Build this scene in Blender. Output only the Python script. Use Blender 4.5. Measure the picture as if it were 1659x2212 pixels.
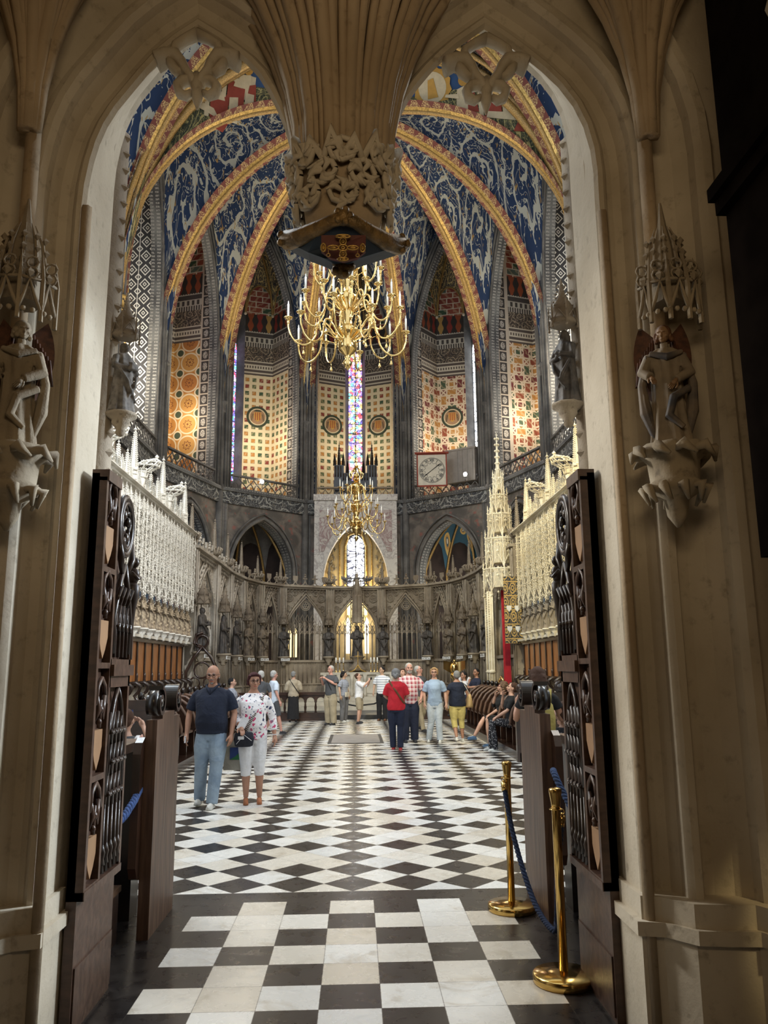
import bpy, math, random
from math import sin, cos, pi, sqrt, atan2, radians as R
from mathutils import Vector as V, Matrix, Euler
random.seed(7)
for o in list(bpy.data.objects): bpy.data.objects.remove(o)
SC = bpy.context.scene
COL = SC.collection
# ---------------------------------------------------------------- camera
F, CX, CY, H = 1720.0, 829.5, 1106.0, 1.69
dY = V((769-CX, 1443-CY, F)).normalized()                     # image direction of world +Y (x right, y down, z fwd)
yv = -(F*F + (769-CX)*(745-CX))/(1443-CY)
dZ = V((745-CX, yv, F)).normalized()
dX = dY.cross(dZ).normalized()
RC = Matrix((dX, dY, dZ))                                     # world = RC @ cam(x,y down,z fwd)
cam_d = bpy.data.cameras.new('camera'); cam = bpy.data.objects.new('camera', cam_d); COL.objects.link(cam)
cam_d.sensor_fit = 'VERTICAL'; cam_d.sensor_height = 36.0; cam_d.lens = F/2212*36.0
cam_d.clip_start = .05; cam_d.clip_end = 300
r_, u_, b_ = RC@V((1,0,0)), RC@V((0,-1,0)), RC@V((0,0,-1))
m = Matrix.Identity(4)
for i in range(3): m[i][0], m[i][1], m[i][2] = r_[i], u_[i], b_[i]
m.translation = V((0,0,H)); cam.matrix_world = m
SC.camera = cam
def ray(px, py): return RC@V((px-CX, py-CY, F))
def at(px, py, Y):                                            # the point a pixel shows on the plane y = Y
    d = ray(px, py); return V((0,0,H)) + d*(Y/d.y)
def atX(px, py, X):
    d = ray(px, py); return V((0,0,H)) + d*(X/d.x)
def fl(px, py, z=0):
    d = ray(px, py); return V((0,0,H)) + d*((z-H)/d.z)
# ---------------------------------------------------------------- world and light
SC.view_settings.view_transform = 'Standard'; SC.view_settings.look = 'None'
SC.view_settings.gamma = 1; SC.view_settings.use_curve_mapping = False
SC.view_settings.exposure = 0.95
w = bpy.data.worlds.new('world'); SC.world = w; w.use_nodes = True
w.node_tree.nodes['Background'].inputs[0].default_value = (.80, .90, 1.0, 1)
w.node_tree.nodes['Background'].inputs[1].default_value = 0.75
def aim(o, tgt):
    o.rotation_euler = (V(tgt)-o.location).to_track_quat('-Z', 'Y').to_euler()
def area(name, loc, tgt, sx, sy, power, color):
    l = bpy.data.lights.new(name, 'AREA'); l.shape = 'RECTANGLE'; l.size = sx; l.size_y = sy; l.energy = power; l.color = color
    o = bpy.data.objects.new(name, l); COL.objects.link(o); o.location = loc; aim(o, tgt); return o
def spot(name, loc, tgt, ang, power, color, blend=.4, size=.15):
    l = bpy.data.lights.new(name, 'SPOT'); l.spot_size = R(ang); l.spot_blend = blend; l.energy = power; l.color = color; l.shadow_soft_size = size
    o = bpy.data.objects.new(name, l); COL.objects.link(o); o.location = loc; aim(o, tgt); return o
def point(name, loc, power, color, size=.1):
    l = bpy.data.lights.new(name, 'POINT'); l.energy = power; l.color = color; l.shadow_soft_size = size
    o = bpy.data.objects.new(name, l); COL.objects.link(o); o.location = loc; return o
# daylight of the tall nave windows on both sides, above the stalls
area('window_light_north', (-9.0, 17, 15), (4, 20, 4), 9, 9, 1900, (.82,.92,1.0))
area('window_light_south', (9.0, 17, 15), (-4, 22, 4), 9, 9, 1000, (1.0,.93,.82))
area('window_light_porch', (6.5, 9.5, 9.0), (-1.4, 4.0, 2.0), 2.5, 3, 250, (.80,.90,1.0))  # unseen fill added to brighten the left jamb of the doorway
area('window_light_porch', (-6.5, 10.5, 9.0), (1.3, 4.0, 2.5), 2.5, 3, 150, (1.0,.95,.86))  # its warmer counterpart, added for the right jamb
spot('jamb_flood_left', (4.3, 6.6, 4.6), (-1.45, 4.0, 1.9), 34, 1300, (.80,.90,1.0), .6, .4)  # extra spot added to light the left jamb face, no fixture modelled
spot('jamb_flood_right', (-4.3, 6.6, 4.6), (1.35, 4.0, 2.1), 34, 480, (1.0,.95,.86), .6, .4)  # weaker added spot for the right jamb face
# floodlights on the stone canopies
spot('canopy_flood_north', (-2.2, 10.0, 9.8), (-4.8, 19.5, 4.6), 62, 1900, (.95,.98,1.0))
spot('canopy_flood_south', (2.2, 10.5, 9.6), (4.8, 20.5, 4.4), 60, 1900, (1.0,.86,.50))
spot('throne_flood', (0.0, 14.0, 9.5), (4.5, 24, 5.0), 22, 2600, (1.0,.86,.48))
spot('vault_flood_north', (-8.6, 37.0, 12.2), (1, 32, 27), 95, 1700, (1.0,.90,.68), size=.4)
spot('vault_flood_south', (8.6, 37.0, 12.2), (-1, 32, 27), 95, 1700, (1.0,.90,.70), size=.4)
# point lights standing in for window light in the chapels of the apse
for k, (x, y, pw) in enumerate([(-8.9,39.3,90),(-5.6,43.4,150),(5.6,43.4,130),(0,45.6,90),(8.9,39.3,110),(-10.6,32.6,330),(10.6,32.6,420),(-10.6,24.5,330),(10.6,24.5,330)]):
    point('chapel_lamp', (x, y, 14.5), pw, (1.0,.90,.72), .7)
point('lower_chapel_lamp_south', (5.6, 42.8, 5.0), 160, (1.0,.95,.82), .3)
point('lower_chapel_lamp_north', (-5.6, 42.8, 3.0), 30, (1.0,.85,.6), .3)
point('lower_chapel_lamp_axis', (0, 44.2, 5.5), 160, (1.0,.86,.55), .3)
# weak warm lamp of the porch behind the viewer, and one low on the right
area('porch_lamp', (0.2, 0.2, 3.6), (0.0, 4, 4.2), 1.6, .6, 14, (1.0,.74,.44))
spot('porch_floor_spot', (2.35, 2.6, 1.5), (2.20, 4.0, 0.45), 44, 16, (1.0,.78,.40), .3, .03)
# ---------------------------------------------------------------- mesh builder
class MB:
    def __init__(s): s.v=[]; s.f=[]; s.m=[]; s.s=[]; s.uv=[]; s.M=None
    def add(s, vs, fs, m=0, smooth=False, uvs=None):
        o = len(s.v)
        if s.M is not None: vs = [s.M@V(p) for p in vs]
        s.v += [tuple(p) for p in vs]
        for i, f in enumerate(fs):
            s.f.append([o+k for k in f]); s.m.append(m); s.s.append(smooth); s.uv.append(uvs[i] if uvs else None)
        return s
    def box(s, x0, x1, y0, y1, z0, z1, m=0):
        vs=[(x,y,z) for z in (z0,z1) for y in (y0,y1) for x in (x0,x1)]
        return s.add(vs, [(0,2,3,1),(4,5,7,6),(0,1,5,4),(2,6,7,3),(0,4,6,2),(1,3,7,5)], m)
    def quad(s, a, b, c, d, m=0, u0=0, v0=0, us=None):
        a,b,c,d = map(V,(a,b,c,d)); L=(b-a).length; h=(d-a).length
        return s.add([a,b,c,d],[(0,1,2,3)],m,False,[[(u0,v0),(u0+L,v0),(u0+L,v0+h),(u0,v0+h)]])
    def tube(s, pts, r, n=6, m=0, smooth=True, cap=True, sq=(1,1)):
        pts=[V(p) for p in pts]; k=len(pts)
        if not hasattr(r,'__len__'): r=[r]*k
        vs=[]; up=None
        for i,p in enumerate(pts):
            t=(pts[min(i+1,k-1)]-pts[max(i-1,0)])
            if t.length<1e-9: t=V((0,0,1))
            t.normalize()
            if up is None:
                up=V((0,1,0)) if abs(t.y)<.9 else V((1,0,0))
            a=t.cross(up)
            if a.length<1e-6: a=t.cross(V((1,0,0.3)))
            a.normalize(); b=a.cross(t).normalized(); up=b
            for j in range(n):
                q=2*pi*j/n; vs.append(p+a*(cos(q)*r[i]*sq[0])+b*(sin(q)*r[i]*sq[1]))
        fs=[]
        for i in range(k-1):
            for j in range(n):
                j2=(j+1)%n; fs.append((i*n+j,i*n+j2,(i+1)*n+j2,(i+1)*n+j))
        if cap: fs.append(tuple(range(n-1,-1,-1))); fs.append(tuple((k-1)*n+j for j in range(n)))
        return s.add(vs,fs,m,smooth)
    def lathe(s, prof, n=12, c=(0,0,0), m=0, smooth=True, sx=1, sy=1):
        vs=[]
        for r,z in prof:
            for j in range(n):
                q=2*pi*(j+.5)/n; vs.append((c[0]+r*cos(q)*sx,c[1]+r*sin(q)*sy,c[2]+z))
        k=len(prof); fs=[]
        for i in range(k-1):
            for j in range(n):
                j2=(j+1)%n; fs.append((i*n+j,i*n+j2,(i+1)*n+j2,(i+1)*n+j))
        fs.append(tuple(range(n-1,-1,-1))); fs.append(tuple((k-1)*n+j for j in range(n)))
        return s.add(vs,fs,m,smooth)
    def ring(s, c, r, tr, n=14, k=5, ax='y', m=0, rz=0, sc=(1,1), a0=0, a1=2*pi, U=None, W=None):
        U = V(U) if U else V((1,0,0)); W = V(W) if W else V((0,0,1))
        closed = abs(a1-a0-2*pi)<1e-4
        pts=[V(c)+U*(cos(a0+(a1-a0)*i/n)*r*sc[0])+W*(sin(a0+(a1-a0)*i/n)*r*sc[1]) for i in range(n+1)]
        return s.tube(pts,tr,k,m,cap=not closed)
    def ball(s, c, r, n=8, k=6, m=0, smooth=True):
        if not hasattr(r,'__len__'): r=(r,r,r)
        vs=[(c[0],c[1],c[2]-r[2])]
        for i in range(1,k):
            a=-pi/2+pi*i/k
            for j in range(n): vs.append((c[0]+r[0]*cos(a)*cos(2*pi*j/n),c[1]+r[1]*cos(a)*sin(2*pi*j/n),c[2]+r[2]*sin(a)))
        vs.append((c[0],c[1],c[2]+r[2])); T=len(vs)-1; fs=[]
        for j in range(n): fs.append((0,1+(j+1)%n,1+j)); fs.append((T,T-n+j,T-n+(j+1)%n))
        for i in range(k-2):
            for j in range(n):
                a=1+i*n+j; b=1+i*n+(j+1)%n; fs.append((a,b,b+n,a+n))
        return s.add(vs,fs,m,smooth)
    def ext(s, poly, O, U, W, N, d0, d1, m=0, mr=None):
        """extrude 2D polygon poly (u,w) placed at O + uU + wW from N*d0 to N*d1"""
        O,U,W,N=map(V,(O,U,W,N)); n=len(poly)
        a=[O+U*p[0]+W*p[1]+N*d0 for p in poly]; b=[O+U*p[0]+W*p[1]+N*d1 for p in poly]
        uv=[(p[0],p[1]) for p in poly]
        s.add(a+b,[tuple(range(n)),tuple(range(2*n-1,n-1,-1))],m,False,[uv,[uv[k] for k in range(n-1,-1,-1)]])
        L=0
        for i in range(n):
            j=(i+1)%n; e=(a[j]-a[i]).length
            s.add([a[i],a[j],b[j],b[i]],[(0,1,2,3)],m if mr is None else mr,False,[[(L,0),(L+e,0),(L+e,abs(d1-d0)),(L,abs(d1-d0))]]); L+=e
        return s
    def sweep(s, path, prof, N, m=0, out=None, smooth=False, mats=None):
        """sweep profile [(a,b)] along planar path; a along the in-plane normal (away from 'out' centre), b along N"""
        N=V(N).normalized(); path=[V(p) for p in path]; k=len(path); n=len(prof); vs=[]; L=0; Ls=[]
        for i,p in enumerate(path):
            t0=(path[i]-path[i-1]).normalized() if i>0 else (path[1]-path[0]).normalized()
            t1=(path[i+1]-path[i]).normalized() if i<k-1 else t0
            t=(t0+t1).normalized(); e=N.cross(t).normalized(); c=max(.35,t.dot(t1))
            for a,b in prof: vs.append(p+e*(a/c)+N*b)
            if i: L+=(path[i]-path[i-1]).length
            Ls.append(L)
        fs=[]; uv=[]; ms=[]
        Q=[0]
        for j in range(1,n): Q.append(Q[-1]+sqrt((prof[j][0]-prof[j-1][0])**2+(prof[j][1]-prof[j-1][1])**2))
        for i in range(k-1):
            for j in range(n-1):
                o=len(s.v)
                s.add([vs[i*n+j],vs[(i+1)*n+j],vs[(i+1)*n+j+1],vs[i*n+j+1]],[(0,1,2,3)],mats[j] if mats else m,smooth,[[(Q[j],Ls[i]),(Q[j],Ls[i+1]),(Q[j+1],Ls[i+1]),(Q[j+1],Ls[i])]])
        return s
    def grid(s, P, nu, nv, m=0, smooth=True, uvf=None):
        vs=[P(i/nu,j/nv) for j in range(nv+1) for i in range(nu+1)]; fs=[]; uv=[]
        for j in range(nv):
            for i in range(nu):
                a=j*(nu+1)+i; fs.append((a,a+1,a+nu+2,a+nu+1))
                if uvf: uv.append([uvf(i/nu,j/nv),uvf((i+1)/nu,j/nv),uvf((i+1)/nu,(j+1)/nv),uvf(i/nu,(j+1)/nv)])
        return s.add(vs,fs,m,smooth,uv if uvf else None)
    def build(s, name, mats, parent=None, label=None, cat=None, group=None, kind=None, loc=None, rz=0):
        me=bpy.data.meshes.new(name); me.from_pydata(s.v,[],s.f)
        if not isinstance(mats,(list,tuple)): mats=[mats]
        for x in mats: me.materials.append(M[x] if isinstance(x,str) else x)
        me.polygons.foreach_set('material_index',s.m); me.polygons.foreach_set('use_smooth',s.s)
        if any(u is not None for u in s.uv):
            l=me.uv_layers.new(name='UVMap'); d=[]
            for f,u in zip(s.f,s.uv):
                for i in range(len(f)): d += (u[i] if u else (0,0))
            l.data.foreach_set('uv',d)
        me.update()
        o=bpy.data.objects.new(name,me); COL.objects.link(o)
        if parent is not None: o.parent=parent
        if loc is not None: o.location=loc
        if rz: o.rotation_euler.z=rz
        return tag(o,label,cat,group,kind)
def tag(o,label=None,cat=None,group=None,kind=None):
    if label: o['label']=label
    if cat: o['category']=cat
    if group: o['group']=group
    if kind: o['kind']=kind
    return o
def thing(name,label,cat,loc=(0,0,0),rz=0,group=None,sc=1):
    o=bpy.data.objects.new(name,None); COL.objects.link(o); o.empty_display_size=.1
    o.location=loc; o.rotation_euler.z=rz; o.scale=(sc,sc,sc)
    return tag(o,label,cat,group)
KIDS={}
def kids(o):
    return [c for c in COL.objects if c.parent==o]
def copy_tree(o, loc=None, rz=None, label=None, group=None, parent=None, sc=None, _k=None):
    c=o.copy(); COL.objects.link(c)
    if parent is not None: c.parent=parent
    if o.name not in KIDS: KIDS[o.name]=kids(o)
    for ch in KIDS[o.name]: copy_tree(ch,parent=c)
    if loc is not None: c.location=loc
    if rz is not None: c.rotation_euler.z=rz
    if label: c['label']=label
    if group: c['group']=group
    if sc is not None: c.scale=sc if hasattr(sc,'__len__') else (sc,sc,sc)
    return c
def parch(w,h,n=10,u=0,z=0):
    """pointed arch points from (-w,0) over (0,h) to (w,0)"""
    Rr=(w*w+h*h)/(2*w) if h>=w else None
    L=[]
    if Rr is None:
        for i in range(n+1):
            a=pi-(pi/2)*i/n; L.append((u+w*cos(a),z+h*sin(a)))
    else:
        cx=-w+Rr; a1=atan2(h,-cx)
        for i in range(n+1):
            a=pi+(a1-pi)*i/n; L.append((u+cx+Rr*cos(a),z+Rr*sin(a)))
    return L+[(2*u-p[0],p[1]) for p in reversed(L[:-1])]
def ogee(w,h,n=7,u=0,z=0):
    L=[]
    for i in range(n+1):
        t=i/n
        x=-w*(1-t)**.9 if t<1 else 0
        zz=h*(0.55*sin(min(1,t*1.6)*pi/2)+.45*max(0,(t-.45)/.55)**2.0)
        L.append((u-w*(cos(t*pi/2)**.75 if t<1 else 0)*1.0, z+zz))
    return L+[(2*u-p[0],p[1]) for p in reversed(L[:-1])]
def remesh(o, vox, smooth=4):
    r=o.modifiers.new('r','REMESH'); r.mode='VOXEL'; r.voxel_size=vox; r.use_smooth_shade=True
    if smooth:
        s=o.modifiers.new('s','SMOOTH'); s.iterations=smooth; s.factor=.5
    dg=bpy.context.evaluated_depsgraph_get(); dg.update()
    me=bpy.data.meshes.new_from_object(o.evaluated_get(dg)); old=o.data; mats=list(old.materials)
    o.modifiers.clear(); o.data=me
    if not me.materials:
        for x in mats: me.materials.append(x)
    return o
# ---------------------------------------------------------------- node materials
class X_:
    def __init__(s,h,sock): s.h=h; s.k=sock
    def _b(s,op,o,rev=False):
        n=s.h.nt.nodes.new('ShaderNodeMath'); n.operation=op
        a,b=(o,s) if rev else (s,o)
        for i,q in enumerate((a,b)):
            if isinstance(q,X_): s.h.nt.links.new(q.k,n.inputs[i])
            elif q is not None: n.inputs[i].default_value=q
        return X_(s.h,n.outputs[0])
    def __add__(s,o): return s._b('ADD',o)
    __radd__=__add__
    def __sub__(s,o): return s._b('SUBTRACT',o)
    def __rsub__(s,o): return s._b('SUBTRACT',o,True)
    def __mul__(s,o): return s._b('MULTIPLY',o)
    __rmul__=__mul__
    def __truediv__(s,o): return s._b('DIVIDE',o)
    def lt(s,o): return s._b('LESS_THAN',o)
    def gt(s,o): return s._b('GREATER_THAN',o)
    def mn(s,o): return s._b('MINIMUM',o)
    def mx(s,o): return s._b('MAXIMUM',o)
    def mod(s,o): return s._b('FLOORED_MODULO',o)
    def pw(s,o): return s._b('POWER',o)
    def at2(s,o): return s._b('ARCTAN2',o)
    def fr(s): return s._b('FRACT',None)
    def fl(s): return s._b('FLOOR',None)
    def rd(s): return s._b('ROUND',None)
    def ab(s): return s._b('ABSOLUTE',None)
    def sn(s): return s._b('SINE',None)
    def sq(s): return s._b('SQRT',None)
    def lg(s): return s._b('LOGARITHM',2.718)
class NT:
    def __init__(s,name):
        s.mat=bpy.data.materials.new(name); s.mat.use_nodes=True; s.nt=s.mat.node_tree
        s.b=s.nt.nodes['Principled BSDF']
    def new(s,t): return s.nt.nodes.new(t)
    def uv(s):
        n=s.new('ShaderNodeTexCoord'); p=s.new('ShaderNodeSeparateXYZ'); s.nt.links.new(n.outputs['UV'],p.inputs[0]); return X_(s,p.outputs[0]),X_(s,p.outputs[1])
    def ob(s):
        n=s.new('ShaderNodeTexCoord'); p=s.new('ShaderNodeSeparateXYZ'); s.nt.links.new(n.outputs['Object'],p.inputs[0]); return [X_(s,p.outputs[i]) for i in range(3)]
    def vec(s,*c):
        n=s.new('ShaderNodeCombineXYZ')
        for i,q in enumerate(c):
            if isinstance(q,X_): s.nt.links.new(q.k,n.inputs[i])
            else: n.inputs[i].default_value=q
        return n.outputs[0]
    def objv(s):
        return s.new('ShaderNodeTexCoord').outputs['Object']
    def noise(s,vec,scale,detail=3,rough=.55,dist=0):
        n=s.new('ShaderNodeTexNoise'); s.nt.links.new(vec,n.inputs['Vector']); n.inputs['Scale'].default_value=scale; n.inputs['Detail'].default_value=detail; n.inputs['Roughness'].default_value=rough; n.inputs['Distortion'].default_value=dist
        return X_(s,n.outputs[0])
    def vor(s,vec,scale,feat='F1'):
        n=s.new('ShaderNodeTexVoronoi'); n.feature=feat; s.nt.links.new(vec,n.inputs['Vector']); n.inputs['Scale'].default_value=scale
        return X_(s,n.outputs['Distance'])
    def hash(s,*c):
        n=s.new('ShaderNodeTexWhiteNoise'); s.nt.links.new(s.vec(*c),n.inputs['Vector']); return X_(s,n.outputs['Value'])
    def mix(s,f,a,b,mode='MIX'):
        n=s.new('ShaderNodeMix'); n.data_type='RGBA'; n.blend_type=mode
        for i,q in ((0,f),(6,a),(7,b)):
            if isinstance(q,X_): s.nt.links.new(q.k,n.inputs[i])
            elif isinstance(q,(int,float)): n.inputs[i].default_value=q
            elif isinstance(q,(tuple,list)): n.inputs[i].default_value=(*q[:3],1)
            else: s.nt.links.new(q,n.inputs[i])
        return n.outputs[2]
    def ramp(s,f,stops,const=False):
        n=s.new('ShaderNodeValToRGB'); s.nt.links.new(f.k,n.inputs[0]); e=n.color_ramp.elements
        if const: n.color_ramp.interpolation='CONSTANT'
        while len(e)<len(stops): e.new(.5)
        for q,(p,c) in zip(e,stops): q.position=p; q.color=(*c,1)
        return n.outputs[0]
    def sm(s,x,a,b):
        n=s.new('ShaderNodeMapRange'); n.interpolation_type='SMOOTHSTEP'; s.nt.links.new(x.k,n.inputs[0]); n.inputs[1].default_value=a; n.inputs[2].default_value=b; return X_(s,n.outputs[0])
    def fin(s,col,rough=.7,metal=0,bump=None,bs=.3,bd=.02,spec=None,emit=None,es=1,coat=0):
        L=s.nt.links
        if isinstance(col,(tuple,list)): s.b.inputs['Base Color'].default_value=(*col[:3],1)
        else: L.new(col,s.b.inputs['Base Color'])
        if isinstance(rough,X_): L.new(rough.k,s.b.inputs['Roughness'])
        else: s.b.inputs['Roughness'].default_value=rough
        s.b.inputs['Metallic'].default_value=metal
        if coat: s.b.inputs['Coat Weight'].default_value=coat; s.b.inputs['Coat Roughness'].default_value=.15
        if spec is not None: s.b.inputs['Specular IOR Level'].default_value=spec
        if bump is not None:
            n=s.new('ShaderNodeBump'); n.inputs['Strength'].default_value=bs; n.inputs['Distance'].default_value=bd
            L.new(bump.k,n.inputs['Height']); L.new(n.outputs[0],s.b.inputs['Normal'])
        if emit is not None:
            if isinstance(emit,(tuple,list)): s.b.inputs['Emission Color'].default_value=(*emit[:3],1)
            else: L.new(emit,s.b.inputs['Emission Color'])
            s.b.inputs['Emission Strength'].default_value=es
        return s.mat
M={}
def plain(name,c,rough=.6,metal=0,var=.12,sc=6,bs=0,bsc=40,c2=None,spec=None,coat=0,bd=.01):
    h=NT(name); o=h.objv(); n=h.noise(o,sc,4)
    c2=c2 or tuple(max(0,x*(1-2.2*var)) for x in c)
    col=h.mix(h.sm(n,.3,.72),c2,c)
    M[name]=h.fin(col,rough,metal,h.noise(o,bsc,3,.55,.6) if bs else None,bs,bd,spec,coat=coat); return M[name]
def stone(name,c,c2,rough=.85,bs=.5,joint=True):
    h=NT(name); o=h.objv(); n=h.noise(o,1.1,4,.55); n2=h.noise(o,14,4,.6)
    col=h.mix(h.sm(n,.35,.68),c2,c); col=h.mix(h.sm(n2,.22,.46),tuple(x*.80 for x in c2),col)
    M[name]=h.fin(col,rough,0,n2*.6+n*.6+h.noise(o,60,2)*.15,bs,.015); return M[name]
# -- stones
stone('jamb_stone',(.56,.50,.40),(.42,.36,.27),bs=.5)
stone('porch_stone',(.45,.35,.235),(.32,.24,.15),bs=.5)
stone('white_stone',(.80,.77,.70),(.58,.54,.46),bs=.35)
stone('warm_stone',(.80,.74,.58),(.55,.47,.32),bs=.35)  # canopy stone with the warm spot light put into its colour
stone('screen_stone',(.35,.295,.22),(.18,.14,.10),bs=.9)
stone('dark_stone',(.17,.16,.15),(.085,.08,.075),bs=.8)
stone('corbel_stone',(.32,.265,.185),(.20,.16,.11),bs=.6)
plain('plinth_marble',(.50,.46,.38),.45,var=.15,sc=2.5)
plain('dark_wood',(.045,.020,.012),.28,var=.3,sc=3,bs=.15,bsc=30,coat=.3)
plain('black_wood',(.016,.009,.007),.32,var=.3,sc=4,coat=.25)
h=NT('oak_panel'); x,y,z=h.ob(); g=h.noise(h.vec(x*6,y*6,z*.7),3,4); col=h.mix(h.sm(g,.3,.7),(.20,.070,.018),(.46,.19,.055)); M['oak_panel']=h.fin(col,.4,0,g,.15)
h=NT('bench_end_wood'); x,y,z=h.ob(); g=h.noise(h.vec(x*9,y*9,z*.8),3,5); col=h.mix(h.sm(g,.3,.72),(.055,.027,.017),(.15,.085,.055)); M['bench_end_wood']=h.fin(col,.42,0,g,.2)
h=NT('gate_wood'); x,y,z=h.ob(); g=h.noise(h.vec(x*3,y*9,z*9),2,5); col=h.mix(h.sm(g,.3,.72),(.040,.020,.013),(.085,.046,.030)); M['gate_wood']=h.fin(col,.38,0,g,.15)
plain('step_wood',(.20,.11,.06),.5,var=.25,sc=5)
plain('shield_wood',(.30,.17,.085),.5,var=.1,sc=5)
plain('brass',(.78,.52,.17),.16,1,.1,3)
plain('bright_brass',(.86,.62,.26),.14,1,.06,3)
plain('candle_wax',(.86,.85,.80),.5,var=.03)
plain('gilt',(.62,.40,.12),.42,.6,.25,12,bs=.4,bsc=40)
plain('dark_gilt',(.30,.19,.07),.5,.3,.3,20,bs=.8,bsc=60)
plain('navy_paint',(.022,.042,.075),.7,var=.2)
plain('maroon_paint',(.16,.045,.035),.7,var=.2)
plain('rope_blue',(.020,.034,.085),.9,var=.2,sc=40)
plain('rope_blue_lit',(.055,.11,.30),.9,var=.2,sc=40)  # same blue rope, light put into a brighter colour
plain('red_cloth',(.50,.015,.03),.8,var=.12)
plain('black_plain',(.010,.010,.011),.6,var=.2)
plain('lead',(.03,.03,.035),.6,var=.1)
h=NT('flame_glow'); M['flame_glow']=h.fin((1,.8,.45),.5,emit=(1,.72,.35),es=25)
h=NT('lamp_glow'); M['lamp_glow']=h.fin((1,.95,.85),.5,emit=(1,.93,.80),es=40)
# -- floor: squares before the threshold, diamonds beyond it
h=NT('marble_floor'); x,y,z=h.ob()
T=.3195
ci=((x+1.152)/T+1).fl(); rj=((6.35-y)/T+1).fl()
io=ci.mod(2); jo=rj.mod(2); half=((ci+rj)/2).mod(2)
bl_near=(jo*io).mx((1-jo)*(1-io)*half.gt(.75)*half.lt(1.25))
outc=x.lt(-1.152).mx(x.gt(1.0845))
bl_near=bl_near.mx(outc)
fx=(((x+1.152)/T).fr()-.5).ab(); fy=(((6.35-y)/T).fr()-.5).ab()
gr_near=fx.mx(fy).gt(.493)*(1-outc)
D=.46; a=(x+.03)/D; b=(y-6.6)/D-.5
p=a+b; q=b-a; pi_=p.rd(); qi=q.rd(); c=pi_-qi; r2=(pi_+qi)/2
c4=c.mod(4); chain=c4.lt(.5); alt=c4.gt(1.5)*c4.lt(2.5)
rodd=r2.mod(2); ralt=rodd.gt(.5)*rodd.lt(1.5); r0=r2.ab().lt(.25)
bl_far=chain.mx(alt*(ralt.mx(r0)))
gr_far=(p-pi_).ab().mx((q-qi).ab()).gt(.492)
band=y.gt(6.35)*y.lt(6.6)
far=y.gt(6.6); near=y.lt(6.35)
bl=(bl_near*near).mx(bl_far*far).mx(band)
gr=(gr_near*near).mx(gr_far*far)
hs=h.hash((ci*near+pi_*far),(rj*near+qi*far),near)
o=h.objv(); n1=h.noise(o,3.0,6,.65,1.2); n2=h.noise(o,9,5,.6,.5)
white=h.ramp(hs,[(0,(.62,.56,.46)),(.35,(.74,.70,.62)),(.7,(.80,.79,.75)),(1,(.66,.66,.64))])
white=h.mix(h.sm(n1,.52,.70)*.55,white,(.40,.34,.25)); white=h.mix(h.sm(n2,.60,.75)*.35,white,(.34,.33,.32))
black=h.mix(h.sm(n2,.4,.7),(.012,.010,.010),(.030,.026,.024))
col=h.mix(bl,white,black); col=h.mix(gr*.7,col,(.10,.085,.07))
M['marble_floor']=h.fin(col,.16+n2*.22+bl*.02,0,n1*.5+n2*.3,.06,.01)
plain('slab_grey',(.30,.27,.24),.7,var=.08,sc=4)
plain('slab_border',(.055,.055,.055),.4,var=.2)
# -- painted walls
def cellcol(h,hs,cols):
    k=len(cols); return h.ramp(hs,[(i/k,c) for i,c in enumerate(cols)],True)
RED,GRN,ORG,DRD=(.23,.045,.03),(.045,.085,.045),(.42,.19,.045),(.12,.03,.022)
CRM=(.62,.52,.36)
def veined(h,col,u,v,s=9):
    w=((u+v)*s*2+h.noise(h.vec(u,v,0),s*.6,2)*6).sn(); return h.mix(w.gt(.55)*.35,col,(.55,.42,.25))
h=NT('painted_brick'); u,v=h.uv(); bw,bh=.78,.36
row=(v/bh).fl(); uu=u/bw+row.mod(2)*.5; cu=uu.fl(); mort=((uu.fr()-.5).ab().gt(.455)).mx((v/bh).fr().gt(.86))
hs=h.hash(cu,row,1); col=cellcol(h,hs,[RED,GRN,(.28,.07,.04),(.10,.13,.10),RED]); col=veined(h,col,u,v,6)
M['painted_brick']=h.fin(h.mix(mort,col,(.60,.52,.40)),.85)
def f_squares(name,cream,cols):
    h=NT(name); u,v=h.uv(); s=.42; fu=((u/s).fr()-.5).ab(); fv=((v/s).fr()-.5).ab(); ins=fu.mx(fv)
    hs=h.hash((u/s).fl(),(v/s).fl(),3); col=veined(h,cellcol(h,hs,cols),u,v,10)
    col=h.mix(ins.gt(.25)*ins.lt(.28),col,(.08,.06,.04)); col=h.mix(ins.gt(.28),col,cream)
    M[name]=h.fin(col,.85)
f_squares('square_lattice',(.66,.55,.36),[GRN,ORG,RED,(.10,.13,.06),ORG])
def f_oct(name,cream,cols,s=.95):
    h=NT(name); u,v=h.uv(); a=u/s; b=v/s
    fu=(a.fr()-.5); fv=(b.fr()-.5); au=fu.ab(); av=fv.ab()
    mxx=au.mx(av); dia=(au+av)
    core=mxx.lt(.115)
    ring1=mxx.lt(.20)*dia.lt(.30)
    strap=((dia-.40).ab().lt(.055)*mxx.lt(.36)).mx((mxx-.17).ab().lt(.045)*dia.lt(.36))
    strap=strap.mx(((au-.30).ab().lt(.045))*av.gt(.10)).mx(((av-.30).ab().lt(.045))*au.gt(.10))
    strap=strap.mx(((au-av).ab().lt(.055))*mxx.gt(.34))
    hs=h.hash((a*2+.5).fl(),(b*2+.5).fl(),5); col=veined(h,cellcol(h,hs,cols),u,v,8)
    M[name]=h.fin(h.mix(strap,col,cream),.85)
f_oct('octagon_lattice',(.62,.50,.36),[(.24,.06,.03),(.06,.09,.05),(.40,.19,.05),(.15,.03,.03)],1.0)
f_oct('octagon_lattice_pale',(.80,.77,.68),[(.10,.03,.03),(.45,.22,.06),(.06,.09,.09),(.50,.30,.08)],1.5)
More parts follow.
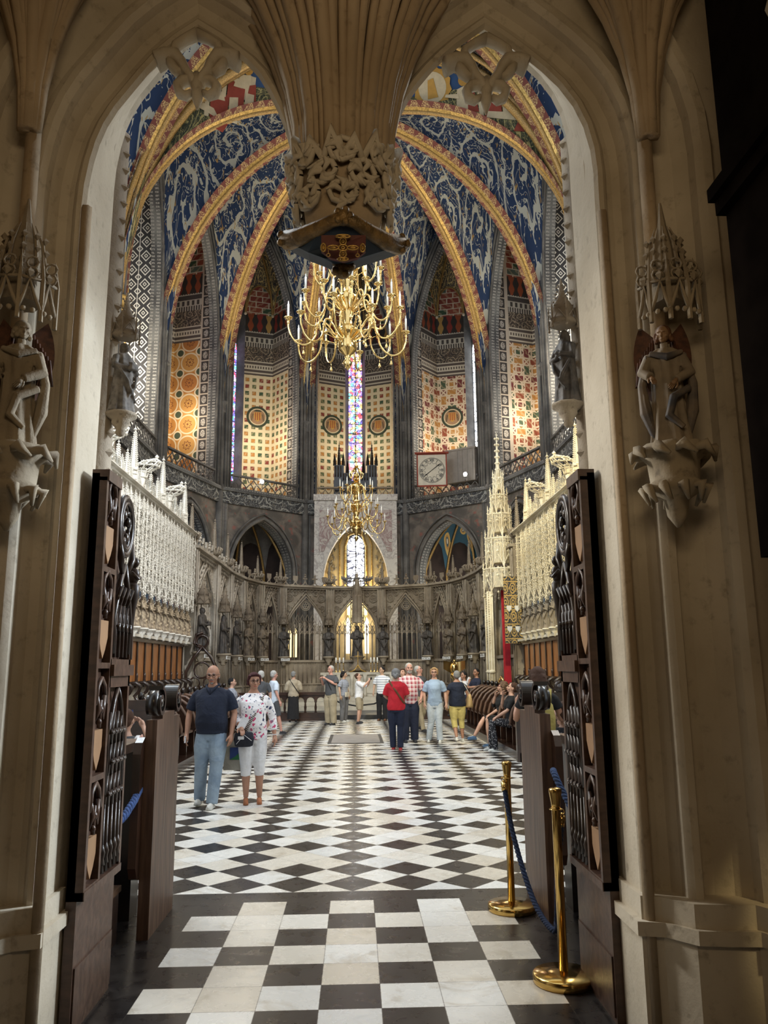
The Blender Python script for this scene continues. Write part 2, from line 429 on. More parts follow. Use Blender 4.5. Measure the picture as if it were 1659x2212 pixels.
h=NT('circle_lattice'); u,v=h.uv(); s=1.15; a=u/s; b=v/s; fu=a.fr()-.5; fv=b.fr()-.5; r=(fu*fu+fv*fv).sq(); au=fu.ab(); av=fv.ab()
ang=fv.at2(fu); pet=r-.17-(ang*8).sn()*.035
hs=h.hash(a.fl(),b.fl(),2); ground=cellcol(h,hs,[(.46,.21,.05),(.40,.16,.04),(.50,.26,.07)])
ground=h.mix((pet.ab().lt(.022)).mx(r.lt(.05)),ground,(.18,.06,.02))
ro=((.5-au)*(.5-au)+(.5-av)*(.5-av)).sq()
sq=(.5-au)+(.5-av)
col=h.mix(ro.lt(.17),ground,(.055,.075,.045))
mask=((r-.44).ab().lt(.035)).mx((ro-.19).ab().lt(.035))
M['circle_lattice']=h.fin(h.mix(mask,col,(.66,.54,.36)),.85)
h=NT('white_knot'); u,v=h.uv(); s=.62; a=u/s; b=v/s/1.15; fu=(a.fr()-.5); fv=(b.fr()-.5); d=fu.ab()+fv.ab(); d2=((fu.ab()-.5).ab()+(fv.ab()-.5).ab())
mask=((d-.36).ab().lt(.05)).mx((d-.12).ab().lt(.04)).mx((d2-.22).ab().lt(.05)).mx(fu.ab().gt(.47))
M['white_knot']=h.fin(h.mix(mask,(.05,.05,.055),(.78,.77,.72)),.8)
def scroll(name,ground,leaf,gold,s=1.6,lw=.10,dens=.5):
    h=NT(name); u,v=h.uv(); n=h.noise(h.vec(u,v,0),.9/s*1.7,2); n2=h.noise(h.vec(v,u,3),1.6/s*1.7,2)
    a=u/s+(n-.5)*.55; b=v/s+(n2-.5)*.45
    row=b.fl(); a=a+row.mod(2)*.5
    fu=a.fr()-.5; fv=b.fr()-.5; flip=(a.fl()+row).mod(2)*2-1
    r=(fu*fu+fv*fv).sq(); th=(fv.at2(fu*flip))/(2*pi)
    sp=(r*4.2+th).fr(); n3=h.noise(h.vec(u,v,4),16/s,2)
    spiral=sp.lt(.06+n3*.30)*r.lt(.56)*r.gt(.03)
    lf=h.noise(h.vec(u*1.3,v*1.0,1),3.4/s,2,.5,2.2); leaves=((lf-.5).ab().lt(.010+n3*.018))
    tips=(h.noise(h.vec(u,v,8),17/s,2,.5,1.0)).gt(.665)
    mask=spiral.mx(leaves).mx(tips)
    gd=h.noise(h.vec(u,v,9),12/s,2,.5,.8).gt(.66)
    g2=h.mix(h.noise(h.vec(u,v,0),.7,3),tuple(x*.6 for x in ground),ground)
    col=h.mix(mask,g2,leaf); col=h.mix(gd*(dens),col,gold)
    M[name]=h.fin(col,.85)
scroll('blue_scroll',(.014,.038,.11),(.43,.43,.38),(.38,.23,.06),2.3,dens=.8)
scroll('gold_scroll',(.05,.05,.06),(.62,.48,.20),(.55,.33,.08),.9)
scroll('dark_frieze',(.035,.028,.028),(.34,.27,.19),(.30,.15,.05),.7)
scroll('grey_scroll',(.05,.052,.06),(.30,.30,.28),(.20,.14,.06),1.3)
plain('blue_sky_paint',(.030,.085,.22),.8,var=.15,sc=1)
h=NT('baluster_paint'); u,v=h.uv(); a=u/.55; f=(a.fr()-.5).ab(); hs=h.hash(a.fl(),0,0); wv=((v/1.0)*pi*3).sn()*.09+.24
col=cellcol(h,hs,[(.22,.03,.02),(.38,.22,.06),(.26,.06,.02),(.14,.13,.05)]); M['baluster_paint']=h.fin(h.mix(f.lt(wv),(.03,.024,.02),col),.85)
h=NT('dentil_paint'); u,v=h.uv(); a=u/.30; r=(v/.32); m1=r.mod(3); band_=m1.lt(1)*(a.fr().lt(.5)); line=(v/.32).fr().gt(.84)
dots=m1.gt(2)*(((a*2).fr()-.5).ab().lt(.22)); col=h.mix(band_.mx(dots).mx(line),(.06,.05,.045),(.46,.42,.35)); M['dentil_paint']=h.fin(col,.85)
h=NT('cornice_paint'); u,v=h.uv(); line=(v/.24).fr().gt(.62); d=((v/.24).mod(3).lt(1))*((u/.16).fr().lt(.5)); col=h.mix(line.mx(d),(.09,.07,.06),(.54,.48,.38)); M['cornice_paint']=h.fin(col,.85)
h=NT('figure_strip'); u,v=h.uv(); b=v/.62; f=(b.fr()-.5).ab(); fu=(u/.5-.5).ab(); el=(((u/.5-.5)*2.6)*((u/.5-.5)*2.6)+(b.fr()-.5)*(b.fr()-.5)*5).sq()
nn=h.noise(h.vec(u,v,0),18,3); col=h.mix(el.lt(.72)*nn.gt(.45),(.045,.038,.035),(.42,.38,.33)); col=h.mix(f.gt(.44).mx(fu.gt(.43)),col,(.50,.42,.33)); M['figure_strip']=h.fin(col,.85)
h=NT('grey_mould'); u,v=h.uv(); b=(v/.28).fr(); a=(u/.16).fr(); nn=h.noise(h.vec(u,v,0),16,3); mk=((b-.5).ab().lt(.3))*((a-.5).ab().lt(.26))*nn.gt(.44)
n3=h.noise(h.objv(),.8,4); base=h.mix(h.sm(n3,.3,.7),(.055,.055,.058),(.17,.17,.165)); col=h.mix(mk,base,(.30,.29,.27)); M['grey_mould']=h.fin(col,.8,0,nn,.4)
h=NT('gold_rope'); u,v=h.uv(); w_=((v*9+u*12)*1.0*pi).sn(); nn=h.noise(h.vec(u,v,0),14,3); col=h.mix(w_.gt(.1)*nn.gt(.4),(.50,.31,.09),(.20,.085,.04)); M['gold_rope']=h.fin(col,.6,.25)
h=NT('red_lace'); u,v=h.uv(); a=(v/.5).fr()-.5; t=(u/.45); tri=(a.ab()*2+t).lt(1.0); nn=h.noise(h.vec(u,v,0),22,2,.5,1); col=h.mix(tri*nn.gt(.52),(.11,.028,.022),(.38,.28,.13)); M['red_lace']=h.fin(col,.85)
h=NT('wall_fresco'); u,v=h.uv(); n=h.noise(h.vec(u,v,0),.9,5,.6,.8); n2=h.noise(h.vec(u,v,5),2.4,4); col=h.mix(h.sm(n,.4,.62),(.095,.085,.075),(.20,.17,.145)); col=h.mix(h.sm(n2,.58,.66)*.6,col,(.30,.09,.07)); M['wall_fresco']=h.fin(col,.85,0,n2,.2)
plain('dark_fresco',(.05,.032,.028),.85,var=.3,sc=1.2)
h=NT('brown_brick'); u,v=h.uv(); row=(v/.09).fl(); uu=u/.3+row.mod(2)*.5; mo=uu.fr().gt(.94).mx((v/.09).fr().gt(.86)); hs=h.hash(uu.fl(),row,0); col=cellcol(h,hs,[(.13,.06,.04),(.16,.08,.055),(.10,.055,.045)]); M['brown_brick']=h.fin(h.mix(mo,col,(.16,.13,.11)),.9)
h=NT('pink_marble'); n=h.noise(h.objv(),1.5,6,.65,2.0); col=h.ramp(n,[(.30,(.50,.44,.38)),(.46,(.40,.30,.26)),(.52,(.22,.10,.09)),(.58,(.46,.40,.34)),(.8,(.58,.53,.46))]); M['pink_marble']=h.fin(col,.35)
h=NT('white_marble'); n=h.noise(h.objv(),1.4,6,.6,2.5); col=h.ramp(n,[(.3,(.62,.58,.52)),(.5,(.56,.51,.45)),(.54,(.33,.28,.25)),(.6,(.60,.56,.50))]); M['white_marble']=h.fin(col,.35)
plain('ochre_plaster',(.55,.42,.22),.8,var=.12,sc=2)
h=NT('cloud_paint'); u,v=h.uv(); d=h.vor(h.vec(u*1.0,v*1.0,0),1.15); dd=h.noise(h.vec(u,v,0),1.2,1); col=h.mix(d.lt(.42),(.035,.10,.15),(.62,.42,.14)); col=h.mix(d.lt(.26),col,(.50,.26,.08)); col=h.mix(d.lt(.17),col,(.06,.12,.16)); col=h.mix(d.lt(.09),col,(.8,.75,.6)); M['cloud_paint']=h.fin(col,.8)
# -- stained glass: daylight behind coloured panes
def glass(name,cols,es,pane=.11,wh=0):
    h=NT(name); u,v=h.uv(); d=h.vor(h.vec(u,v,0),1/pane); n=h.new('ShaderNodeTexVoronoi'); n.inputs['Scale'].default_value=1/pane; h.nt.links.new(h.vec(u,v,0),n.inputs['Vector'])
    sp=h.new('ShaderNodeSeparateColor'); h.nt.links.new(n.outputs['Color'],sp.inputs[0]); hs=X_(h,sp.outputs[0])
    e=h.vor(h.vec(u,v,0),1/pane,'DISTANCE_TO_EDGE'); col=cellcol(h,hs,cols); bar=(v/.62).fr().lt(.07); lead=e.lt(.06).mx(bar)
    col=h.mix(lead,col,(.01,.01,.015)); M[name]=h.fin((.02,.02,.03),.3,emit=col,es=es)
glass('stained_glass',[(.12,.10,.9),(.5,.35,1),(.9,.7,.25),(1,.45,.12),(.7,.06,.08),(.9,.9,1),(.1,.5,.5),(.25,.15,.95)],2.6,.16)
glass('stained_glass_blue',[(.12,.10,.8),(.3,.5,1),(.8,.08,.15),(.1,.6,.5),(.9,.9,1),(.35,.2,.8)],2.2,.12)
glass('pale_glass',[(.8,.9,1),(1,.95,.85),(.9,.95,1),(.7,.8,.9),(1,1,1)],4.5,.16)
glass('bright_window',[(.95,.98,1),(1,1,1),(.85,.92,1)],7,.3)
h=NT('yellow_glass'); M['yellow_glass']=h.fin((.3,.2,.05),.3,emit=(.95,.72,.30),es=1.3)
h=NT('white_glow_glass'); M['white_glow_glass']=h.fin((.5,.5,.4),.3,emit=(1,.95,.8),es=2.2)
h=NT('clear_glass'); h.b.inputs['Transmission Weight'].default_value=1; M['clear_glass']=h.fin((.9,.95,.97),.03)

plain('brown_pier',(.115,.075,.06),.9,var=.25,sc=3,bs=.4,bsc=25)
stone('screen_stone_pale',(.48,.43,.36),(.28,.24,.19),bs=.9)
plain('statue_dark',(.075,.062,.052),.6,var=.35,sc=9,bs=.3,bsc=20,c2=(.02,.017,.015))
plain('statue_brown',(.20,.155,.105),.6,var=.3,sc=7,bs=.3,bsc=20,c2=(.05,.035,.025))
plain('grey_relief',(.32,.29,.24),.8,var=.2); plain('organ_pipe',(.06,.045,.035),.4,var=.2); plain('clock_white',(.66,.60,.48),.7,var=.08,sc=3)
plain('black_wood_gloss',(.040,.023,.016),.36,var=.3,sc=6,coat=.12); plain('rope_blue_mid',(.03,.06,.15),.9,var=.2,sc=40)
plain('angel_robe',(.26,.21,.15),.7,var=.15,sc=6); plain('skin_statue',(.28,.17,.09),.6,var=.1,sc=6); plain('curl_brown',(.14,.06,.025),.7,var=.2,sc=20); plain('angel_mantle',(.20,.155,.11),.7,var=.25,sc=4,c2=(.03,.035,.05)); plain('angel_wing',(.10,.035,.015),.7,var=.3,sc=16)
plain('statue_grey',(.20,.18,.16),.8,var=.3,sc=10); plain('black_plain_wood',(.008,.006,.005),1,var=.2,spec=0)

stone('lace_shadow_stone',(.30,.28,.25),(.20,.18,.16),bs=.6)  # wall behind the lace, its deep shade put into the colour

scroll('vine_band',(.05,.06,.04),(.42,.36,.15),(.40,.26,.07),.8)
# ---------------------------------------------------------------- floor and outer shell
NTR=[0]
def trim(mb, mats, parent=None):
    NTR[0]+=1; return mb.build('trim_%d'%NTR[0], mats, parent, kind='structure')
mb=MB(); mb.box(-13,13,-3.2,52,-.3,0); mb.build('floor','marble_floor',kind='structure')
mb=MB(); mb.box(-9.5,9.5,13.2,20.5,26,26.4); mb.build('ceiling_choir','gold_scroll',kind='structure')
mb=MB(); mb.box(-9.5,-9.0,4.3,20.5,0,24); mb.build('wall_north','dark_stone',kind='structure')
mb=MB(); mb.box(9.0,9.5,4.3,20.5,0,24); mb.build('wall_south','dark_stone',kind='structure')
YD=3.95                                                           # plane of the doorway
mb=MB(); mb.box(-2.95,-2.75,-3.0,YD,0,6.6); mb.build('wall_left','porch_stone',kind='structure')
mb=MB(); mb.box(2.55,2.75,-3.0,YD,0,6.6); mb.build('wall_right','porch_stone',kind='structure')
mb=MB(); mb.box(-2.95,2.75,-3.2,-3.0,0,6.6); mb.build('wall_back','porch_stone',kind='structure')
mb=MB(); mb.box(-2.95,2.75,-3.0,YD+.4,6.5,6.8); mb.build('ceiling','porch_stone',kind='structure')
# ---- west doorway: two arches with a hanging capital between them
DX0=-.06
Lp=[(183,450),(189,400),(200,350),(213,308),(230,270),(253,234),(281,200),(316,158),(352,118),(388,88),(428,62),(468,86),(504,112),(532,134),(558,162),(580,198),(600,238),(616,280),(627,320),(633,365)]
Rp=[(842,365),(845,318),(855,280),(866,246),(882,215),(905,184),(932,152),(962,122),(990,98),(1047,58),(1092,88),(1130,116),(1172,150),(1208,184),(1240,226),(1262,270),(1277,320),(1284,370),(1287,430)]
YA=YD-.05
Lw=[at(p[0],p[1],YA) for p in Lp]; Rw=[at(p[0],p[1],YA) for p in Rp]
zsp=(Lw[-1].z+Rw[0].z)/2
xl=Lw[0].x; xr=Rw[-1].x
left=[V((xl,YA,z)) for z in (0,.35,1,2,3)]+Lw
right=Rw+[V((xr,YA,z)) for z in (3,2,1,.35,0)]
prof=[(.02,-.42),(0,-.38),(0,-.02),(.015,.01),(.04,.015),(.055,.0),(.07,-.02),(.10,-.03),(.14,-.01),(.17,.05),(.175,.10),(.20,.13),(.235,.13),(.25,.10),(.26,.06),(.32,.05),(.40,.08),(.46,.14),(.47,.20),(.50,.235),(.545,.235),(.57,.20),(.59,.15),(.72,.15),(.86,.17),(.88,.24),(.93,.27),(.98,.24),(1.0,.18),(1.45,.2)]
def clampx(mb, sgn, x0):
    for i,p in enumerate(mb.v):
        if (p[0]-x0)*sgn<0: mb.v[i]=(x0,p[1],p[2])
NC=V((0,-1,0))
mb=MB(); mb.sweep(list(reversed(left)),[(a,b) for a,b in prof],NC); 
def fixdir(mb,path,prof):
    pass
# check that the profile runs outward (first jamb vertex further out than the path)
def arch_side(path,sgn):
    m_=MB(); m_.sweep(path,prof,NC)
    t=[m_.v[2*1-1],m_.v[2]]
    return m_
def mk(path,want_left):
    for pth in (path,list(reversed(path))):
        m_=MB(); m_.sweep(pth,prof,NC)
        xs=[p[0] for p in m_.v if abs(p[2])<.2]
        if want_left and min(xs)<xl-.5: return m_
        if (not want_left) and max(xs)>xr+.5: return m_
    return m_
lm=mk(left,True); clampx(lm,-1,DX0); 
rm=mk(right,False); clampx(rm,1,DX0)
for xx,sg,m_ in ((xl,-1,lm),(xr,1,rm)):
    for o,za,zb in [(.03,.0,.50),(.055,.50,.56),(.025,.56,.66)]:
        P_=[(xx-sg*o,YA+.30),(xx-sg*o,YA-.02-o),(xx+sg*.06,YA-.05-o),(xx+sg*.16,YA-.17-o),(xx+sg*.30,YA-.19-o),(xx+sg*.42,YA-.20-o),(xx+sg*.47,YA-.29-o),(xx+sg*.60,YA-.29-o),(xx+sg*1.5,YA-.26-o),(xx+sg*1.5,YA+.30)]
        m_.ext(P_,(0,0,0),(1,0,0),(0,1,0),(0,0,1),za,zb)
def raise_back(p):
    k=min(1,max(0,(p[2]-3.35)/.75)); k=k*k*(3-2*k)
    return (p[0],p[1],p[2]+max(0,p[1]-YA)*1.0*k) if (p[1]>YA+.1) else p
for m_ in (lm,rm): m_.v=[raise_back(tuple(p)) for p in m_.v]
trim(lm,'jamb_stone'); trim(rm,'jamb_stone')
# wall above the arches (east of the mouldings) and beside them
def archwall(Y0,Y1,zt):
    mb=MB()
    up=lambda p:(p.x,raise_back((p.x,YA+.40,p.z))[2])
    lp=[(-2.75,0),(xl-.02,0)]+[up(p) for p in Lw]+[(DX0,Lw[-1].z),(DX0,zt),(-2.75,zt)]
    mb.ext(lp,(0,0,0),(1,0,0),(0,0,1),(0,1,0),Y0,Y1)
    rp=[(DX0,zt),(DX0,Rw[0].z)]+[up(p) for p in Rw]+[(xr+.02,0),(2.55,0),(2.55,zt)]
    mb.ext(rp,(0,0,0),(1,0,0),(0,0,1),(0,1,0),Y0,Y1)
    return mb
archwall(YD+.12,YD+.40,7.6).build('wall_front','jamb_stone',kind='structure')
# ---- fan vault of the porch
mb=MB()
S0=[(DX0,YD-.08,zsp-.08,.24,22),(at(55,268,YD-.35).x,YD-.30,at(55,268,YD-.35).z,.03,16),(at(1407,285,YD-.35).x,YD-.30,at(1407,285,YD-.35).z,.03,16)]
for (sx,sy,sz,r0,n) in S0:
    A_,B_=1.55,1.75
    def P(a,ph): 
        r=r0+A_*(1-cos(ph)); return V((sx+cos(a)*r, min(sy+sin(a)*r,YD+.1), min(6.48,sz+B_*sin(ph))))
    mb.grid(lambda u,v:P(pi+pi*u,v*1.25)+V((0,0,.06)),24,10)
    for k in range(n+1):
        a=pi+pi*k/n; mb.tube([P(a,1.25*j/9) for j in range(10)],[.022+.010*(j/9) if k%3 else .034+.02*(j/9) for j in range(10)],5)
trim(mb,'porch_stone')
# shafts under the side fans
mb=MB()
for (sx,sy,sz,r0,n) in S0[1:]:
    mb.tube([(sx,sy+.16,0),(sx,sy+.16,2.6)],.022,6); mb.tube([(sx,sy+.08,2.6),(sx,sy+.05,sz+.05)],.04,8); mb.tube([(sx-.20,sy+.20,0),(sx-.20,sy+.20,sz-.3)],.028,6); mb.tube([(sx+.24,sy+.20,0),(sx+.24,sy+.20,sz-.3)],.028,6)
trim(mb,'porch_stone')
# ---- cusped heads hanging in both arches (quatrefoil cut open at its foot)
def cusp(cx,cy,arch):
    c0=at(cx,cy+40,YA+.02); t=thing('arch_cusp','carved stone foils hanging from the point of the %s doorway arch'%arch,'stone tracery',c0)
    def w(dx,dy): return at(cx+dx,cy+dy,YA+.02)-c0
    for s_ in (-1,1):
        mb=MB(); mb.tube([w(s_*88,-4),w(s_*66,-14),w(s_*44,-12),w(s_*32,2),w(s_*24,18),w(s_*12,34),w(s_*2,50)],[.040,.036,.038,.032,.028,.028,.024],10,sq=(1,2.0))
        mb.tube([w(s_*50,-14),w(s_*46,-38),w(s_*26,-52),w(0,-64)],[.03,.024,.023,.027],8,sq=(1,1.8))
        mb.tube([w(s_*62,-8),w(s_*52,8),w(s_*38,20),w(s_*28,14)],[.022,.028,.022,.014],8,sq=(1,1.8))
        mb.build('upper_foil','jamb_stone',t)
        mb=MB(); mb.tube([w(s_*3,44),w(s_*16,36),w(s_*32,38),w(s_*42,50),w(s_*38,64),w(s_*24,70),w(s_*12,62)],[.022,.024,.026,.028,.025,.021,.015],8,sq=(1,1.8)); mb.build('lower_foil','jamb_stone',t)
    mb=MB(); mb.tube([w(0,24),w(0,50),w(0,76),w(0,98)],[.022,.036,.028,.006],10,sq=(1,1.6)); mb.build('drop','jamb_stone',t)
cusp(426,138,'left'); cusp(1050,148,'right')
# ---- hanging capital
t=thing('hanging_capital','carved leafy stone capital hanging between the two doorway arches above a dark shield','capital',(DX0,YD-.14,0))
zt=at(740,345,YD-.14).z; zb=at(740,480,YD-.14).z; hw=(at(850,440,YD-.14).x-at(630,440,YD-.14).x)/2
mb=MB(); Hc=zt-zb
prof_=[(hw*.70,zb-.08),(hw*.80,zb),(hw*.84,zb+Hc*.2),(hw*.86,zb+Hc*.5),(hw*.97,zb+Hc*.8),(hw*.93,zb+Hc*.92),(hw*.80,zb+Hc)]
mb.lathe(prof_,8,sy=.75); mb.build('bell','porch_stone',t)
mb=MB(); rnd=random.Random(3)
for k in range(8):
    a=2*pi*k/8
    for lv in range(3):
        rr=hw*(.90+.07*lv); zz=zb+Hc*(.16+.30*lv)
        cx_,cy_=cos(a+lv*.39)*rr,sin(a+lv*.39)*rr*.78
        U=V((-sin(a+lv*.39),cos(a+lv*.39),0))
        mb.ring((cx_,cy_,zz),.07,.016,8,5,U=U,W=(0,0,1),sc=(1,.9))
        for q in range(5):
            an=q*2*pi/5+rnd.random(); mb.tube([V((cx_,cy_,zz)),V((cx_*1.04,cy_*1.04,zz))+U*cos(an)*.05+V((0,0,sin(an)*.05)),V((cx_*1.08,cy_*1.08,zz))+U*cos(an+.6)*.085+V((0,0,sin(an+.6)*.085))],[.010,.020,.004],5)
for k in range(16):
    a=2*pi*k/16; b=2*pi*(k+1)/16
    mb.tube([(cos(a)*hw*.98,sin(a)*hw*.78,zt-.13),(cos((a+b)/2)*hw*1.08,sin((a+b)/2)*hw*.86,zt-.03+.04*(k%2)),(cos(b)*hw*.98,sin(b)*hw*.78,zt-.13)],[.02,.035,.02],6)
for k in range(60):
    a=rnd.random()*2*pi; zz=zb+rnd.random()*Hc*.9; rr=hw*(.9+.1*(zz-zb)/Hc)
    a2=a+rnd.uniform(-.5,.5); z2=zz+rnd.uniform(-.12,.12)
    mb.tube([(cos(a)*rr,sin(a)*rr*.78,zz),(cos((a+a2)/2)*rr*1.08,sin((a+a2)/2)*rr*.84,(zz+z2)/2),(cos(a2)*rr,sin(a2)*rr*.78,z2)],[.008,.016,.006],5)
mb.build('leaf_carving','jamb_stone',t)
# star-shaped underside with a shield
def pc(x,y,dy=0): return at(x,y,YD-.14-dy)-V((DX0,YD-.14,0))
top=[pc(616,520,.10),pc(680,500,.22),pc(742,462,.02),pc(800,490,.22),pc(868,528,.10)]
mb=MB()
path=[pc(620,520,.16),pc(650,511,.24),pc(690,492,.32),pc(716,478,.37),pc(742,470,.38),pc(768,480,.37),pc(800,502,.32),pc(832,521,.24),pc(864,530,.16)]
mb.tube(path,[.05,.042,.036,.03,.035,.03,.036,.042,.05],8)
for p,r in ((path[0],.045),(path[-1],.045),(path[4],.04),(pc(740,580,.16),.052)):
    mb.ball(p,r,8,6)
    for q in range(5): mb.ball(p+V((cos(q*1.26)*r*.8,-.02,sin(q*1.26)*r*.8)),r*.45,6,5)
mb.build('gilded_edge','dark_gilt',t)
mb=MB()
a=[pc(625,525,.16),pc(690,500,.32),pc(742,474,.37),pc(800,506,.32),pc(860,532,.16),pc(818,545,.22),pc(770,560,.25),pc(740,580,.16),pc(700,558,.25),pc(665,545,.22)]; b=[p+V((0,.20,.06)) for p in a]; n=len(a)
mb.add(a+b,[tuple(range(n)),tuple(range(2*n-1,n-1,-1))]+[(i,(i+1)%n,n+(i+1)%n,n+i) for i in range(n)])
mb.build('underside','navy_paint',t)
mb=MB(); sh=[pc(694,508,.39),pc(790,508,.39),pc(790,542,.36),pc(772,557,.33),pc(742,564,.32),pc(714,557,.33),pc(694,542,.36)]
n=len(sh); b=[p+V((0,.02,0)) for p in sh]; mb.add(sh+b,[tuple(range(n))]+[(i,(i+1)%n,n+(i+1)%n,n+i) for i in range(n)])
mb.build('shield','maroon_paint',t)
mb=MB(); c=pc(741,535,.41); u=.0130
for dx,dz,sx,sz in [(0,0,2.6,2.6),(-3.5,0,3.4,1.5),(3.5,0,3.4,1.5),(-7,0,1.0,3.6),(7,0,1.0,3.6),(0,3.4,1.6,3.2),(0,-3.4,1.6,3.2),(0,6.2,4.6,.9),(0,-6.2,3.2,.8)]:
    e=c+V((dx*u,0,dz*u*.72)); 
    mb.ring((e.x,e.y,e.z),1,.0045,12,4,sc=(sx*u*.5+.004,sz*u*.36+.004))
    mb.ring((e.x,e.y,e.z),1,.004,8,4,sc=(sx*u*.25,sz*u*.18))
for sg in (-1,1):
    mb.ring((c.x+sg*5.2*u,c.y,c.z-2.9*u),.008,.003,8,4); mb.tube([c+V((sg*5.2*u,0,-.6*u)),c+V((sg*5.2*u,0,-2.3*u))],.002,4)
mb.build('cross_emblem','gilt',t)
# ---------------------------------------------------------------- the great apse
S0l=V((-9.01,20.5,0)); S1=V((-9.01,28.45,0)); P0=V((-8.92,35.07,0)); P1=V((-7.1,40.7,0)); P2=V((-2.85,44.3,0))
K=V((0,30.93,25.5)); mir=lambda p:V((-p.x,p.y,p.z))
ZS=15.55; ZW=27.9
WTR=[0]
def bay(A,B,wi,lat,strip_w=.55,strip='figure_strip',glassm='stained_glass',lower='dark',zo=(18.5,25.9),wall='blue_scroll',wpad=.62,clock=False,medal=True,brickm='painted_brick'):
    U=(B-A).normalized(); L=(B-A).length; N=V((U.y,-U.x,0))
    C0=(A+B)/2
    if N.dot(C0-V((0,min(36,max(C0.y,0)) if abs(C0.x)>8.9 else 34,0)))<0: N=-N
    Z=V((0,0,1)); w=L/2-wpad
    def W(u,d,z): return C0+U*u+N*d+Z*z
    # front wall, upper half
    mats=[wall,'grey_mould','dark_frieze','wall_fresco','grey_scroll']
    mb=MB(); ap=parch(w,zo[1]-zo[0],12,0,zo[0])
    h=len(ap)//2
    lp=[(-L/2,11),(-w,11)]+ap[:h+1]+[(0,28.6),(-L/2,28.6)]
    rp=[(0,28.6)]+ap[h:]+[(w,11),(L/2,11),(L/2,28.6)]
    mb.ext(lp,C0,U,Z,N,0,.5,0,1); mb.ext(rp,C0,U,Z,N,0,.5,0,1)
    # cornice and lower wall
    wl=L/2-.85; al=parch(wl,2.7,12,0,6.8); h2=len(al)//2
    mb.ext([(-L/2,0),(-wl,0)]+al[:h2+1]+[(0,11),(-L/2,11)],C0,U,Z,N,.05,.7,3,1)
    mb.ext([(0,11)]+al[h2:]+[(wl,0),(L/2,0),(L/2,11)],C0,U,Z,N,.05,.7,3,1)
    mb.ext([(-L/2,10.2),(L/2,10.2),(L/2,10.85),(-L/2,10.85)],C0,U,Z,N,-.10,.2,4)
    mb.ext([(-L/2,10.85),(L/2,10.85),(L/2,11.02),(-L/2,11.02)],C0,U,Z,N,-.22,.6,1)
    wo=mb.build('wall_apse_%s'%wi,mats,kind='structure')
    # mouldings round both openings
    mb=MB(); pts=[W(-w,0,11)]+[W(p[0],0,p[1]) for p in ap]+[W(w,0,11)]
    # curved roll mouldings, three orders outside the opening
    def off(o,zb=11,apx=ap,ww=w,dd=-.06,r=.07,zl=None):
        a2=parch(ww+o,(zo[1]-zo[0])+o*1.4,12,0,zo[0]); return [W(-ww-o,dd,zb)]+[W(p[0],dd,p[1]) for p in a2]+[W(ww+o,dd,zb)]
    mb.tube(off(.02),.06,6,0); mb.tube(off(.22,dd=-.10),.10,6,1); mb.tube(off(.40,dd=-.16),.08,6,0); mb.tube(off(.52,dd=-.12),.05,6,1)
    a3=[W(-wl-.1,-.05,0)]+[W(p[0],-.05,p[1]) for p in parch(wl+.1,2.85,12,0,6.8)]+[W(wl+.1,-.05,0)]; mb.tube(a3,.10,6,1)
    a3=[W(-wl-.3,-.05,0)]+[W(p[0],-.05,p[1]) for p in parch(wl+.3,3.1,12,0,6.8)]+[W(wl+.3,-.05,0)]; mb.tube(a3,.05,6,1)
    trim(mb,['dark_stone','dark_stone'])
    # recess
    zones=[(11,19.0,lat),(19.0,19.9,'cornice_paint'),(19.9,20.8,'dark_frieze'),(20.8,21.8,'dentil_paint'),(21.8,22.9,'baluster_paint'),(22.9,25.6,brickm)]
    ml=list(dict.fromkeys([z[2] for z in zones]))+[strip,'gold_scroll','dark_fresco','dark_stone','white_stone']
    mb=MB(); D0=.5; ds=D0+strip_w
    plan=[(-w,ds),(-w,2.6),(-.62,3.3)]
    for sg in (-1,1):
        P_=[(-p[0] if sg<0 else p[0],p[1]) for p in plan]
        P_=[(p[0]*(1 if sg>0 else 1),p[1]) for p in P_]
        acc=0
        for i in range(2):
            a,b=P_[i],P_[i+1]
            l=sqrt((a[0]-b[0])**2+(a[1]-b[1])**2)
            for z0,z1,mm in zones: mb.quad(W(*a,z0),W(*b,z0),W(*b,z1),W(*a,z1),ml.index(mm),acc,z0)
            acc+=l
        a=(P_[0][0],D0-.02); mb.quad(W(*a,11),W(P_[0][0],ds,11),W(P_[0][0],ds,25.6),W(*a,25.6),ml.index(strip),0,0)
        e=P_[0][0]*.985
        # window reveal
        x1=P_[2][0]; x2=x1*.45/.62
        mb.quad(W(x1,3.3,11),W(x2,4.0,11),W(x2,4.0,25.6),W(x1,3.3,25.6),ml.index('dark_stone'))
    mb.quad(W(-.45,4.0,11),W(.45,4.0,11),W(.45,4.0,12.4),W(-.45,4.0,12.4),ml.index('dark_stone'))
    # floor of the gallery, vault of the recess
    mb.box(0,0,0,0,0,0) if False else None
    mb.ext([(-w-.3,.2),(w+.3,.2),(w+.3,4.2),(-w-.3,4.2)],C0,U,N,Z,10.7,11.0,ml.index('dark_stone'))
    key=W(0,1.6,26.9); ring=[(-w,.4),(-w,2.6),(-.62,3.3),(.62,3.3),(w,2.6),(w,.4)]
    zt=24.3
    for i in range(5):
        a,b=ring[i],ring[i+1]; mid=((a[0]+b[0])/2,(a[1]+b[1])/2)
        def P(s,t,a=a,b=b):
            x=a[0]+(b[0]-a[0])*s; y=a[1]+(b[1]-a[1])*s; g=sqrt(max(0,1-(2*abs(s-.5))**2)); 
            base=23.1+1.7*g; q=W(x*(1-t),y*(1-t)+1.6*t,0); q.z=base+(26.9-base)*sin(t*pi/2)**.8; return q
        mb.grid(P,6,6,ml.index('gold_scroll'),uvf=lambda s,t:(s*2.4,t*3))
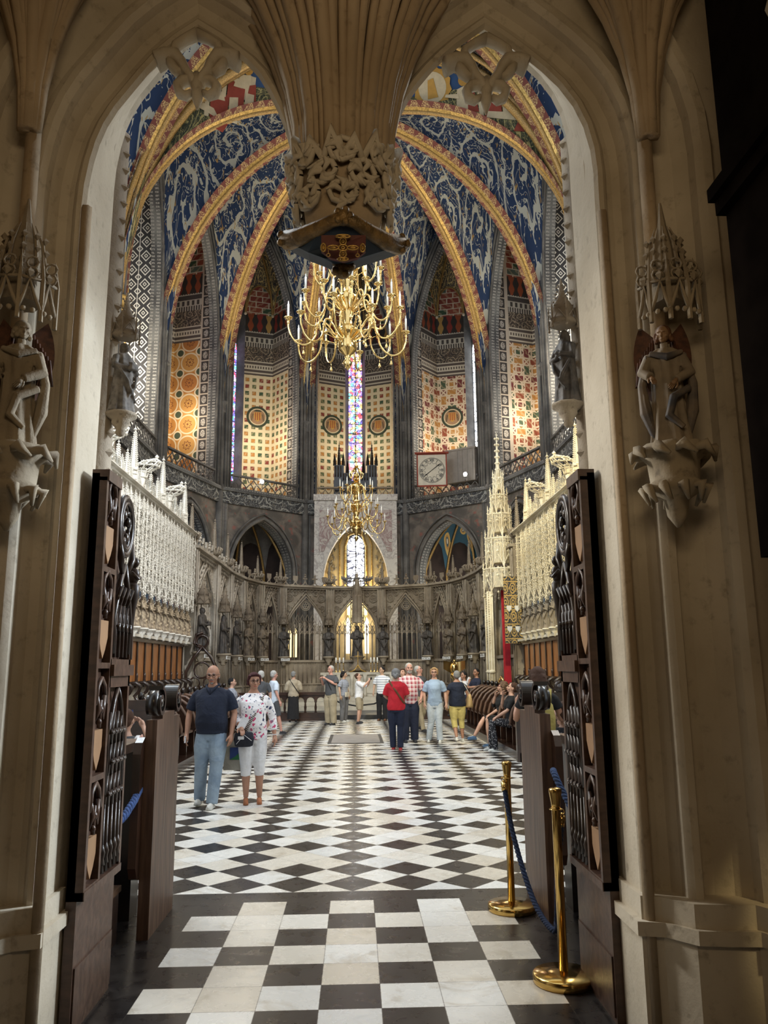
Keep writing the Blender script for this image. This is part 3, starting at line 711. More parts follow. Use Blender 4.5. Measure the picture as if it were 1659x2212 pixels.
    mb.ext([(-w,.4),(w,.4),(w,3.4),(-w,3.4)],C0,U,N,Z,27.0,27.2,ml.index('dark_stone'))
    mb.build('recess_wall',ml,wo)
    mb=MB()
    for i,(u_,d_) in enumerate(ring):
        if i in (0,5): pass
        mb.tube([W(u_*.98,d_,22.9),W(u_*.96,d_,23.1)]+[(lambda t:(lambda q:V((q.x,q.y,23.1+(26.85-23.1)*sin(t*pi/2)**.8)))(W(u_*(1-t),d_*(1-t)+1.6*t,0)))(k/7) for k in range(1,8)],.07,6,0)
    for i in range(5):
        a,b=ring[i],ring[i+1]
        mb.tube([W(a[0]+(b[0]-a[0])*k/10,a[1]+(b[1]-a[1])*k/10-.03,23.1+1.7*sqrt(max(0,1-(2*abs(k/10-.5))**2))) for k in range(11)],.055,6,0)
        mb.ball(W(a[0]*.97,a[1],22.9),.10,6,5,1)
    mb.build('recess_rib',['gold_rope_solid','warm_stone'],wo)
    # window
    WTR[0]+=1
    mb=MB(); wa=parch(.42,1.2,6,0,20.6)
    mb.ext([(-.42,12.5)]+wa+[(.42,12.5)],C0+N*3.9,U,Z,N,0,.03,0)
    wd=mb.build('window_%d'%WTR[0],glassm,kind='structure')
    mb=MB(); mb.tube([W(0,3.86,12.5),W(0,3.86,21.6)],.035,5)
    for k in range(15): mb.tube([W(-.42,3.87,12.5+k*.6),W(.42,3.87,12.5+k*.6)],.012,4)
    mb.build('window_frame','lead',wd)
    mb=MB(); mb.ext([(-.45,20.9)]+[(p[0]*1.05,p[1]) for p in wa[2:-2]]+[(.45,20.9),(.45,25.6),(-.45,25.6)],C0+N*3.95,U,Z,N,0,.05,0); mb.build('window_head','dark_stone',wo)
    # lower chapel
    if lower:
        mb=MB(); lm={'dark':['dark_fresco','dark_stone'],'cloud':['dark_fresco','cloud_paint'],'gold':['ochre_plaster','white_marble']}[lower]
        q=[(-wl-.1,.7),(-wl-.1,2.8),(-.9,4.2),(.9,4.2),(wl+.1,2.8),(wl+.1,.7)]
        for i in range(5):
            mb.quad(W(*q[i],0),W(*q[i+1],0),W(*q[i+1],9.2),W(*q[i],9.2),0,0,0)
        for i in range(5):
            a,b=q[i],q[i+1]
            def P(s,t,a=a,b=b):
                x=a[0]+(b[0]-a[0])*s; y=a[1]+(b[1]-a[1])*s; g=sqrt(max(0,1-(2*abs(s-.5))**2))
                base=7.2+1.7*g; z=W(x*(1-t),y*(1-t)+1.8*t,0); z.z=base+(10.1-base)*sin(t*pi/2)**.8; return z
            mb.grid(P,6,6,1,uvf=lambda s,t:(s*2.8,t*3.4))
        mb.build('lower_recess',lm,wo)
        if lower!='gold':
            mb=MB()
            for (u_,d_) in q:
                mb.tube([W(u_*.97,d_,3)]+[(lambda t:(lambda z:V((z.x,z.y,7.0+3.0*sin(t*pi/2)**.8)))(W(u_*.97*(1-t),d_*(1-t)+1.8*t,0)))(k/8) for k in range(9)],.07,6)
            mb.build('lower_rib','gold_rope_solid',wo)
    if medal:
        # painted roundel with a coat of arms on each oblique wall
        for sg in (-1,1):
            a=V((sg*w,2.6)); 
            for (cu,) in ((.5,),):
                pA=W(sg*w,2.6,0); pB=W(sg*.62,3.3,0); e=(pB-pA).normalized(); mc=(pA+pB)/2+V((0,0,16.4)); nn=e.cross(Z); 
                if nn.dot(N)>0: nn=-nn
                mb=MB()
                for rr,mi,dd in ((.66,0,.02),(.52,1,.03),(.46,2,.04)):
                    poly=[(cos(2*pi*k/24)*rr,sin(2*pi*k/24)*rr) for k in range(24)]; mb.ext(poly,mc,e,Z,nn,0,dd,mi)
                sh=[(-.2,.28),(.2,.28),(.22,0),(.14,-.2),(0,-.3),(-.14,-.2),(-.22,0)]; mb.ext(sh,mc,e,Z,nn,0,.05,3)
                for k in (-1,0,1): mb.ext([(k*.12-.025,.27),(k*.12+.025,.27),(k*.12+.025,-.2),(k*.12-.025,-.2)],mc,e,Z,nn,0,.055,4)
                for s2 in (-1,1):
                    for k in range(4): mb.ring(mc+e*(s2*(.30+.02*k))+Z*(.12-k*.11)+nn*.05,.045,.012,8,4,0,0,U=e,W=Z)
                mb.ext([(-.25,.33),(.25,.33),(.12,.42),(-.12,.42)],mc,e,Z,nn,0,.055,0)
                mb.build('painted_roundel',['paint_darkgreen','paint_cream','paint_brown','paint_gold','paint_red'],wo)
    return W,w,L,wo
for nm,c in (('paint_darkgreen',(.04,.05,.03)),('paint_cream',(.60,.50,.33)),('paint_brown',(.34,.20,.11)),('paint_gold',(.50,.28,.06)),('paint_red',(.28,.05,.03)),('paint_letter',(.10,.05,.03))): plain(nm,c,.85,var=.06)
plain('gold_rope_solid',(.50,.31,.10),.5,.3,.3,30)
def balustrade(A,B,label,z=11.02,h=.78,inset=-.05,mat='dark_stone',n=None):
    U=(B-A).normalized(); L=(B-A).length; N=V((U.y,-U.x,0)); C0=(A+B)/2
    if N.dot(C0-V((0,33.9,0)))<0: N=-N
    Z=V((0,0,1)); t=thing('balustrade',label,'balustrade',C0+Z*z)
    def W(u,zz,d=inset): return U*u+N*d+Z*zz
    mb=MB(); mb.ext([(-L/2,h-.09),(L/2,h-.09),(L/2,h),(-L/2,h)],(0,0,0),U,Z,N,inset-.09,inset+.09); mb.build('handrail',mat,t)
    mb=MB(); mb.ext([(-L/2,0),(L/2,0),(L/2,.08),(-L/2,.08)],(0,0,0),U,Z,N,inset-.08,inset+.08); mb.build('base_rail',mat,t)
    mb=MB(); k=n or int(L/.42); s=L/k
    for i in range(k):
        u=-L/2+s*(i+.5); sg=1 if i%2 else -1
        pts=[W(u+sg*s*.5*cos(a*pi),.08+(h-.17)*a) for a in [j/8 for j in range(9)]]
        mb.tube(pts,.030,5)
        mb.tube([W(u-sg*s*.48,.08),W(u-sg*s*.30,.30),W(u-sg*s*.05,.40),W(u+sg*s*.15,.30)],[.03,.028,.03,.012],5)
        mb.tube([W(u+sg*s*.40,h-.10),W(u+sg*s*.22,h-.30),W(u,h-.32)],[.03,.026,.010],5)
    mb.build('tracery',mat,t); return t
plain('rib_red',(.22,.06,.04),.8,var=.2)
def severy(mb,A,B,zA,zB,Kp,zw,mi,nu=14,nv=12,edge=None):
    L=(B-A).length
    def P(s,t):
        Wp=A+(B-A)*s; q=V((Wp.x+(Kp.x-Wp.x)*t, Wp.y+(Kp.y-Wp.y)*t,0))
        r=(zA+(zB-zA)*s)+(Kp.z-(zA+(zB-zA)*s))*RC_(t); mm=zw+(Kp.z-zw)*t
        x=2*abs(s-.5); g=(max(0,1-x)**.62) if nu<20 else RC_(1-x)
        q.z=r+(mm-r)*min(1,g); return q
    o=len(mb.m); mb.grid(P,nu,nv,mi,uvf=lambda s,t:(s*L*(1-.45*t),t*9.5))
    if edge is not None:
        for j in range(nv):
            for i in (0,1,nu-2,nu-1): mb.m[o+j*nu+i]=edge
    return P
def RC_(t): return (1-(1-min(1,t))**2.34)**.46
def rib(mb,A,zA,Kp,r=.10,band=.38):
    pts=[]; n=18
    for i in range(n+1):
        t=(i/n)**1.5; q=A+(V((Kp.x,Kp.y,0))-A)*t; pts.append(V((q.x,q.y,zA+(Kp.z-zA)*RC_(t)-.12)))
    mb.tube(pts,r,8,0)
    hd=(V((Kp.x,Kp.y,0))-A).normalized(); e=V((-hd.y,hd.x,0)); L=0
    for i in range(n):
        a,b=pts[i],pts[i+1]; l=(b-a).length
        tt=(b-a).normalized(); up=e.cross(tt); 
        if up.z<0 and abs(up.z)>.05: up=-up
        for sg in (-1,1):
            a0,b0=a+e*sg*r*.8,b+e*sg*r*.8
            dz=V((0,0,.10))
            a1,b1=a+e*sg*(r+.10)+dz,b+e*sg*(r+.10)+dz; a2,b2=a+e*sg*(r+band)+dz*2.2,b+e*sg*(r+band)+dz*2.2
            mb.add([a0,b0,b1,a1],[(0,1,2,3)],1,False,[[(0,L),(0,L+l),(.2,L+l),(.2,L)]])
            mb.add([a1,b1,b2,a2],[(0,1,2,3)],2,False,[[(0,L),(0,L+l),(.3,L+l),(.3,L)]])
        L+=l
CUR={}
bays=[('north_2',P0,P1,'circle_lattice',.55,'figure_strip','stained_glass','dark'),
      ('north_3',P1,P2,'square_lattice',.45,'figure_strip','stained_glass_blue','dark'),
      ('centre',P2,mir(P2),'square_lattice',.45,'figure_strip','stained_glass',None),
      ('south_3',mir(P2),mir(P1),'octagon_lattice',.45,'figure_strip','pale_glass','cloud'),
      ('south_2',mir(P1),mir(P0),'octagon_lattice',.65,'figure_strip','pale_glass','dark'),
      ('south_1',mir(P0),mir(S1),'octagon_lattice_pale',1.0,'white_knot','pale_glass','dark'),
      ('north_1',S1,P0,'octagon_lattice_pale',1.0,'white_knot','pale_glass','dark'),
      ('north_0',S0l,S1,'octagon_lattice_pale',1.0,'white_knot','pale_glass','dark'),
      ('south_0',mir(S1),mir(S0l),'octagon_lattice_pale',1.0,'white_knot','pale_glass','dark')]
BW={}
for nm,A,B,lat,sw,st,gm,lo in bays:
    BW[nm]=bay(A,B,nm,lat,sw,st,gm,lo,medal=nm in('north_3','centre','south_3'))
for nm,A,B,lab in [('north_2',P0,P1,'grey stone gallery balustrade below the orange circle patterned wall on the left'),
    ('north_3',P1,P2,'stone gallery balustrade below the small squares pattern left of the organ'),
    ('centre',P2,mir(P2),'pale stone balustrade above the marble frame at the back, behind the far chandelier'),
    ('south_3',mir(P2),mir(P1),'stone gallery balustrade under the square clock'),
    ('south_2',mir(P1),mir(P0),'dark gallery balustrade below the octagon patterned wall on the right'),
    ('south_1',mir(P0),mir(S1),'gallery balustrade beside the right doorway jamb'),('north_1',S1,P0,'gallery balustrade beside the left doorway jamb')]:
    U=(B-A).normalized(); balustrade(A+U*.7,B-U*.7,lab,mat='screen_stone' if nm=='centre' else 'dark_stone')
# vault
mb=MB(); ml=['blue_scroll','blue_sky_paint','vine_band']
for A,B in [(S1,P0),(P0,P1),(P1,P2),(P2,mir(P2)),(mir(P2),mir(P1)),(mir(P1),mir(P0)),(mir(P0),mir(S1))]:
    severy(mb,A,B,ZS,ZS,K,ZW,0)
severy(mb,S1,mir(S1),ZS,ZS,K,27.5,1,24,12,2)
K2=V((0,24.0,26.5))
severy(mb,S0l,S1,ZS,ZS,K2,ZW,0); severy(mb,mir(S0l),mir(S1),ZS,ZS,K2,ZW,0); severy(mb,S1,mir(S1),ZS,ZS,K2,27.5,1,24,12,2)
vault=mb.build('ceiling_apse_vault',ml,kind='structure')
mb=MB()
for A in (P0,P1,P2,mir(P2),mir(P1),mir(P0),S1,mir(S1)): rib(mb,A,ZS,K)
for A in (S1,mir(S1)): rib(mb,A,ZS,K2)
mb.ball(K-V((0,0,.2)),(.6,.6,.25),12,6,0)
trim(mb,['gold_rope_solid','gilt','red_lace'])
# transverse arch with its many mouldings
mb=MB(); n=30
def tz(x): x=abs(x)/9.01; return ZS+(27.4-ZS)*RC_(1-x)
def tr(dy,dz): return [V((x,28.45+dy,tz(x)-.25+dz)) for x in [-9.0*cos(pi*k/n) for k in range(n+1)]]
mb.tube(tr(-.62,.05),.11,6,0); mb.tube(tr(-.30,-.12),.10,6,1); mb.tube(tr(0,-.25),.20,8,0); mb.tube(tr(.30,-.12),.10,6,1); mb.tube(tr(.62,.05),.11,6,0)
a,b=tr(-.85,.25),tr(.85,.25)
for k in range(n): 
    mb.add([a[k],a[k+1],b[k+1],b[k]],[(0,1,2,3)],2,False,[[(0,k*.8),(0,k*.8+.8),(1.6,k*.8+.8),(1.6,k*.8)]])
trim(mb,['gold_rope_solid','dark_gilt','dark_frieze'])
# figures painted on the plain blue cells
# piers
PN=0
for P_ in (S1,P0,P1,P2,mir(P2),mir(P1),mir(P0),mir(S1),S0l,mir(S0l)):
    mb=MB(); hd=(V((K.x,K.y,0))-P_); hd.z=0; hd.normalize()
    if abs(P_.y-20.5)<.1 or abs(P_.y-28.45)<.1: hd=V((-1 if P_.x>0 else 1,0,0))
    e=V((-hd.y,hd.x,0)); pa=(abs(P_.y-28.45)<.1)
    for (o,d,r) in [(0,.02,.20),(.27,-.05,.09),(-.27,-.05,.09),(.46,-.12,.13),(-.46,-.12,.13)]:
        c=P_+e*o+hd*d; zt=ZS+ (0 if abs(o)<.1 else 2.5)
        mb.tube([c,c+V((0,0,zt))],r,8,1 if pa and abs(o)<.3 else 0)
        mb.tube([c+V((0,0,10.8)),c+V((0,0,11.0)),c+V((0,0,11.15))],[r+.03,r+.09,r+.03],8,0)
    c=P_+hd*.02; mb.lathe([(.22,ZS-.55),(.27,ZS-.5),(.24,ZS-.4),(.25,ZS-.1),(.34,ZS),(.34,ZS+.08)],8,c,2 if pa else 0)
    Rz=atan2(e.y,e.x); mb.M=Matrix.Translation(P_-hd*.45)@Matrix.Rotation(Rz,4,'Z'); mb.box(-.62,.62,-.3,.3,0,26,3); mb.M=None
    trim(mb,['dark_stone','screen_stone','gilt','brown_pier'])

# painted saints in almonds on the scroll cells, and figures on the plain blue cells
def sev_pt(A,B,zw,nu=14,Kp=None):
    Kp=Kp or K; L=(B-A).length
    def P(s_,t,off=.06):
        Wp=A+(B-A)*s_; q=V((Wp.x+(Kp.x-Wp.x)*t, Wp.y+(Kp.y-Wp.y)*t,0)); r=ZS+(Kp.z-ZS)*RC_(t); mm=zw+(Kp.z-zw)*t; x=2*abs(s_-.5)
        g=(max(0,1-x)**.62) if nu<20 else RC_(1-x); q.z=r+(mm-r)*min(1,g); 
        return q
    return P
def hit(px,py,P):                    # where the sight line of the figure meets the vault
    best=None
    o=V((0,0,H)); d=ray(px,py).normalized()
    for i in range(1,60):
        for j in range(1,60):
            q=P(i/60,j/60); e=(q-o); c=e.cross(d).length
            if best is None or c<best[0]: best=(c,q,i/60,j/60)
    return best
def patch(P,s_,t,poly,size,mb,mi,off):
    q=P(s_,t); du=(P(s_+.01,t)-P(s_-.01,t)).normalized(); dv=(P(s_,t-.01)-P(s_,t+.01)); n=du.cross(dv).normalized()
    if n.z>0: n=-n
    dn=V((0,0,-1)); dn=(dn-n*dn.dot(n)).normalized(); sd=dn.cross(n)
    mb.ext(poly,q+n*.10,sd*size,-dn*size,n,off,off+.02,mi)
FG=[(P0,P1,402,408,1.0),(P1,P2,512,520,.8),(mir(P1),mir(P0),1122,410,1.0),(mir(P2),mir(P1),1022,515,.8)]
for A,B,px,py,sz in FG:
    P=sev_pt(A,B,ZW); c,q,s_,t=hit(px,py,P); mb=MB()
    al=[(sin(a)*.42,-cos(a)*1.0) for a in [2*pi*k/20 for k in range(20)]]
    for p_,k,o in ((al,3,.0),([(x*.82,y*.88) for x,y in al],0,.02)): patch(P,s_,t,p_,sz*1.15,mb,k,o)
    body=[(-.12,.42),(.12,.42),(.20,.1),(.24,-.7),(-.24,-.7),(-.20,.1)]; patch(P,s_,t,body,sz*1.15,mb,1 if px<1100 else 3,.04)
    patch(P,s_,t,[(sin(a)*.09,.52+cos(a)*.12) for a in [2*pi*k/10 for k in range(10)]],sz*1.15,mb,2,.05)
    patch(P,s_,t,[(-.22,-1.22),(.22,-1.22),(.22,-.98),(-.22,-.98)],sz*1.15,mb,2,.05)
    mb.build('painted_saint',['paint_darkgreen','paint_red','paint_cream','paint_gold'],vault)
P=sev_pt(S1,mir(S1),27.5,24)
for px,py,kind in [(470,235,0),(505,200,0),(530,185,1),(455,250,2),(1010,205,1),(935,190,3),(1060,225,0),(1090,270,2)]:
    c,q,s_,t=hit(px,py,P); mb=MB()
    if kind==3:
        for rr,mi,o in ((.75,3,0),(.60,2,.02)): patch(P,s_,t,[(cos(2*pi*k/24)*rr*(1+.12*(k%2)*(mi==3)),sin(2*pi*k/24)*rr*(1+.12*(k%2)*(mi==3))) for k in range(24)],1,mb,mi,o)
        patch(P,s_,t,[(-.2,-.4),(.25,-.4),(.15,.3),(-.1,.35)],1,mb,3,.05)
    elif kind==0:
        for a,b,mi in (((-.9,-.7),(-.5,.9),2),((-.45,-.7),(.35,.5),1),((.4,-.7),(.6,.8),2)):
            patch(P,s_,t,[(a[0],a[1]),(b[0],a[1]),(b[0],b[1]),(a[0],b[1])],.9,mb,mi,.0)
        patch(P,s_,t,[(-.3,.2),(.1,.2),(.0,.6),(-.2,.6)],.9,mb,2,.03)
    elif kind==1:
        patch(P,s_,t,[(-.3,-.9),(.5,-.7),(.35,.3),(-.1,.4)],1,mb,2,0); patch(P,s_,t,[(-.5,-.9),(.0,-.8),(-.1,.0),(-.35,.1)],1,mb,1,.02)
        patch(P,s_,t,[(.05+cos(2*pi*k/12)*.22,.6+sin(2*pi*k/12)*.24) for k in range(12)],1,mb,3,.02); patch(P,s_,t,[(.3,-.1),(.9,.1),(.85,.2),(.3,.1)],1,mb,2,.03)
    else:
        patch(P,s_,t,[(-.9,-.5),(.9,.1),(.8,.35),(-.9,-.15)],1,mb,2,0); patch(P,s_,t,[(-.7,-.9),(-.2,-.75),(-.4,-.4),(-.9,-.5)],1,mb,1,.02)
    mb.build('painted_figure',['paint_darkgreen','paint_red','paint_cream','paint_gold'],vault)
# ---------------------------------------------------------------- figures
def loft(mb, rings, n=20, m=0, folds=0, amp=0, smooth=True, tw=0):
    vs=[];k=len(rings)
    for i,q in enumerate(rings):
        z,rx,ry=q[0],q[1],q[2]; cx=q[3] if len(q)>3 else 0; cy=q[4] if len(q)>4 else 0
        fa=amp*(q[5] if len(q)>5 else 1)
        for j in range(n):
            a=2*pi*j/n; f=1+fa*sin(folds*a+tw*z+1.3*sin(a*2)) if folds else 1
            vs.append((cx+rx*cos(a)*f,cy+ry*sin(a)*f,z))
    fs=[(i*n+j,i*n+(j+1)%n,(i+1)*n+(j+1)%n,(i+1)*n+j) for i in range(k-1) for j in range(n)]
    fs+= [tuple(range(n-1,-1,-1)),tuple((k-1)*n+j for j in range(n))]
    mb.add(vs,fs,m,smooth)
def hand(mb, w, d, nrm, side, curl=.5, s=1.0):
    """palm and five fingers; w wrist, d pointing direction, nrm back-of-hand normal, side +1/-1 thumb side"""
    w=V(w); d=V(d).normalized(); nrm=V(nrm); nrm=(nrm-d*nrm.dot(d)).normalized(); sd=d.cross(nrm)*side
    mb.tube([w-d*.02,w+d*.02,w+d*.055*s,w+d*.092*s],[.026*s,.030*s,.036*s,.030*s],8,sq=(1,1))
    for k,(o,l) in enumerate([(.027,.068),(.010,.078),(-.009,.072),(-.027,.056)]):
        b=w+d*.085*s+sd*o*s; c=curl*(.8+.12*k)
        p=[b]; dd=d
        for q in range(3):
            ang=c*(.45 if q==0 else .7); dd=(dd*cos(ang)-nrm*sin(ang)).normalized(); nn=None
            p.append(p[-1]+dd*l*s*(.42,.32,.26)[q]); 
            nrm2=nrm
        mb.tube(p,[.0105*s,.0095*s,.0088*s,.0065*s],6)
    b=w+d*.02*s+sd*.026*s
    mb.tube([b,b+d*.030*s+sd*.026*s-nrm*.008,b+d*.058*s+sd*.034*s-nrm*.018*s,b+d*.078*s+sd*.030*s-nrm*.026*s],[.014*s,.0125*s,.011*s,.008*s],6)
def head_mat(neck,yaw,pitch,roll=0):
    return Matrix.Translation(V(neck)-V((0,0,.012)))@Matrix.Rotation(yaw,4,'Z')@Matrix.Rotation(pitch,4,'X')@Matrix.Rotation(roll,4,'Y')@Matrix.Scale(1.07,4)
def head(mb, HM, sc=1.0, female=False):
    S=mb.M; mb.M=HM if S is None else S@HM
    mb.ball((0,.010,.145),(.074*sc,.092*sc,.094*sc),16,12)
    mb.ball((0,-.028,.090),(.056*sc,.058*sc,.060*sc),12,10)
    mb.ball((0,-.058,.050),(.028*sc,.026*sc,.020*sc),8,6)
    mb.ball((0,-.045,.108),(.058,.040,.040),10,8)
    mb.tube([(0,-.078,.150),(0,-.094,.122),(0,-.106,.102),(0,-.090,.094)],[.008,.012,.0155,.012],8)
    for s in (-1,1):
        mb.ball((s*.076,.012,.118),(.009,.020,.030),6,6); mb.tube([(s*.048,-.080,.150),(s*.012,-.092,.152)],.007,6); mb.ball((s*.045,-.062,.102),(.020,.020,.020),6,5)
    mb.tube([(-.022,-.080,.070),(0,-.089,.071),(.022,-.080,.070)],[.005,.0085,.005],6)
    mb.M=S
SK={}
def skin(n,c):
    plain(n,c,.55,var=.07,sc=8); M[n].node_tree.nodes['Principled BSDF'].inputs['Subsurface Weight'].default_value=.0
skin('skin_fair',(.56,.33,.24)); skin('skin_tan',(.44,.23,.15)); skin('skin_pink',(.60,.32,.25)); skin('skin_asian',(.52,.33,.22))
def cloth(name,c,c2=None,rough=.9,bs=.9): plain(name,c,rough,var=.10,sc=5,bs=bs,bsc=6,c2=c2,bd=.028)
cloth('navy_cloth',(.012,.018,.040)); cloth('black_cloth',(.010,.010,.012)); cloth('white_cloth',(.78,.78,.80)); cloth('beige_cloth',(.42,.36,.27)); cloth('grey_cloth',(.075,.080,.090))
cloth('khaki_cloth',(.34,.29,.20)); cloth('pale_blue_cloth',(.33,.44,.60)); cloth('pale_shirt_cloth',(.62,.70,.80)); cloth('ice_jean_cloth',(.50,.56,.62)); cloth('yellow_cloth',(.62,.52,.19)); cloth('red_cloth_knit',(.62,.02,.035)); cloth('dark_jean',(.016,.022,.050)); cloth('tan_canvas',(.56,.38,.17)); cloth('grey_wool',(.16,.16,.17))
cloth('light_jean',(.30,.38,.46),(.19,.26,.35)); cloth('white_jean',(.80,.80,.82)); cloth('cream_cloth',(.62,.56,.44)); cloth('leather_brown',(.16,.07,.03)); cloth('sandal_leather',(.38,.14,.06)); cloth('shoe_white',(.70,.70,.66)); cloth('shoe_dark',(.03,.03,.035)); cloth('shoe_red',(.55,.06,.06)); cloth('hair_white',(.42,.41,.39)); cloth('hair_grey',(.22,.22,.22)); cloth('hair_black',(.010,.008,.008)); cloth('hair_brown',(.060,.026,.014)); cloth('hair_auburn',(.050,.010,.012)); cloth('hair_blonde',(.42,.26,.12)); cloth('hair_curly_brown',(.13,.075,.045)); cloth('lip_red',(.42,.10,.08)); cloth('eye_dark',(.02,.015,.012)); cloth('blue_shoe',(.06,.12,.22)); cloth('tote_grey',(.34,.32,.27)); cloth('tote_blue',(.03,.06,.20)); cloth('tote_green',(.03,.16,.06)); cloth('dark_bag',(.015,.017,.028)); cloth('olive_yellow',(.40,.32,.09))
def pat(name,fn):
    h=NT(name); x,y,z=h.ob(); M[name]=h.fin(fn(h,x,y,z),.9,0,h.noise(h.objv(),7,3,.55,.6),.8,.025)
def _floral(h,x,y,z):
    wn=h.noise(h.vec(x,y,z),26,3); v=h.vec(x+(wn-.5)*.06,y,z+(wn-.5)*.08); d=h.vor(v,15); n=h.noise(v,30,2); m1=d.lt(.33+n*.12-.06); n2=h.noise(v,6,2); d2=h.vor(h.vec(x+.3,y+.1,z+.7),23)
    c=h.mix(m1*n2.gt(.5),(.84,.82,.84),(.55,.06,.16)); c=h.mix(m1*n2.lt(.44),c,(.05,.06,.13)); return h.mix(d2.lt(.24),c,(.20,.22,.30))
pat('floral_cloth',_floral)
def _plaid(h,x,y,z):
    a=((x*11).fr()).lt(.42); b=((z*11).fr()).lt(.42); l=((x*11+.2).fr().lt(.09)).mx((z*11+.2).fr().lt(.09)); c=h.mix(a*.5+b*.5,(.66,.50,.52),(.36,.06,.09)); return h.mix(l,c,(.75,.72,.75))
pat('plaid_cloth',_plaid)
pat('striped_cloth',lambda h,x,y,z:h.mix((z*13).fr().lt(.25),(.74,.75,.78),(.20,.24,.30)))
pat('fine_stripe_cloth',lambda h,x,y,z:h.mix((z*34).fr().lt(.5),(.45,.48,.54),(.10,.11,.15)))
pat('dotted_trousers',lambda h,x,y,z:h.mix(h.vor(h.vec(x,y,z),38).lt(.30),(.018,.018,.024),(.45,.45,.47)))
pat('strap_pattern',lambda h,x,y,z:h.mix(((z*40+x*20).fr()-.5).ab().lt(.2),(.06,.05,.06),(.60,.54,.48)))
NP=[0]
def person(label, loc, h=1.72, face=0, skin_='skin_fair', top='white_cloth', bottom='dark_jean', shoes='shoe_dark', hair='hair_grey', hairstyle='short', female=False,
           arms=None, legs=None, yaw=0, pitch=0, sleeve=.55, leglen=1.0, skirt=None, belly=0, vox=.010, seated=False, hem=.86, glasses=False, broad=1.0, loose=1.0, thick=1.0, group=None, extra=None):
    """faces -Y when face = 0; x is to the right of someone looking at the face"""
    s=h/1.75
    t=thing('person',label,'person',loc,face,group,s)
    hz=.90 if not seated else .50
    dz=hz-.90
    arms=arms or [((-.27,.03,1.16),(-.29,-.03,.90)),((.27,.03,1.16),(.29,-.03,.90))]
    legs=legs or [((-.10,-.01,.50),(-.11,.02,.085)),((.10,-.01,.50),(.11,.02,.085))]
    up=lambda p:V((p[0],p[1],p[2]+dz))
    shx=.185*broad*(.90 if female else 1)
    sh=[V((-shx,.01,1.41+dz)),V((shx,.01,1.41+dz))]
    hip=[V((-.09,.0,.90+dz)),V((.09,.0,.90+dz))]
    # rings of the trunk
    b=broad; w_=.88 if female else 1
    tr=[(.84,.150,.110,0,.01),(.93,.168,.120,0,.008),(1.02,.158*w_+belly*.3,.118+belly*.6,0,-belly*.3),(1.12,.150*w_+belly*.25,.116+belly*.7,0,-belly*.4),(1.24,.165*w_*b,.120+belly*.3+(.012 if female else 0),0,-.006-belly*.2-(.012 if female else 0)),(1.34,.178*w_*b,.115+(.01 if female else 0),0,-.006),(1.41,.150*w_*b,.085,0,.01),(1.455,.085,.065,0,.014),(1.50,.055,.055,0,.005)]
    tr=[(q[0]+dz,q[1]*thick,q[2]*thick,q[3],q[4]) for q in tr]
    HM=head_mat((0,0,1.49+dz),yaw,pitch)
    # ---- body
    mb=MB(); loft(mb,[(q[0],q[1]*.92,q[2]*.90,q[3],q[4]) for q in tr],16)
    mb.tube([(0,.012,1.42+dz),(0,.004,1.50+dz),HM@V((0,.0,.06))],[.062,.052,.052],10)
    head(mb,HM,1.0,female)
    for i,(el,wr) in enumerate(arms):
        el,wr=V(el),V(wr); sgn=-1 if i==0 else 1
        f=(wr-el).normalized()
        mb.tube([sh[i]+V(((.03 if i==0 else -.03),0,-.03)),sh[i]+V((0,0,-.03))+(el-sh[i])*.2,sh[i]+(el-sh[i])*.5,el,el+(wr-el)*.35,wr],[.030,.038,.043,.038,.041,.026],10)
        hd=(f+V((0,0,-.15))).normalized() if wr.z<el.z else f
        hand(mb,wr,hd,V((sgn*1.0,-.3,0)) if abs(f.z)>.6 else V((0,0,1)),sgn if abs(f.z)>.6 else -sgn,.55)
    for i,(kn,an) in enumerate(legs):
        kn,an=V(kn),V(an)
        mb.tube([hip[i],hip[i]+(kn-hip[i])*.5,kn,kn+(an-kn)*.35,an],[.080,.072,.054,.058,.034],10)
        mb.tube([an+V((0,.03,-.03)),an+V((0,-.05,-.045)),an+V((0,-.13,-.065))],[.030,.034,.024],8)
    o=mb.build('body',skin_,t); remesh(o,vox,3)
    # ---- top
    off=.016*loose
    mb=MB(); rr=[q for q in tr if q[0]>=hem+dz-.03 and q[0]<1.47+dz]
    r0=(hem+dz,rr[0][1]*1.02,rr[0][2]*1.03,0,rr[0][4]) 
    rr=[r0]+[q for q in rr if q[0]>hem+dz+.02]
    loft(mb,[(q[0],q[1]+off,q[2]+off,q[3],q[4]) for q in rr],20,0,5,.012)
    for i,(el,wr) in enumerate(arms):
        el,wr=V(el),V(wr); p=[sh[i]+V(((.03 if i==0 else -.03),0,-.012)),sh[i]+V((0,0,-.02))+(el-sh[i])*.15,sh[i]+(el-sh[i])*.5]; rad=[.050,.060+.012*(loose-1),.058*loose]
        if sleeve<=.5: p.append(sh[i]+(el-sh[i])*max(.55,sleeve*2)); rad.append(.056*loose)
        else:
            p.append(el); rad.append(.050*loose); 
            k=(sleeve-.5)*2
            if k>.15: p.append(el+(wr-el)*k); rad.append(.040*loose)
        if sleeve>0.02: mb.tube(p,rad,12)
    o=mb.build('shirt' if not female else 'blouse',top,t); remesh(o,.012,2)
    # ---- bottom
    mb=MB()
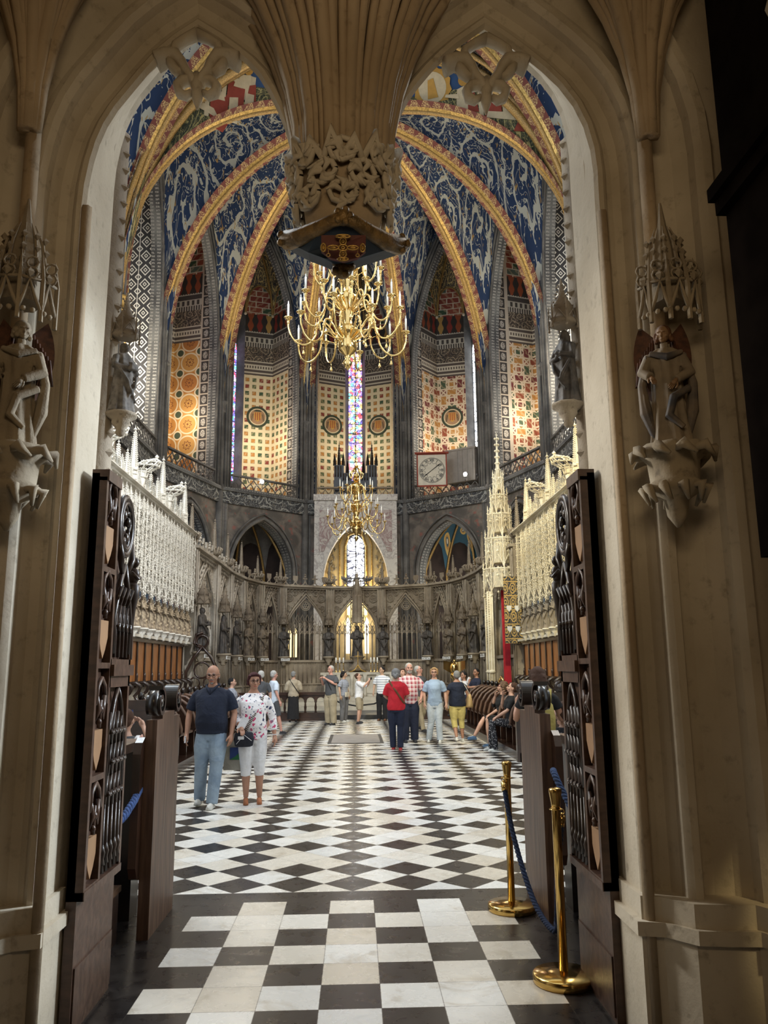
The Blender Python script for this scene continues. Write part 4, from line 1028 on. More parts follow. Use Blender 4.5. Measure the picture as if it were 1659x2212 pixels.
    if skirt:
        loft(mb,[(.97+dz,.160,.120,0,.0),(.88+dz,.180,.140,0,.01),(.6,.190,.150,0,.02),(skirt,.215,.180,0,.02)],24,0,9,.035)
        o=mb.build('skirt',bottom,t); remesh(o,.014,2)
    else:
        loft(mb,[(.80+dz,.165,.125,0,.01),(.90+dz,.178,.132,0,.01),(.98+dz,.165+belly*.2,.125+belly*.4,0,-belly*.2)],18)
        for i,(kn,an) in enumerate(legs):
            kn,an=V(kn),V(an); q=kn+(an-kn)*(leglen if leglen<=1 else 1)*1.0
            if leglen<.0: q=kn
            L_=[hip[i],hip[i]+(kn-hip[i])*.45,kn]; rad=[.098*thick,.088*loose*thick,.068*loose]
            if leglen>0: L_+= [kn+(q-kn)*.5,q+V((0,0,.0 if leglen<1 else -.03))]; rad+=[.064*loose,.058*loose]
            mb.tube(L_,rad,12)
        o=mb.build('trousers' if leglen>.4 else 'shorts',bottom,t); remesh(o,.012,2)
    # ---- shoes
    for i,(kn,an) in enumerate(legs):
        an=V(an); mb=MB(); 
        mb.tube([an+V((0,.045,-.035)),an+V((0,.02,-.035)),an+V((0,-.06,-.048)),an+V((0,-.125,-.056)),an+V((0,-.165,-.062))],[.026,.042,.041,.038,.018],10,sq=(1,.85))
        mb.box(an.x-.035,an.x+.035,an.y-.15,an.y+.055,an.z-.083,an.z-.062)
        o=mb.build('shoe',shoes,t); remesh(o,.009,2)
    # ---- hair
    if hairstyle!='bald':
        mb=MB(); mb.M=HM
        if hairstyle=='fringe': mb.ball((0,.045,.118),(.078,.055,.058),12,8)
        else:
            mb.ball((0,.022,.160),(.081,.090,.087),16,12); mb.ball((0,.052,.118),(.074,.056,.062),12,8)
            if hairstyle in('bob','long','curly'):
                for s_ in (-1,1): mb.tube([(s_*.062,-.020,.205),(s_*.076,-.002,.14),(s_*.073,.015,.080 if hairstyle!='curly' else .09)],[.024,.022,.016],8)
                mb.tube([(-.05,.07,.13),(0,.085,.07),(.05,.07,.13)],.05,8)
                mb.tube([(-.055,-.058,.208),(.01,-.070,.216),(.055,-.058,.206)],[.012,.017,.012],8)
            if hairstyle=='long': mb.tube([(0,.07,.15),(0,.10,.02),(0,.11,-.15),(0,.10,-.32)],[.08,.09,.085,.03],10,sq=(1.1,.6))
            if hairstyle=='curly':
                rr_=random.Random(5)
                for k in range(46):
                    a=rr_.random()*2*pi; e=rr_.uniform(.0,1.35); q=V((.088*cos(a)*cos(e),.020+.092*sin(a)*cos(e),.145+.100*sin(e)))
                    if q.y<-.035 and q.z<.19: continue
                    mb.ball(q,.028,6,5)
                    if q.y>0: mb.ball(q-V((0,0,.055)),.028,6,5)
        mb.M=None
        o=mb.build('hair',hair,t); remesh(o,.009,1)
    mb=MB(); mb.M=HM
    for s_ in (-1,1): mb.ball((s_*.030,-.0815,.136),(.0115,.006,.0065),8,6)
    mb.M=None; mb.build('eyes','eye_dark',t)
    mb=MB(); mb.M=HM; mb.tube([(-.021,-.0865,.0695),(0,-.097,.071),(.021,-.0865,.0695)],[.003,.0055,.003],6); mb.M=None; mb.build('mouth','lip_red',t)
    if hairstyle not in('bald','fringe') or True:
        mb=MB(); mb.M=HM
        for s_ in (-1,1): mb.tube([(s_*.046,-.079,.157),(s_*.030,-.0905,.162),(s_*.014,-.094,.158)],[.002,.0035,.003],5)
        mb.M=None; mb.build('eyebrows',hair,t)
    if glasses:
        mb=MB(); mb.M=HM
        for s_ in (-1,1):
            mb.ring((s_*.031,-.100,.134),.023,.0022,14,4,sc=(1.1,.82)); mb.tube([(s_*.056,-.099,.140),(s_*.080,-.02,.140),(s_*.080,.03,.128)],.002,4)
        mb.tube([(-.007,-.101,.138),(0,-.104,.141),(.007,-.101,.138)],.002,4)
        mb.M=None; mb.build('glasses','lead' if glasses is True else glasses,t)
    if extra: extra(t,HM,dz)
    return t
# ---- carved statues (one unit tall), shared by many niches
def statue_meshes():
    out={}
    for kind in ('robed','angel','hooded'):
        mb=MB()
        loft(mb,[(0,.20,.16,0,0),(.05,.185,.145,0,0),(.25,.160,.125,0,.0),(.45,.150,.115,0,0),(.60,.145,.100,0,0),(.72,.155,.095,0,0),(.80,.150,.085,0,.005),(.84,.075,.06,0,.005)],26,0,9,.10,tw=2)
        mb.tube([(0,0,.82),(0,-.005,.88)],.035,8); mb.ball((0,-.012,.925),(.050,.058,.068),12,9); mb.ball((0,-.068,.915),(.010,.015,.014),6,5)
        if kind=='hooded': loft(mb,[(.80,.085,.075,0,.01),(.90,.075,.07,0,.02),(.98,.06,.06,0,.01),(1.02,.02,.02,0,.01)],12)
        else: mb.ball((0,.012,.945),(.062,.062,.062),10,8); mb.ball((0,.03,.90),(.058,.04,.05),8,6)
        mb.tube([(-.14,0,.77),(-.19,-.03,.62),(-.06,-.13,.60)],[.05,.055,.03],8); mb.tube([(.14,0,.77),(.18,-.04,.60),(.05,-.14,.66)],[.05,.055,.03],8)
        hand(mb,(-.06,-.13,.60),(1,-.2,.2),(0,-1,0),1,.5,.7); hand(mb,(.05,-.14,.66),(-1,-.2,.2),(0,-1,0),1,.5,.7)
        for k,(x0,x1) in enumerate([(-.16,.05),(.16,-.02),(-.10,.12)]):
            mb.tube([(x0,-.08,.60-.05*k),((x0+x1)/2,-.15,.42-.06*k),(x1,-.13,.25-.05*k)],[.02,.025,.015],6)
        if kind=='robed': mb.box(-.05,.08,-.20,-.15,.58,.68)
        o=mb.build('statue_source',M['white_stone']); remesh(o,.012,1); me=o.data; bpy.data.objects.remove(o); me.name='statue_'+kind; out[kind]=me
    mb=MB()
    for s in (-1,1):
        mb.grid(lambda u,v,s=s:V((s*(.05+.20*u*sin(pi*(v*.85+.15))**.6),.09+.07*u,.86-.62*v+.16*u*(1-v))),5,10)
        for k in range(6): mb.tube([(s*(.07+.03*k),.10+.01*k,.90-.03*k),(s*(.10+.033*k),.12+.012*k,.62-.02*k),(s*(.06+.03*k),.11,.30+.04*k)],[.012,.016,.004],5)
    out['wings']=mb
    return out
SM=statue_meshes()
def statue(kind,mat,loc,rz,sc,label,group=None,wings=None,ped=None,cano=None,name='statue'):
    t=thing(name,label,'statue',loc,rz,group,sc)
    me=SM[kind].copy(); me.materials.clear(); me.materials.append(M[mat]); o=bpy.data.objects.new('figure',me); COL.objects.link(o); o.parent=t
    if wings:
        w_=MB(); w_.v=list(SM['wings'].v); w_.f=SM['wings'].f; w_.m=SM['wings'].m; w_.s=SM['wings'].s; w_.uv=SM['wings'].uv; w_.build('wings',wings,t)
    if ped:
        mb=MB(); mb.lathe([(.03,-.32),(.07,-.28),(.06,-.22),(.13,-.14),(.12,-.10),(.20,-.05),(.22,-.03),(.20,0)],8); mb.build('pedestal',ped,t)
    if cano:
        mb=MB(); mb.lathe([(.17,1.08),(.19,1.10),(.18,1.16),(.14,1.18),(.13,1.30),(.15,1.31),(.05,1.5),(.01,1.75)],6)
        for k in range(6):
            a=2*pi*(k+.5)/6; b=2*pi*(k+1.5)/6; P=lambda a,r,z:(cos(a)*r,sin(a)*r,z)
            mb.tube([P(a,.19,1.04),P(a,.19,1.30),P(a,.18,1.40)],[.014,.014,.002],4); mb.tube([P(a,.19,1.10),P((a+b)/2,.19,1.24),P(b,.19,1.10)],.010,4); mb.ball(P(a,.19,1.03),.02,5,4)
            for q in range(4): mb.ball(P(a,.14-.028*q,1.34+.10*q),.014,5,4)
        mb.build('canopy',cano,t)
    return t
# ---------------------------------------------------------------- stone canopies over the stalls
def crocket(mb,p,r,n=4):
    p=V(p); mb.add([p+V(q)*r for q in ((1,0,0),(0,1,0),(-1,0,0),(0,-1,0),(0,0,1.2),(0,0,-1.2))],[(0,1,4),(1,2,4),(2,3,4),(3,0,4),(1,0,5),(2,1,5),(3,2,5),(0,3,5)])
def shaft(mb,x,y,z0,z1,r=.016,step=.11,cr=.026,ph=0):
    mb.tube([(x,y,z0),(x,y,z1-.14),(x,y,z1)],[r,r,.002],4,smooth=False)
    z=z0+ph
    k=0
    while z<z1-.08:
        crocket(mb,(x+(cr*.7 if k%2 else -cr*.7),y,z),cr*.62); crocket(mb,(x,y+(cr*.7 if k%2 else -cr*.7),z+step*.4),cr*.55); z+=step; k+=1
def lace_unit(p=.66):
    mb=MB(); rnd=random.Random(2)
    z0=3.42
    tiers=[(z0,.30,.50,.02),(z0+.48,.245,.44,.06),(z0+.95,.19,.44,.0),(z0+1.42,.14,.48,.0)]
    angs=[R(a) for a in (-84,-42,0,42,84)]
    for ti,(z,r,hh,_) in enumerate(tiers):
        P=[V((.05+r*cos(a)*1.05,r*sin(a)*1.05,z)) for a in angs]
        for i,q in enumerate(P):
            shaft(mb,q.x,q.y,z-.07,z+hh+.16,.012,.10,.024)
            crocket(mb,q-V((0,0,.10)),.03); crocket(mb,q-V((0,0,.15)),.018)
        for i in range(4):
            a,b=P[i],P[i+1]; e=(b-a); m_=(a+b)/2
            up=lambda s_,zz:a+e*s_+V((0,0,zz))
            mb.tube([up(0,0),up(.18,.12),up(.40,.20),up(.5,.34)],.010,4,smooth=False); mb.tube([up(1,0),up(.82,.12),up(.60,.20),up(.5,.34)],.010,4,smooth=False)
            mb.tube([up(0,.02),up(.25,-.05),up(.5,.05),up(.75,-.05),up(1,.02)],.009,4,smooth=False)
            mb.tube([up(0,hh*.92),up(1,hh*.92)],.014,4,smooth=False); mb.tube([up(0,hh*.78),up(1,hh*.78)],.007,4,smooth=False)
            mb.tube([up(.5,.30),up(.5,hh)],.008,4,smooth=False)
            for s_ in (.2,.35,.65,.8): crocket(mb,up(s_,.05+.42*min(s_,1-s_)+.06),.020)
            crocket(mb,up(.5,.40),.034); crocket(mb,up(.5,-.02),.022)
            mb.ring(up(.5,hh*.62),.045,.008,7,4,U=e.normalized(),W=(0,0,1)); mb.ring(up(.27,hh*.5),.028,.007,6,4,U=e.normalized(),W=(0,0,1)); mb.ring(up(.73,hh*.5),.028,.007,6,4,U=e.normalized(),W=(0,0,1))
    # cresting over the canopy, side buttresses
    for y in (-p/2,p/2,-p/2+.07,p/2-.07):
        shaft(mb,.10 if abs(y)>p/2-.01 else .18,y,2.46 if abs(y)>p/2-.01 else z0+.2,5.46,.016,.12,.030,.05)
    for y in (-p/2+.03,p/2-.03):
        for z in (3.1,3.7,4.3,4.9): mb.tube([(.10,y,z),(.20,y*.8,z+.14),(.10,y*.6,z+.22)],.010,4,smooth=False)
    for k in range(6):
        y=-.27+.108*k; shaft(mb,.30-.22*abs(y)+.06*(k%2),y,3.36+.12*(k%2),5.40,.0095,.085,.028,.03*k)
    for k in range(7):
        y=-p/2+p*(k+.5)/7; mb.tube([(.16,y-.04,5.18),(.17,y,5.34),(.16,y+.04,5.18)],.010,4,smooth=False); crocket(mb,(.17,y,5.38),.022); crocket(mb,(.16,y-.045,5.14),.018)
    return mb
def finial_unit(h,r=.075):
    mb=MB(); mb.tube([(0,0,0),(0,0,h*.30)],[r*.95,r*.9],4,smooth=False,cap=True); mb.lathe([(r*1.25,h*.28),(r*1.35,h*.31),(r*.9,h*.33),(r*.16,h*.90),(r*.55,h*.92),(r*.10,h*.95),(.002,h)],8,smooth=False)
    n=int(h/.085)
    for k in range(n):
        t=k/n; z=h*(.34+.56*t); rr=r*(1.0-.82*t)
        for a in range(4): crocket(mb,(cos(a*pi/2+pi/4)*(rr+.014),sin(a*pi/2+pi/4)*(rr+.014),z),.020)
    for a in range(4):
        an=a*pi/2; x,y=cos(an)*r*1.0,sin(an)*r*1.0
        mb.tube([(x,y,0),(x,y,h*.26),(x,y,h*.36)],[.014,.014,.001],4,smooth=False); crocket(mb,(x,y,h*.27),.03)
    for z in (.06,.14,.22): mb.ring((0,0,h*z),r*1.15,.010,4,4,U=(1,0,0),W=(0,1,0))
    return mb
def dome_unit():
    mb=MB()
    for k in range(9):
        a=2*pi*k/9
        mb.tube([(.12*cos(a),.12*sin(a),0),(.17*cos(a),.17*sin(a),.14),(.30*cos(a)+.10,.26*sin(a),.26),(.22*cos(a)+.22,.18*sin(a),.36),(.32,.0,.44)],[.016,.014,.013,.012,.018],4,smooth=False)
    for z,r,cx in ((.0,.13,0),(.12,.17,.01),(.25,.28,.10),(.34,.21,.20)): mb.ring((cx,0,z),r,.014,12,4,U=(1,0,0),W=(0,1,0),sc=(1,.85))
    for k in range(14):
        a=2*pi*k/14; crocket(mb,(.10+.29*cos(a),.25*sin(a),.26),.032); crocket(mb,(.20+.21*cos(a),.18*sin(a),.36),.026)
    mb.tube([(0,0,-.35),(0,0,.1)],[.05,.12],8); crocket(mb,(.33,0,.48),.05)
    return mb
LU=lace_unit(); src={}
XW=4.9
def strips():
    mb=MB(); 
    for k,(y,m_) in enumerate([(-.29,1),(-.10,0),(.10,2),(.29,1)]): mb.box(-.02,.0,y-.075,y+.075,2.5,3.5,m_)
    return mb
plain('paint_blue',(.16,.26,.42),.8,var=.1); plain('paint_rose',(.55,.25,.24),.8,var=.1); plain('paint_white',(.72,.72,.70),.8,var=.05)
plain('honey_stone',(.50,.40,.27),.8,var=.2,sc=9,c2=(.14,.10,.07))
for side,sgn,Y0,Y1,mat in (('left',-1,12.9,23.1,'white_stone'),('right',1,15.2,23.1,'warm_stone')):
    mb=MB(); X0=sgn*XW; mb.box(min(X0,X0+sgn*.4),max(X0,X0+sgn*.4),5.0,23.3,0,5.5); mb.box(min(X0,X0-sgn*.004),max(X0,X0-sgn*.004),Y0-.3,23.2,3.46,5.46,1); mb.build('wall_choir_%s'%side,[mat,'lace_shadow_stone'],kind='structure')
    rz=0 if sgn<0 else pi
    n=int((Y1-Y0)/.66); proto=None
    for i in range(n):
        y=Y0+.66*(i+.5)
        lab=('lacy white stone canopy' if sgn<0 else 'lacy sunlit yellow stone canopy')+' over the %s choir stalls'%side
        if proto is None:
            proto=thing('stone_canopy',lab,'canopy',(X0,y,0),rz,'stone canopies over the %s stalls'%side)
            LU.build('openwork',mat,proto)
            mb=MB(); 
            for k,yy in enumerate((-.25,-.083,.083,.25)): mb.box(.0,.012,yy-.07,yy+.07,2.5,3.45,k%3)
            mb.build('painted_backing',['paint_blue','paint_rose','paint_white'],proto)
        else: copy_tree(proto,loc=(X0,y,0))
    # ledge, cornice
    mb=MB()
    for (a,z0,z1) in ((.10,5.46,5.52),(.22,5.52,5.58),(.30,5.58,5.60)): mb.box(min(X0,X0-sgn*a),max(X0,X0-sgn*a),Y0-.3,23.3,z0,z1)
    for (a,z0,z1) in ((.10,2.36,2.40),(.20,2.40,2.46)): mb.box(min(X0,X0-sgn*a),max(X0,X0-sgn*a),Y0-.3,23.3,z0,z1)
    trim(mb,mat)
    # angels between the canopies
    for i in range(n):
        y=Y0+.66*(i+.5)
        if i==0: pr=statue('angel','honey_stone' if sgn<0 else 'corbel_stone',(X0-sgn*.20,y,2.60),R(90)*(-sgn)*-1 if False else (R(90) if sgn<0 else R(-90)),.72,'small robed angel statue below the %s stone canopies'%side,'angels below the %s canopies'%side,wings='honey_stone',ped=mat)
        else: copy_tree(pr,loc=(X0-sgn*.20,y,2.60))
    # pinnacles over the cornice
    tall=small=dome=None
    for i in range(n):
        y=Y0+.66*(i+.5); k=(i+ (2 if sgn<0 else 2))%4; x=X0-sgn*.02
        if k==0:
            if tall is None: tall=thing('pinnacle','tall stone spire with crockets standing on the %s canopy cornice'%side,'pinnacle',(x,y,5.6),rz,'tall spires on the %s cornice'%side); finial_unit(1.45,.085).build('spire',mat,tall)
            else: copy_tree(tall,loc=(x,y,5.6))
        elif k==1:
            if dome is None: dome=thing('openwork_crown','leafy openwork stone crown leaning out over the %s cornice'%side,'stone crown',(x,y,6.0),rz,'openwork crowns on the %s cornice'%side); dome_unit().build('crown',mat,dome)
            else: copy_tree(dome,loc=(x,y,6.0))
        for q in ((-.2,.55),(.16,.78)) if k else ((-.25,.5),(.25,.55)):
            if small is None: small=thing('pinnacle','short stone pinnacle on the %s canopy cornice'%side,'pinnacle',(x,y+q[0],5.6),rz,'short pinnacles on the %s cornice'%side,); finial_unit(.78,.055).build('spire',mat,small)
            else: copy_tree(small,loc=(x,y+q[0],5.6),sc=(1,1,q[1]/.78))
# ---------------------------------------------------------------- screen around the sanctuary
def screen_section(A,B,label,mat='screen_stone',open_=True,zc=5.25,main=False,group=None):
    A,B=V(A),V(B); U=(B-A).normalized(); L=(B-A).length; C0=(A+B)/2; N=V((U.y,-U.x,0))
    if N.dot(V((0,30,0))-C0)<0: N=-N                              # N points into the sanctuary
    t=thing('choir_screen',label,'stone screen',C0,0,group); Z=V((0,0,1))
    def W(u,z,d=0): return U*u+Z*z+N*d
    def bx(mb,u0,u1,z0,z1,d0,d1,m=0): mb.ext([(u0,z0),(u1,z0),(u1,z1),(u0,z1)],(0,0,0),U,Z,N,d0,d1,m)
    w=L/2-.22
    mb=MB(); bx(mb,-L/2,L/2,0,.28,-.22,.22); bx(mb,-L/2,L/2,.28,1.0,-.15,.15); bx(mb,-L/2,L/2,1.0,1.06,-.2,.2); bx(mb,-w,w,1.06,1.95,-.06,.06); bx(mb,-w,w,1.95,2.05,-.14,.14)
    n=max(4,int(2*w/.20)); 
    for i in range(n+1): u=-w+2*w*i/n; mb.tube([W(u,.30,.16),W(u,1.0,.16)],.022,4); mb.tube([W(u,1.06,.08),W(u,1.95,.08)],.022,4)
    mb.build('base_wall',mat,t)
    for s in (-1,1):
        mb=MB(); u=s*(L/2-.10); bx(mb,u-.12,u+.12,0,zc-.1,-.16,.16)
        for q in (-.12,.12): mb.tube([W(u+q,.3,.20),W(u+q,zc-.1,.20)],.026,5); mb.tube([W(u+q,zc-.1,-.2),W(u+q,.3,-.2)],.026,5)
        mb.build('pier',mat,t)
    zs=3.35; za=zc-.32; zb=2.05
    mb=MB()
    # great ogee arch moulding
    def og(w,dz=0,n=9):
        L_=[]
        for i in range(n+1):
            q=i/n; x=-w*(1-q)**1.0; 
            z=zs+(za+dz-zs)*(.62*(1-(1-q)**2.6)*1.0+.38*q**4.0) if True else 0
            x=-w*(cos(q*pi/2)**.95); z=zs+(za+dz-zs)*(.66*sin(q*pi/2)+.34*q**3.5); L_.append((x,z))
        return L_+[(-p[0],p[1]) for p in reversed(L_[:-1])]
    for o,r,d in ((0,.045,.10),(-.10,.028,.14),(.10,.030,.06)):
        p=og(w-.03+o*.6,o*1.4); mb.tube([W(-w+.03-o*.6,zb if o<=0 else zs,d)]+[W(x,z,d) for x,z in p]+[W(w-.03+o*.6,zb if o<=0 else zs,d)],r,6)
    P=og(w,0)
    for x,z in P[2:-2:1]: crocket(mb,W(x*1.06,z+.10,.12),.05)
    # vertical bars with interlaced heads
    nb=max(3,int(2*w/.235)); s=2*w/nb
    def ztop(u): 
        best=zs
        for x,z in og(w): 
            if abs(x-u)<s*.6: best=max(best,z)
        return best
    for i in range(1,nb): 
        u=-w+s*i; zt=min(ztop(u)-.05,3.5+.2*(1-abs(u)/w)); mb.tube([W(u,zb-.9 if False else zb,.0),W(u,zt,.0)],.030,5)
    for i in range(nb):
        u=-w+s*(i+.5); z=3.0
        mb.tube([W(u-s/2,z),W(u-s*.42,z+.16),W(u,z+.30),W(u+s*.42,z+.16),W(u+s/2,z)],.018,4)
        for row in range(3):
            uu=u+(s/2 if row%2 else 0); zz=z+.34+row*.24
            if zz+.2<zs+(za-zs)*(1-abs(uu)/w)*.95-.02+.1 and abs(uu)<w-.1:
                mb.tube([W(uu,zz-.16),W(uu-s*.34,zz+.02),W(uu,zz+.20),W(uu+s*.34,zz+.02),W(uu,zz-.16)],.016,4)
    # roundel in the head
    cz=za-(za-zs)*.32; rr=min(.26,w*.24)
    for k in (rr,rr*.72): mb.ring(W(0,cz,.06),k,.022,16,5,U=U,W=Z)
    for k in range(6): a=k*pi/3; mb.ring(W(cos(a)*rr*.42,cz+sin(a)*rr*.42,.06),rr*.24,.012,8,4,U=U,W=Z)
    # spandrels
    for sg in (-1,1):
        for (fu,z,r) in ((.80,za-.18,.17),(.52,za+.02,.10),(.86,za-.62,.12)):
            if r*2<w*.9:
                mb.ring(W(sg*w*fu,z,.04),r,.020,12,4,U=U,W=Z); 
                for k in range(5): a=k*1.257; mb.ring(W(sg*w*fu+cos(a)*r*.5,z+sin(a)*r*.5,.04),r*.32,.012,7,4,U=U,W=Z)
        m_=int((za-zs)/.2)
    for k in range(int(L/.16)):
        u=-L/2+.16*(k+.5); mb.tube([W(u-.07,zc-.26,.10),W(u,zc-.16,.10),W(u+.07,zc-.26,.10)],.014,4); crocket(mb,W(u,zc-.13,.12),.03)
    # solid web behind the spandrels
    P2_=og(w-.02,.02); hh=len(P2_)//2
    bxp=[(-w-.02,zs)]+[(p[0],p[1]) for p in P2_[:hh+1]]+[(0,zc-.1),(-w-.02,zc-.1)]
    mb.ext(bxp,(0,0,0),U,Z,N,-.05,.0); mb.ext([(-p[0],p[1]) for p in bxp],(0,0,0),U,Z,N,-.05,.0)
    mb.build('tracery',mat,t)
    mb=MB(); bx(mb,-L/2-.03,L/2+.03,zc-.12,zc-.04,-.14,.16); bx(mb,-L/2-.05,L/2+.05,zc-.04,zc+.05,-.2,.26); mb.build('cornice',mat,t)
    mb=MB(); n=max(2,int(L/.46)); s=L/n
    for i in range(n):
        u=-L/2+s*(i+.5); k=i%3; z=zc+.05
        mb.tube([W(u-s*.4,z),W(u-s*.15,z+.06),W(u,z+.2)],[.03,.02,.02],5); mb.tube([W(u+s*.4,z),W(u+s*.15,z+.06),W(u,z+.2)],[.03,.02,.02],5)
        if k==0:   # cross
            bx(mb,u-.03,u+.03,z+.1,z+.48,-.03,.03); bx(mb,u-.12,u+.12,z+.28,z+.34,-.03,.03)
        elif k==1: # shield
            mb.ext([(u-.11,z+.42),(u+.11,z+.42),(u+.11,z+.24),(u,z+.10),(u-.11,z+.24)],(0,0,0),U,Z,N,-.03,.03)
        else:      # leafy finial
            mb.tube([W(u,z+.1),W(u,z+.36)],.02,5); mb.ball(W(u,z+.40),.05,6,5); mb.ball(W(u-.07,z+.30),.045,6,5); mb.ball(W(u+.07,z+.30),.045,6,5); crocket(mb,W(u,z+.48),.05)
    mb.build('cresting',mat,t)
    return t
PL=[(-4.85,23.4),(-4.8,26.95),(-4.8,29.8),(-4.6,32.0),(-4.15,33.7),(-3.3,34.95),(-1.2,36.0)]
labs=['beside the end of the left stalls','second behind the left stalls','narrow, where the left side begins to curve','narrow and steep, left of the blue shirted visitors','left with the first wide ogee arch','with a wide ogee arch left of the altar']
def arc_up(A,B,n): return A,B
for sg,side in ((-1,'left'),(1,'right')):
    for i in range(6):
        a,b=PL[i],PL[i+1]; A=(sg*-a[0] if sg>0 else a[0],a[1],0); B=(sg*-b[0] if sg>0 else b[0],b[1],0)
        lb=('pale stone' if sg<0 else 'brown stone')+' openwork screen bay '+['next to the last %s canopy','behind the front statues on the %s side','with a tall narrow arch on the %s side','steep and slender in the %s curve','in the %s curve beside the last wide arch','with wide ogee arch just %s of the altar'][i]%side
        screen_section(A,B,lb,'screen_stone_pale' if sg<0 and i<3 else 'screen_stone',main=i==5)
screen_section((-1.2,36.0,0),(1.2,36.0,0),'central bay of the stone screen directly behind the altar')
# pinnacles with leafy capitals on top of the screen piers, statues on their inner faces
pinn=None
kinds=['robed','hooded','angel']
spots=[]
for sg in (-1,1):
    for i,(x,y) in enumerate(PL): spots.append((sg*abs(x),y,sg,i))
for x,y,sg,i in spots:
    hgt=1.15 if i>=4 else 1.5
    if pinn is None:
        pinn=thing('pinnacle','crocketed spire on a leafy capital rising from a pier of the sanctuary screen','pinnacle',(x,y,5.3),0,'spires on the sanctuary screen')
        finial_unit(1.3,.07).build('spire','screen_stone',pinn)
        mb=MB(); mb.lathe([(.12,-.02),(.13,.16),(.22,.22),(.2,.26)],8)
        for k in range(14): a=2*pi*k/14; mb.tube([(.12*cos(a),.12*sin(a),.14),(.22*cos(a),.22*sin(a),.22),(.28*cos(a),.28*sin(a),.34),(.20*cos(a+.3),.2*sin(a+.3),.40)],[.02,.03,.03,.01],5)
        mb.build('capital','screen_stone',pinn)
    else: copy_tree(pinn,loc=(x,y,5.3),sc=(1,1,hgt/1.3))
    # statue facing into the sanctuary
    cx,cy=0-x,29.5-y
    if i<=2: cx,cy=-sg,-.15
    if i==6: cx,cy=0,-1
    l=sqrt(cx*cx+cy*cy); cx/=l; cy/=l
    if sg>0 and i==0: continue
    side='left' if sg<0 else 'right'
    lb=['dark robed saint statue %s, nearest the stalls','robed saint statue on the second %s pier of the screen','third saint statue along the %s wall of the screen','saint statue on the fourth %s pier where the screen turns','fifth saint statue in the %s curve of the screen','saint statue on the pier %s of the wide ogee arch','saint statue in the niche just %s of the altar'][i]%side
    statue(kinds[(i+(sg>0))%3],'statue_dark' if i not in(3,4) else 'statue_brown',(x+cx*.42,y+cy*.42,2.20),atan2(cy,cx)+pi/2,1.25,lb,None,None,'screen_stone','screen_stone')
    if i<6:
        mb=MB(); rr=atan2(cy,cx)+pi/2; mb.M=Matrix.Translation(V((x+cx*.58,y+cy*.58,2.06)))@Matrix.Rotation(rr,4,'Z'); mb.box(-.20,.20,-.03,0,-.05,.06,0)
        for k in range(9): 
            if k in(2,6): continue
            mb.box(-.165+k*.038,-.165+k*.038+.018,-.034,-.029,-.02,.02+.008*(k%2),1)
        mb.M=None; tag(mb.build('name_plate',['paint_white','black_plain']),'small white name plate below the %s statue %s'%(['nearest','second','third','fourth','fifth','sixth'][i],'on the left' if sg<0 else 'on the right'),'plate')
# Virgin in the middle, tall canopy over her
statue('hooded','statue_dark',(0.06,35.4,2.15),0,1.35,'dark statue of a crowned woman in the middle niche above the altar',None,None,'screen_stone')
t=thing('niche_canopy','tall slender stone canopy over the middle niche above the altar','canopy',(.06,35.45,3.6))
mb=MB()
for k in range(8): a=2*pi*k/8; shaft(mb,cos(a)*.28,sin(a)*.28,.0,1.5,.018,.12,.03); shaft(mb,cos(a+.3)*.18,sin(a+.3)*.18,.8,2.0,.014,.12,.026)
mb.lathe([(.26,.05),(.24,1.2),(.16,1.3),(.14,1.7),(.02,2.3)],8,smooth=False); mb.build('tabernacle','screen_stone',t)
mb=MB()
for q in range(12):
    a=q*pi/11; mb.tube([(-.62*cos(a),0,1.95+.0*q),(-.66*cos(a),-.05,2.0),(-.70*cos(a),0,2.12)],[.02,.05,.01],5)
mb.ring((0,0,1.95),.60,.035,18,5,U=(1,0,0),W=(0,1,0)); mb.build('hanging_crown','dark_stone',t)
# bishop's throne canopy on the right
t=thing('throne_canopy','tall floodlit openwork stone spire canopy of the throne ending the right stalls','canopy',(4.45,24.1,0))
mb=MB()
for (z,r,hh,n) in ((3.9,.55,.75,8),(4.65,.46,.95,8),(5.6,.36,.75,8),(6.35,.26,.6,6),(6.95,.16,.55,6)):
    for k in range(n):
        a=2*pi*k/n; b=2*pi*(k+1)/n; P=lambda a,zz,rr=r:V((cos(a)*rr,sin(a)*rr,zz))
        shaft(mb,cos(a)*r,sin(a)*r,z-.06,z+hh+.25,.018,.10,.032)
        A_,B_=P(a,z),P(b,z); e=B_-A_
        mb.tube([A_,A_+e*.2+V((0,0,.18)),A_+e*.5+V((0,0,.40)),A_+e*.8+V((0,0,.18)),B_],.014,4,smooth=False)
        mb.tube([A_+V((0,0,hh*.92)),B_+V((0,0,hh*.92))],.02,4,smooth=False); mb.tube([A_+e*.5+V((0,0,.3)),A_+e*.5+V((0,0,hh))],.010,4,smooth=False)
        mb.ring(A_+e*.5+V((0,0,hh*.7)),.07,.012,8,4,U=e.normalized(),W=(0,0,1)); crocket(mb,A_+e*.5+V((0,0,.48)),.05); crocket(mb,A_-V((0,0,.12)),.05); crocket(mb,A_+e*.5-V((0,0,.02)),.04)
        for s_ in (.25,.75): mb.tube([A_+e*s_+V((0,0,.2)),A_+e*s_+V((0,0,hh))],.008,4,smooth=False)
    mb.lathe([(r*.55,z+.15),(r*.55,z+hh)],8,smooth=False)
mb.build('openwork_tiers','warm_stone',t)
mb=MB(); mb.tube([(0,0,7.4),(0,0,8.0),(0,0,8.95)],[.10,.045,.006],6)
for k in range(6): 
    for a in range(4): crocket(mb,(cos(a*pi/2)*.055,sin(a*pi/2)*.055,7.75+k*.2),.04)
mb.build('spire','warm_stone',t)
mb=MB()
